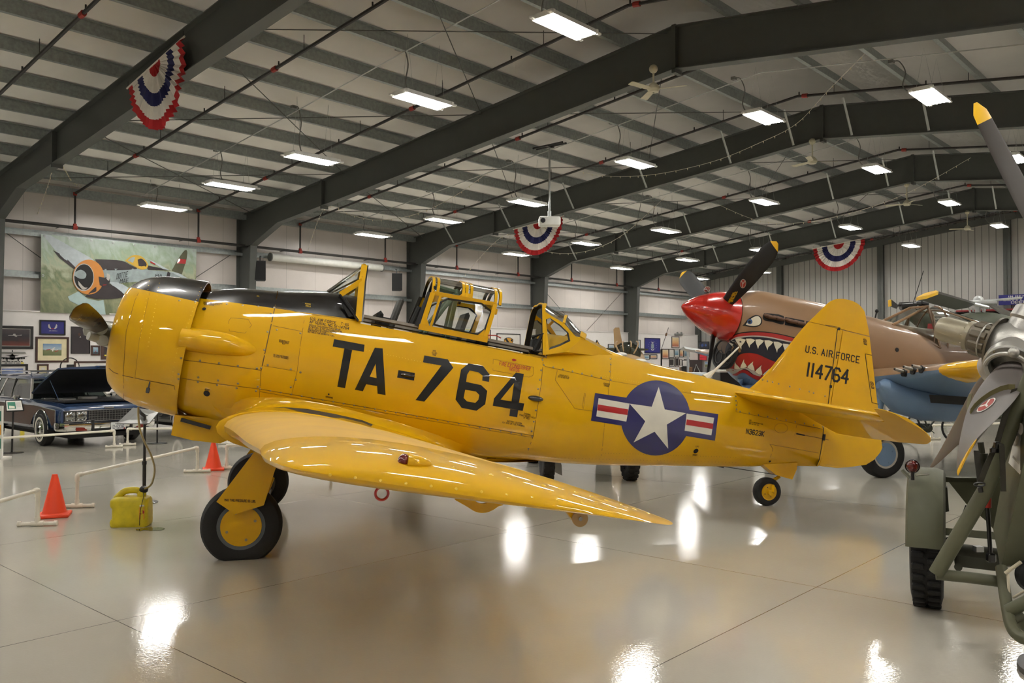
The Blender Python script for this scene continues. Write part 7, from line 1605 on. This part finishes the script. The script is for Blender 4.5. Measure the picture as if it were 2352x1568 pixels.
mb = MB(); rz = Matrix.Rotation(.75, 3, 'Z'); mb.box((0, 0, dz-.05), (.62, .46, .26), rot=rz, bev=.05, seg=2); mb.build('projector_case', M['white_metal'], t); mb = MB(); mb.cyl(rz @ V((-.2, -.22, 0)) + V((0, 0, dz-.05)), rz @ V((-.2, -.27, 0)) + V((0, 0, dz-.05)), .07, seg=16); mb.box(rz @ V((.31, 0, 0)) + V((0, 0, dz-.05)), (.015, .26, .12), rot=rz); mb.build('lens', M['black_plastic'], t)
# ceiling fans along the ridge
mk('fan_cream', rgb(196, 190, 164), .4)
for i, (px, py, lb) in enumerate(((1501, 205, 'cream ceiling fan nearest the viewer, under the second roof frame ridge'), (1866, 371, 'cream ceiling fan under the third roof frame ridge'), (2083, 468, 'cream ceiling fan under the fourth roof frame ridge'), (2222, 525, 'cream ceiling fan closest to the ribbed end wall'))):
    r = ray(px, py); k = (16.55 - TCAM) / NV.dot(r); q = BMI @ (CAM + r*k); h = .55
    t = thing('ceiling_fan', lb, 'ceiling fan', matrix=BM @ Matrix.Translation(q), group='ceiling fans'); top = rb(16.55) - q.z if i < 5 else h
    mb = MB(); mb.cyl((0, 0, .05), (0, 0, top), .02, seg=8); mb.sphere((0, 0, top-.02), .09, 12, 8); mb.lathe([(-.07, .02), (-.06, .10), (.0, .13), (.05, .12), (.12, .06), (.14, .02)], (0, 0, 0), (0, 0, 1), 20); mb.build('motor', M['fan_cream'], t)
    for b in range(3):
        a = .35 + 2*PI*b/3 + i*.4; d = V((math.cos(a), math.sin(a), 0)); n = V((-d.y, d.x, 0)); mb = MB(); mb.loft([[d*r_ + n*w_ + V((0, 0, .012)), d*r_ - n*w_ + V((0, 0, -.012)), d*r_ - n*w_ + V((0, 0, -.018)), d*r_ + n*w_ + V((0, 0, .006))] for r_, w_ in ((.1, .03), (.2, .06), (.65, .075), (.68, .05))]); mb.build('blade', M['fan_cream'], t)
# fairy light strings
mk('bulb', rgb(236, 226, 196), .3)
def fairy(label, pts, n):
    P = smooth_path(pts, n); t = thing('string_lights', label, 'string lights', matrix=BM, group='string lights'); mb = MB(); mb.tube(P, .006, 4); mb.build('wire', M['pvc'], t); mb = MB(); acc = 0
    for a, b in zip(P, P[1:]):
        acc += (b-a).length
        if acc > .28: acc = 0; mb.cyl(b, b + V((0, .01, -.055)), .013, .006, seg=5)
    o = mb.build('bulbs', M['bulb'], t); o['kind'] = 'stuff'
f_ = on_frame
fairy('string of small lights looped below the first roof frame and its bunting', [f_(60, 560, 9.3), f_(105, 440, 8.6), f_(132, 372, 7.9), f_(170, 420, 9.6), f_(210, 431, 10.4), f_(255, 416, 11), f_(292, 380, 11.4), f_(350, 290, 12), f_(430, 130, 12.4)], 14)
fairy('long string of lights sagging in front of the third roof frame', [f_(1300, 383, 21.2), f_(1360, 400, 21.6), f_(1430, 405, 21.8), f_(1520, 398, 21.8), f_(1640, 370, 21.8), f_(1740, 330, 21.8), f_(1828, 285, 21.6), f_(1905, 205, 20.4), f_(2050, 60, 18.5)], 14)
fairy('string of lights sagging above the shark-mouth aircraft', [f_(1650, 470, 29.5), f_(1740, 506, 29.7), f_(1830, 512, 29.7), f_(1950, 490, 29.7), f_(2080, 445, 29.7), f_(2230, 362, 29.6)], 14)
fairy('string of lights sagging below the bunting behind the projector', [f_(1060, 640, 24.2), f_(1160, 540, 23.2), f_(1235, 572, 24.0), f_(1300, 582, 24.6), f_(1370, 570, 25.2), f_(1440, 532, 25.8), f_(1530, 450, 26.6)], 14)
fairy('string of lights strung under the roof in front of the second frame', [f_(700, 600, 18.5), f_(745, 480, 16.5), f_(810, 495, 17.2), f_(870, 505, 18.0), f_(960, 490, 18.6), f_(1060, 440, 19), f_(1190, 340, 19.2)], 14)
# ================================================================== far corner and end wall
mk('tan_jet', rgb(160, 130, 90), .5); mk('jet_green', rgb(96, 96, 74), .5); mk('dark_brown', rgb(44, 28, 24), .5); mk('tv_screen', rgb(20, 26, 44), .15, coat=1); mk('tv_image', rgb(60, 80, 130), .3); mk('desk_white', rgb(206, 202, 194), .5); mk('shelf_red', rgb(120, 22, 22), .5); mk('shelf_dark', rgb(22, 18, 16), .7); mk('carton', rgb(120, 86, 56), .7); mk('rotor_black', rgb(34, 32, 30), .3, coat=.4); mk('bike_dark', rgb(46, 52, 46), .45)
at = at_depth
# tan jet seen head-on: fuselage, canopy, fin, wings, tip tanks
q = at(1440, 833, 21.0); g0 = V((q.x, q.y, 0)); t = thing('jet_aircraft', 'small tan and grey jet seen head-on beyond the yellow rear fuselage', 'aircraft', matrix=Matrix.Translation(g0)); vw = V((q.x, q.y, 0)).normalized(); sd = V((vw.y, -vw.x, 0))
mb = MB(); rgs = [[q + vw*d_ + sd*(r_*math.cos(2*PI*k/24)) + V((0, 0, r_*1.05*math.sin(2*PI*k/24) + dz_)) for k in range(24)] for d_, r_, dz_ in ((-1.6, .03, -.35), (-1.2, .22, -.3), (-.5, .38, -.2), (.3, .46, -.1), (1.5, .5, -.05), (4, .4, 0), (6, .2, .1))]; mb.loft(rgs); mb.build('fuselage', M['tan_jet'], t, world=True)
mb = MB(); mb.sphere(q + vw*.1 + V((0, 0, .22)), 1, 20, 12, sc=(.34, .5, .30)); mb.build('canopy_glass', G_CAR, t, world=True); mb = MB()
for a in (-.9, -.3, .3, .9): mb.tube([q + vw*(.1 - .45*math.cos(b)) + sd*(.35*math.sin(a)*math.sin(b+.6)) + V((0, 0, .22 + .31*math.sin(b))) for b in [i*.3 for i in range(6)]], .018, 6)
mb.build('canopy_frame', M['tan_jet'], t, world=True)
mb = MB(); P = [at(x, y, 25) for x, y in ((1412, 818), (1409, 756), (1413, 752), (1425, 815))]; mb.prism(P, vw*.0 + sd*.12); mb.build('fin', M['tan_jet'], t, world=True)
mb = MB(); P = [at(1362, 800, 21.5), at(1440, 797, 22), at(1489, 801, 21.5), at(1489, 804, 21.5), at(1440, 806, 22), at(1362, 803, 21.5)]; mb.prism(P, vw*1.3); mb.build('wing', M['jet_green'], t, world=True)
for x, y in ((1426, 814.5), (1470, 829)): mb = MB(); mb.sphere(at(x, y, 20.2), 1, 16, 10, sc=(.14, .5, .06)); mb.build('tank', M['paper_white'], t, world=True)
mb = MB()
for s in (-.7, .7, 0): a = q + sd*s + vw*(.8 if s else -.6) - V((0, 0, .25)); mb.cyl(a, V((a.x, a.y, .2)), .05, seg=10); mb.cyl(V((a.x, a.y, .25)) - sd*.07, V((a.x, a.y, .25)) + sd*.07, .25, seg=20, mi=1)
mb.cyl(at(1444, 800, 21), at(1444, 790, 21), .05, .07, seg=10, mi=2); mb.build('landing_gear', [M['zinc'], M['rubber'], M['paper_white']], t, world=True)
mb = MB(); a, b = at(1519, 802, 20), at(1535.5, 752, 20); mb.cyl(a, b, .006, seg=5); mb.cyl(lerp(a, b, .62), lerp(a, b, .74), .022, seg=8, mi=1); mb.cyl(V((a.x, a.y, 0)), a, .02, seg=6); mb.cyl(V((a.x, a.y, 0)), V((a.x, a.y, .02)), .15, seg=14); single('whip_antenna', mb, [M['black_matte'], M['carton']], 'thin whip antenna leaning in front of the far pictures', 'antenna', loc=V((a.x, a.y, 0)))
# desk corner: table, brown board, cartons, easel poster
mk('silver_wing', rgb(176, 182, 186), .35, .4)
a, b = at(1570, 801, 22), at(1672, 817, 19); mb = MB(); mb.loft([[p + V((0, -w_, 0)), p + V((0, 0, .06)), p + V((0, w_*2, 0)), p + V((0, 0, -.05))] for p, w_ in ((a, .25), (lerp(a, b, .5), .35), (b, .5))]); 
for f in (.15, .85): p = lerp(a, b, f); mb.cyl(V((p.x, p.y+.2, 0)), V((p.x, p.y+.2, p.z)), .03, seg=8)
single('silver_wing_panel_mount', mb, M['silver_wing'], 'long thin silver wing panel raised in front of the far pictures', 'wing panel', loc=V((a.x, a.y, 0)))
def table(label, x0, x1, y, Y, mt_):
    a, b = at(x0, y, Y), at(x1, y, Y); z = a.z; t = thing('display_table', label, 'table', loc=V(((a.x+b.x)/2, a.y, 0))); mb = MB(); mb.box(V(((a.x+b.x)/2, a.y+.35, z-.02)), (b.x-a.x, .8, .04), bev=.005); mb.build('tabletop', M[mt_], t, world=True)
    for x in (a.x+.06, b.x-.06):
        for y_ in (a.y+.02, a.y+.68): mb = MB(); mb.cyl((x, y_, 0), (x, y_, z-.04), .025, seg=8); mb.build('leg', M['zinc'], t, world=True)
    return z
table('white display table under the framed pictures at the far end', 1560, 1632, 856, 25, 'desk_white')
a = at(1600, 856, 25.2); w_ = (at(1615, 841, 25.2)-at(1586, 841, 25.2)).x; mb = MB(); mb.box(a + V((0, .1, .19)), (w_, .04, .38), rot=Matrix.Rotation(-.12, 3, 'X')); mb.tube([a + V((-.1, -.05, 0)), a + V((0, .06, .25)), a + V((.1, -.05, 0))], .012, 6, mi=1); single('easel_board', mb, [M['dark_brown'], M['zinc']], 'dark brown board on a small easel on the far table', 'board', loc=a)
a = at(1577, 857, 25.1); mb = MB(); mb.box(a + V((0, .1, .10)), (.34, .25, .16), bev=.01); single('carton', mb, M['carton'], 'brown carton box on the far display table', 'box', loc=a)
for x0, y0, x1, lb, mt_ in ((1538, 855, 1546, 'first small dark framed photo standing on the far table', 'print_dark'), (1549, 856, 1556, 'second small framed photo standing on the far table', 'frame_alu'), (1567, 842, 1580, 'pale small picture standing above the carton', 'art_text')):
    a, b = at(x0, y0, 24.9), at(x1, y0, 24.9); mb = MB(); h = (b.x-a.x)*1.2; mb.box((a+b)/2 + V((0, 0, h/2)), (b.x-a.x, .03, h), rot=Matrix.Rotation(-.15, 3, 'X'), bev=.004); mb.box((a+b)/2 + V((0, -.02, h/2)), ((b.x-a.x)*.8, .012, h*.8), mi=1, rot=Matrix.Rotation(-.15, 3, 'X')); mb.box(V(((a.x+b.x)/2, a.y+.06, a.z/2)), (.2, .05, a.z)) if mt_ == 'art_text' else None; single('standing_picture_frame', mb, [M['frame_black'], M[mt_]], lb, 'picture', loc=(a+b)/2)
a, b = at(1645, 861, 17), at(1580, 861, 17); mb = MB(); mb.cyl(at(1560, 862, 17.6), at(1660, 863, 17), .07, seg=16); mb.cyl(at(1575, 862, 17.5), V((at(1575, 862, 17.5).x, 17.5, 0)), .03, seg=8); mb.cyl(at(1650, 863, 17.1), V((at(1650, 863, 17.1).x, 17.1, 0)), .03, seg=8); single('silver_tube_rail', mb, M['silver_wing'], 'thick silver tube on legs before the far table', 'tube', loc=V((a.x, a.y, 0)))
a = at(1678, 895, 15.2); mb = MB(); w0, w1 = at(1654, 850, 15.2), at(1730, 895, 15.2); mb.box(V(((w0.x+w1.x)/2, 15.5, w0.z/2)), (w1.x-w0.x, .6, w0.z-.04), bev=.01); mb.box(V(((w0.x+w1.x)/2, 15.5, w0.z-.02)), (w1.x-w0.x+.03, .63, .04), mi=1, bev=.006); single('black_cabinet', mb, [M['black_plastic'], M['desk_white']], 'black cabinet with a white top beneath the shark-mouth chin', 'cabinet', loc=V((a.x, 15.5, 0)))
SB = S1
picture('dark television screen with a bluish picture on the end wall', 1598.5, 784, 1629.6, 801.6, 'frame_black', .03, 'mat_white', 0, 'tv_screen', [('tv_image', circ(.25, .5, .08, .2, 12)), ('tv_image', circ(.5, .5, .1, .25, 12)), ('tv_image', circ(.75, .5, .08, .2, 12))], name='wall_tv', cat='television', t0=SB-.32, back=True)
picture('white poster with a landscape partly behind the fighter nose', 1645, 787, 1668, 803, 'frame_black', .03, 'mat_white', .06, 'art_sea', t0=SB-.32, back=True); picture('red poster with a black aircraft on the end wall', 1606, 807.5, 1623.5, 827, 'mark_red2', .02, 'mat_white', 0, 'art_red', [('black_matte', plane_shape(.5, .72, .36, .14, .2)), ('black_matte', [(.1, .30), (.9, .30), (.9, .34), (.1, .34)])], t0=SB-.32, back=True)
picture('pale yellow and green flyer on the end wall beside the red poster', 1619, 830, 1627, 843, 'mat_white', .02, 'mat_white', 0, 'art_field', t0=SB-.32, back=True)
picture('bright white lit-box panel behind the upper fighter propeller blade', 1602, 625, 1624, 672, 'frame_alu', .05, 'mat_white', .15, 'paper_white', t0=SB-.32, back=True, name='lit_box_panel', cat='panel')  # window-like lit box; its brightness is put in as plain white colour
for px, lb in ((1554, 'grey aircraft model on top of the white wall boards'), (1563, 'small dark model on the wall board ledge next to the end column')):
    s, z = wl(px, 768, .05); mb = MB(); mb.box((.05, s, z+.0), (.1, .4, .12), bev=.03); mb.box((.05, s+.1, z+.09), (.1, .12, .12), bev=.03); mb.box((.05, s, z+.02), (.5, .08, .02)); single('shelf_model', mb, M['cord_grey'], lb, 'model', matrix=BM @ Matrix.Translation(V((0, 0, 0))))
# memorial sign and red-topped storage bay on the end wall
(x0, z0), (x1, z1) = bw(2294, 701, SB-.35), bw(2425, 672, SB-.35); Mx = BM @ Matrix(((1, 0, 0, x0), (0, 0, -1, SB-.35), (0, 1, 0, z0), (0, 0, 0, 1))); w, h = x1-x0, z1-z0
t = thing('memorial_sign', 'navy blue sign with white lettering on the ribbed end wall', 'sign', matrix=Mx); mb = MB(); mb.box((w/2, h/2, 0), (w, h, .03)); mb.build('board', M['navy'], t)
mb = MB(); hit = lambda u, v, off: V((u*w, v*h, .018)); hit.curved = False
bwpx = lambda px: (bw(px, 690, SB-.35)[0]-x0)/w
decal_text(mb, hit, 'IN MEMORY OF', (bwpx(2317), .74), (bwpx(2400), .74), (0, .15), 0, 0, .6, .16, .4); decal_text(mb, hit, 'BETTY H', (bwpx(2306), .42), (bwpx(2362), .42), (0, .24), 0, 0, .6, .2, .3); decal_text(mb, hit, 'OBER', (bwpx(2323), .12), (bwpx(2358), .12), (0, .24), 0, 0, .6, .2, .3); mb.build('lettering', M['mat_white'], t, recalc=False, merge=0)
(xa, za), (xb, zb_) = bw(2196, 716, SB-1.6), bw(2560, 702, SB-1.6); t = thing('storage_bay', 'dark storage bay with red header under the memorial sign', 'storage rack', matrix=BM @ Matrix.Translation(V((xa, SB-1.6, 0)))); W_ = xb-xa
mb = MB(); mb.box((W_/2, .0, (za+zb_)/2), (W_, .08, zb_-za)); mb.box((W_/2, .7, zb_), (W_, 1.4, .06)); mb.build('header_panel', M['shelf_red'], t)
mb = MB(); mb.box((W_/2, 1.15, za/2), (W_, .04, za)); 
for x in (0, W_/3, 2*W_/3, W_): mb.box((x, .6, za/2), (.08, 1.1, za))
for z in (.5, 1.3, 2.1, 2.9): mb.box((W_/2, .7, z), (W_, .9, .04))
mb.build('shelf', M['shelf_dark'], t)
for i in range(9):
    x = .6 + i*W_/9.5; z = 2.92 + 0; hh = .35 + .1*(i % 3); mb = MB(); mb.box((0, 0, hh/2), (.5, .5, hh), bev=.01); single('storage_carton', mb, M['carton'], f'{ORD[i]} carton from the left on the top shelf of the dark storage bay', 'box', matrix=BM @ Matrix.Translation(V((xa + x, SB-.95, z))), group='cartons in the storage bay')
# helicopter beyond the fighter canopy: mast, rotor blades, pushrods, tail rotor
hq = at(2252, 700, 24); hg = V((hq.x, hq.y, 0)); t = thing('helicopter', 'helicopter behind the fighter canopy with yellow-tipped rotor blade', 'helicopter', matrix=Matrix.Translation(hg)); Bh = lambda mb, n, m, **k: mb.build(n, m, t, world=True, **k)
mb = MB(); mb.cyl(at(2246, 735, 24), at(2246, 695, 24), .07, seg=12); mb.cyl(at(2246, 733, 24), at(2246, 722, 24), .09, seg=12, mi=1); mb.cyl(at(2246, 737, 24), at(2246, 733, 24), .1, seg=12, mi=2); mb.box(at(2252, 695, 24), (.8, .3, .12), bev=.03); mb.sphere(at(2247, 690, 24), .14, 12, 8); mb.cyl(at(2230, 696, 23.7), at(2270, 706, 23.7), .05, seg=8); Bh(mb, 'rotor_mast', [M['zinc'], M['yellow_tip'], M['mark_red2']])
mb = MB()
for a, b in (((2226, 709), (2235, 738)), ((2265, 700), (2256, 740)), ((2234, 708), (2236, 716)), ((2257, 700), (2257, 716))): mb.cyl(at(*a, 23.9), at(*b, 23.9), .025, seg=6)
Bh(mb, 'pitch_link', M['zinc'])
def rotor(pts, th=.05):
    mb = MB(); P = [at(*p) for p in pts]; n = (P[1]-P[0]).cross(P[2]-P[1]).normalized()*th; mb.prism(P, n); return mb
b_ = Bh(rotor([(2105, 683, 18), (2128, 674, 18.6), (2156, 669, 19), (2240, 694, 23.6), (2226, 702, 23.4), (2196, 707, 22.5)]), 'rotor_blade', M['rotor_black'])
mb = rotor([(2105, 682.5, 17.97), (2125, 672.5, 18.55), (2150, 666.5, 18.95), (2156, 669, 19), (2128, 679, 18.5)], .07); mb.build('yellow_tip', M['yellow_tip'], b_, world=True)
Bh(rotor([(2262, 697, 24), (2280, 701, 24.3), (2360, 735, 27), (2340, 748, 27), (2300, 722, 25)]), 'rotor_blade', M['rotor_black'])
mb = MB(); mb.cyl(at(2248, 692, 24), at(2345, 684, 24.5), .035, seg=8); Bh(mb, 'stabiliser_bar', M['zinc'])
mb = MB(); c = at(2252, 790, 24); mb.sphere(c, 1, 24, 14, sc=(1.6, 1.0, .9)); mb.cyl(V((c.x-.7, c.y-.4, .1)), V((c.x-.5, c.y-.3, c.z-.5)), .05, seg=8); mb.cyl(V((c.x+.7, c.y-.4, .1)), V((c.x+.5, c.y-.3, c.z-.5)), .05, seg=8); mb.cyl(V((c.x-1.6, c.y-.45, .06)), V((c.x+1.6, c.y-.45, .06)), .06, seg=8); mb.cyl(V((c.x-1.6, c.y+.8, .06)), V((c.x+1.6, c.y+.8, .06)), .06, seg=8); mb.cyl(V((c.x-.7, c.y+.8, .1)), V((c.x-.5, c.y+.3, c.z-.5)), .05, seg=8); mb.tube([c + V((-.8, 0, .2)), at(2095, 720, 24.5), at(2075, 703, 24.5)], [.4, .2, .12], 12); Bh(mb, 'helicopter_body', M['jeep_green'])
mb = MB(); p = at(2088, 703, 24.4); mb.cyl(p - V((.25, 0, 0)), p + V((.2, 0, .05)), .12, .08, seg=12); mb.box(p + V((-.3, 0, .02)), (.3, .12, .06), bev=.02); mb.prism([at(*q_, 24.3) for q_ in ((2043, 690), (2048, 688), (2064, 701), (2060, 709), (2047, 704))], (0, .08, 0)); mb.prism([at(*q_, 24.28) for q_ in ((2043, 689), (2047, 687.5), (2048, 702), (2043.5, 704))], (0, .1, 0), 1); Bh(mb, 'tail_rotor', [M['rotor_black'], M['yellow_tip']])
# bicycle under the fighter wing
w1, w2 = on_floor(2206, 1021), on_floor(2072, 1016); R_ = .33; t = thing('bicycle', 'old dark bicycle standing under the fighter wing', 'bicycle', loc=(w1+w2)/2); d = (w1-w2).normalized(); up = V((0, 0, 1)); c1, c2 = w1 + up*R_, w2 + up*R_
for c in (c1, c2):
    mb = MB(); mb.tube([c + d*R_*.96*math.cos(2*PI*k/32) + up*R_*.96*math.sin(2*PI*k/32) for k in range(33)], .022, 8, caps=False)
    for k in range(12): mb.cyl(c, c + d*R_*.94*math.cos(2*PI*k/12) + up*R_*.94*math.sin(2*PI*k/12), .003, seg=4, mi=1)
    mb.cyl(c - d.cross(up)*.05, c + d.cross(up)*.05, .03, seg=10, mi=1); mb.build('wheel', [M['rubber'], M['zinc']], t, world=True)
bb = lerp(w1, w2, .55) + up*.30; st = bb - d*.14 + up*.42; hd = c1 - d*.22 + up*.42; mb = MB()
for a, b in ((bb, st), (bb, hd), (st, hd), (st, c2), (bb, c2), (hd, c1), (hd, hd + up*.12)): mb.cyl(a, b, .018, seg=8)
mb.tube([c2 + d*.37*math.cos(a) + up*.37*math.sin(a) for a in [.3 + .2*i for i in range(12)]], .02, 6); mb.build('frame', M['bike_dark'], t, world=True)
mb = MB(); mb.box(st + up*.09, (.24, .12, .05), bev=.02); mb.build('saddle', M['black_plastic'], t, world=True); mb = MB(); n = d.cross(up); mb.tube([hd + up*.14 + n*.26 - d*.12, hd + up*.16 + n*.12, hd + up*.14, hd + up*.16 - n*.12, hd + up*.14 - n*.26 - d*.12], .012, 6); mb.build('handlebar', M['zinc'], t, world=True)
mb = MB(); mb.cyl(bb - n*.05, bb - n*.04, .09, seg=20); mb.cyl(bb - n*.06, bb + d*.12 - up*.10 - n*.07, .01, seg=6); mb.cyl(bb + n*.06, bb - d*.12 + up*.10 + n*.07, .01, seg=6); mb.box(lerp(bb, c2, .35) - n*.06 + up*.04, (.42, .02, .08), bev=.02, rot=Matrix((d, -n, up)).transposed()); mb.build('chain_guard', M['bike_dark'], t, world=True)
# ================================================================== camera and view
cam = bpy.data.cameras.new('camera'); co = bpy.data.objects.new('camera', cam); COL.objects.link(co)
cam.sensor_width = 36.0; cam.lens = FPX / 2352.0 * 36.0; cam.clip_start = .05; cam.clip_end = 300
co.location = CAM; co.rotation_euler = (PI / 2 + PITCH, 0, 0)
SC.camera = co
w = bpy.data.worlds.new('hall_world'); SC.world = w; w.use_nodes = True
w.node_tree.nodes['Background'].inputs['Color'].default_value = (.9, .95, 1, 1); w.node_tree.nodes['Background'].inputs['Strength'].default_value = .02
SC.view_settings.view_transform = 'Standard'; SC.view_settings.look = 'None'; SC.view_settings.gamma = 1; SC.view_settings.use_curve_mapping = False
SC.view_settings.exposure = .98
SC.cycles.max_bounces = 8; SC.cycles.diffuse_bounces = 4; SC.cycles.glossy_bounces = 3; SC.cycles.transmission_bounces = 4; SC.cycles.transparent_max_bounces = 10

# turn the whole place so that the hall lies along the world axes
bpy.context.view_layer.update()
for o in list(SC.objects):
    if o.parent is None: o.matrix_local = BMI @ o.matrix_local
bpy.context.view_layer.update()
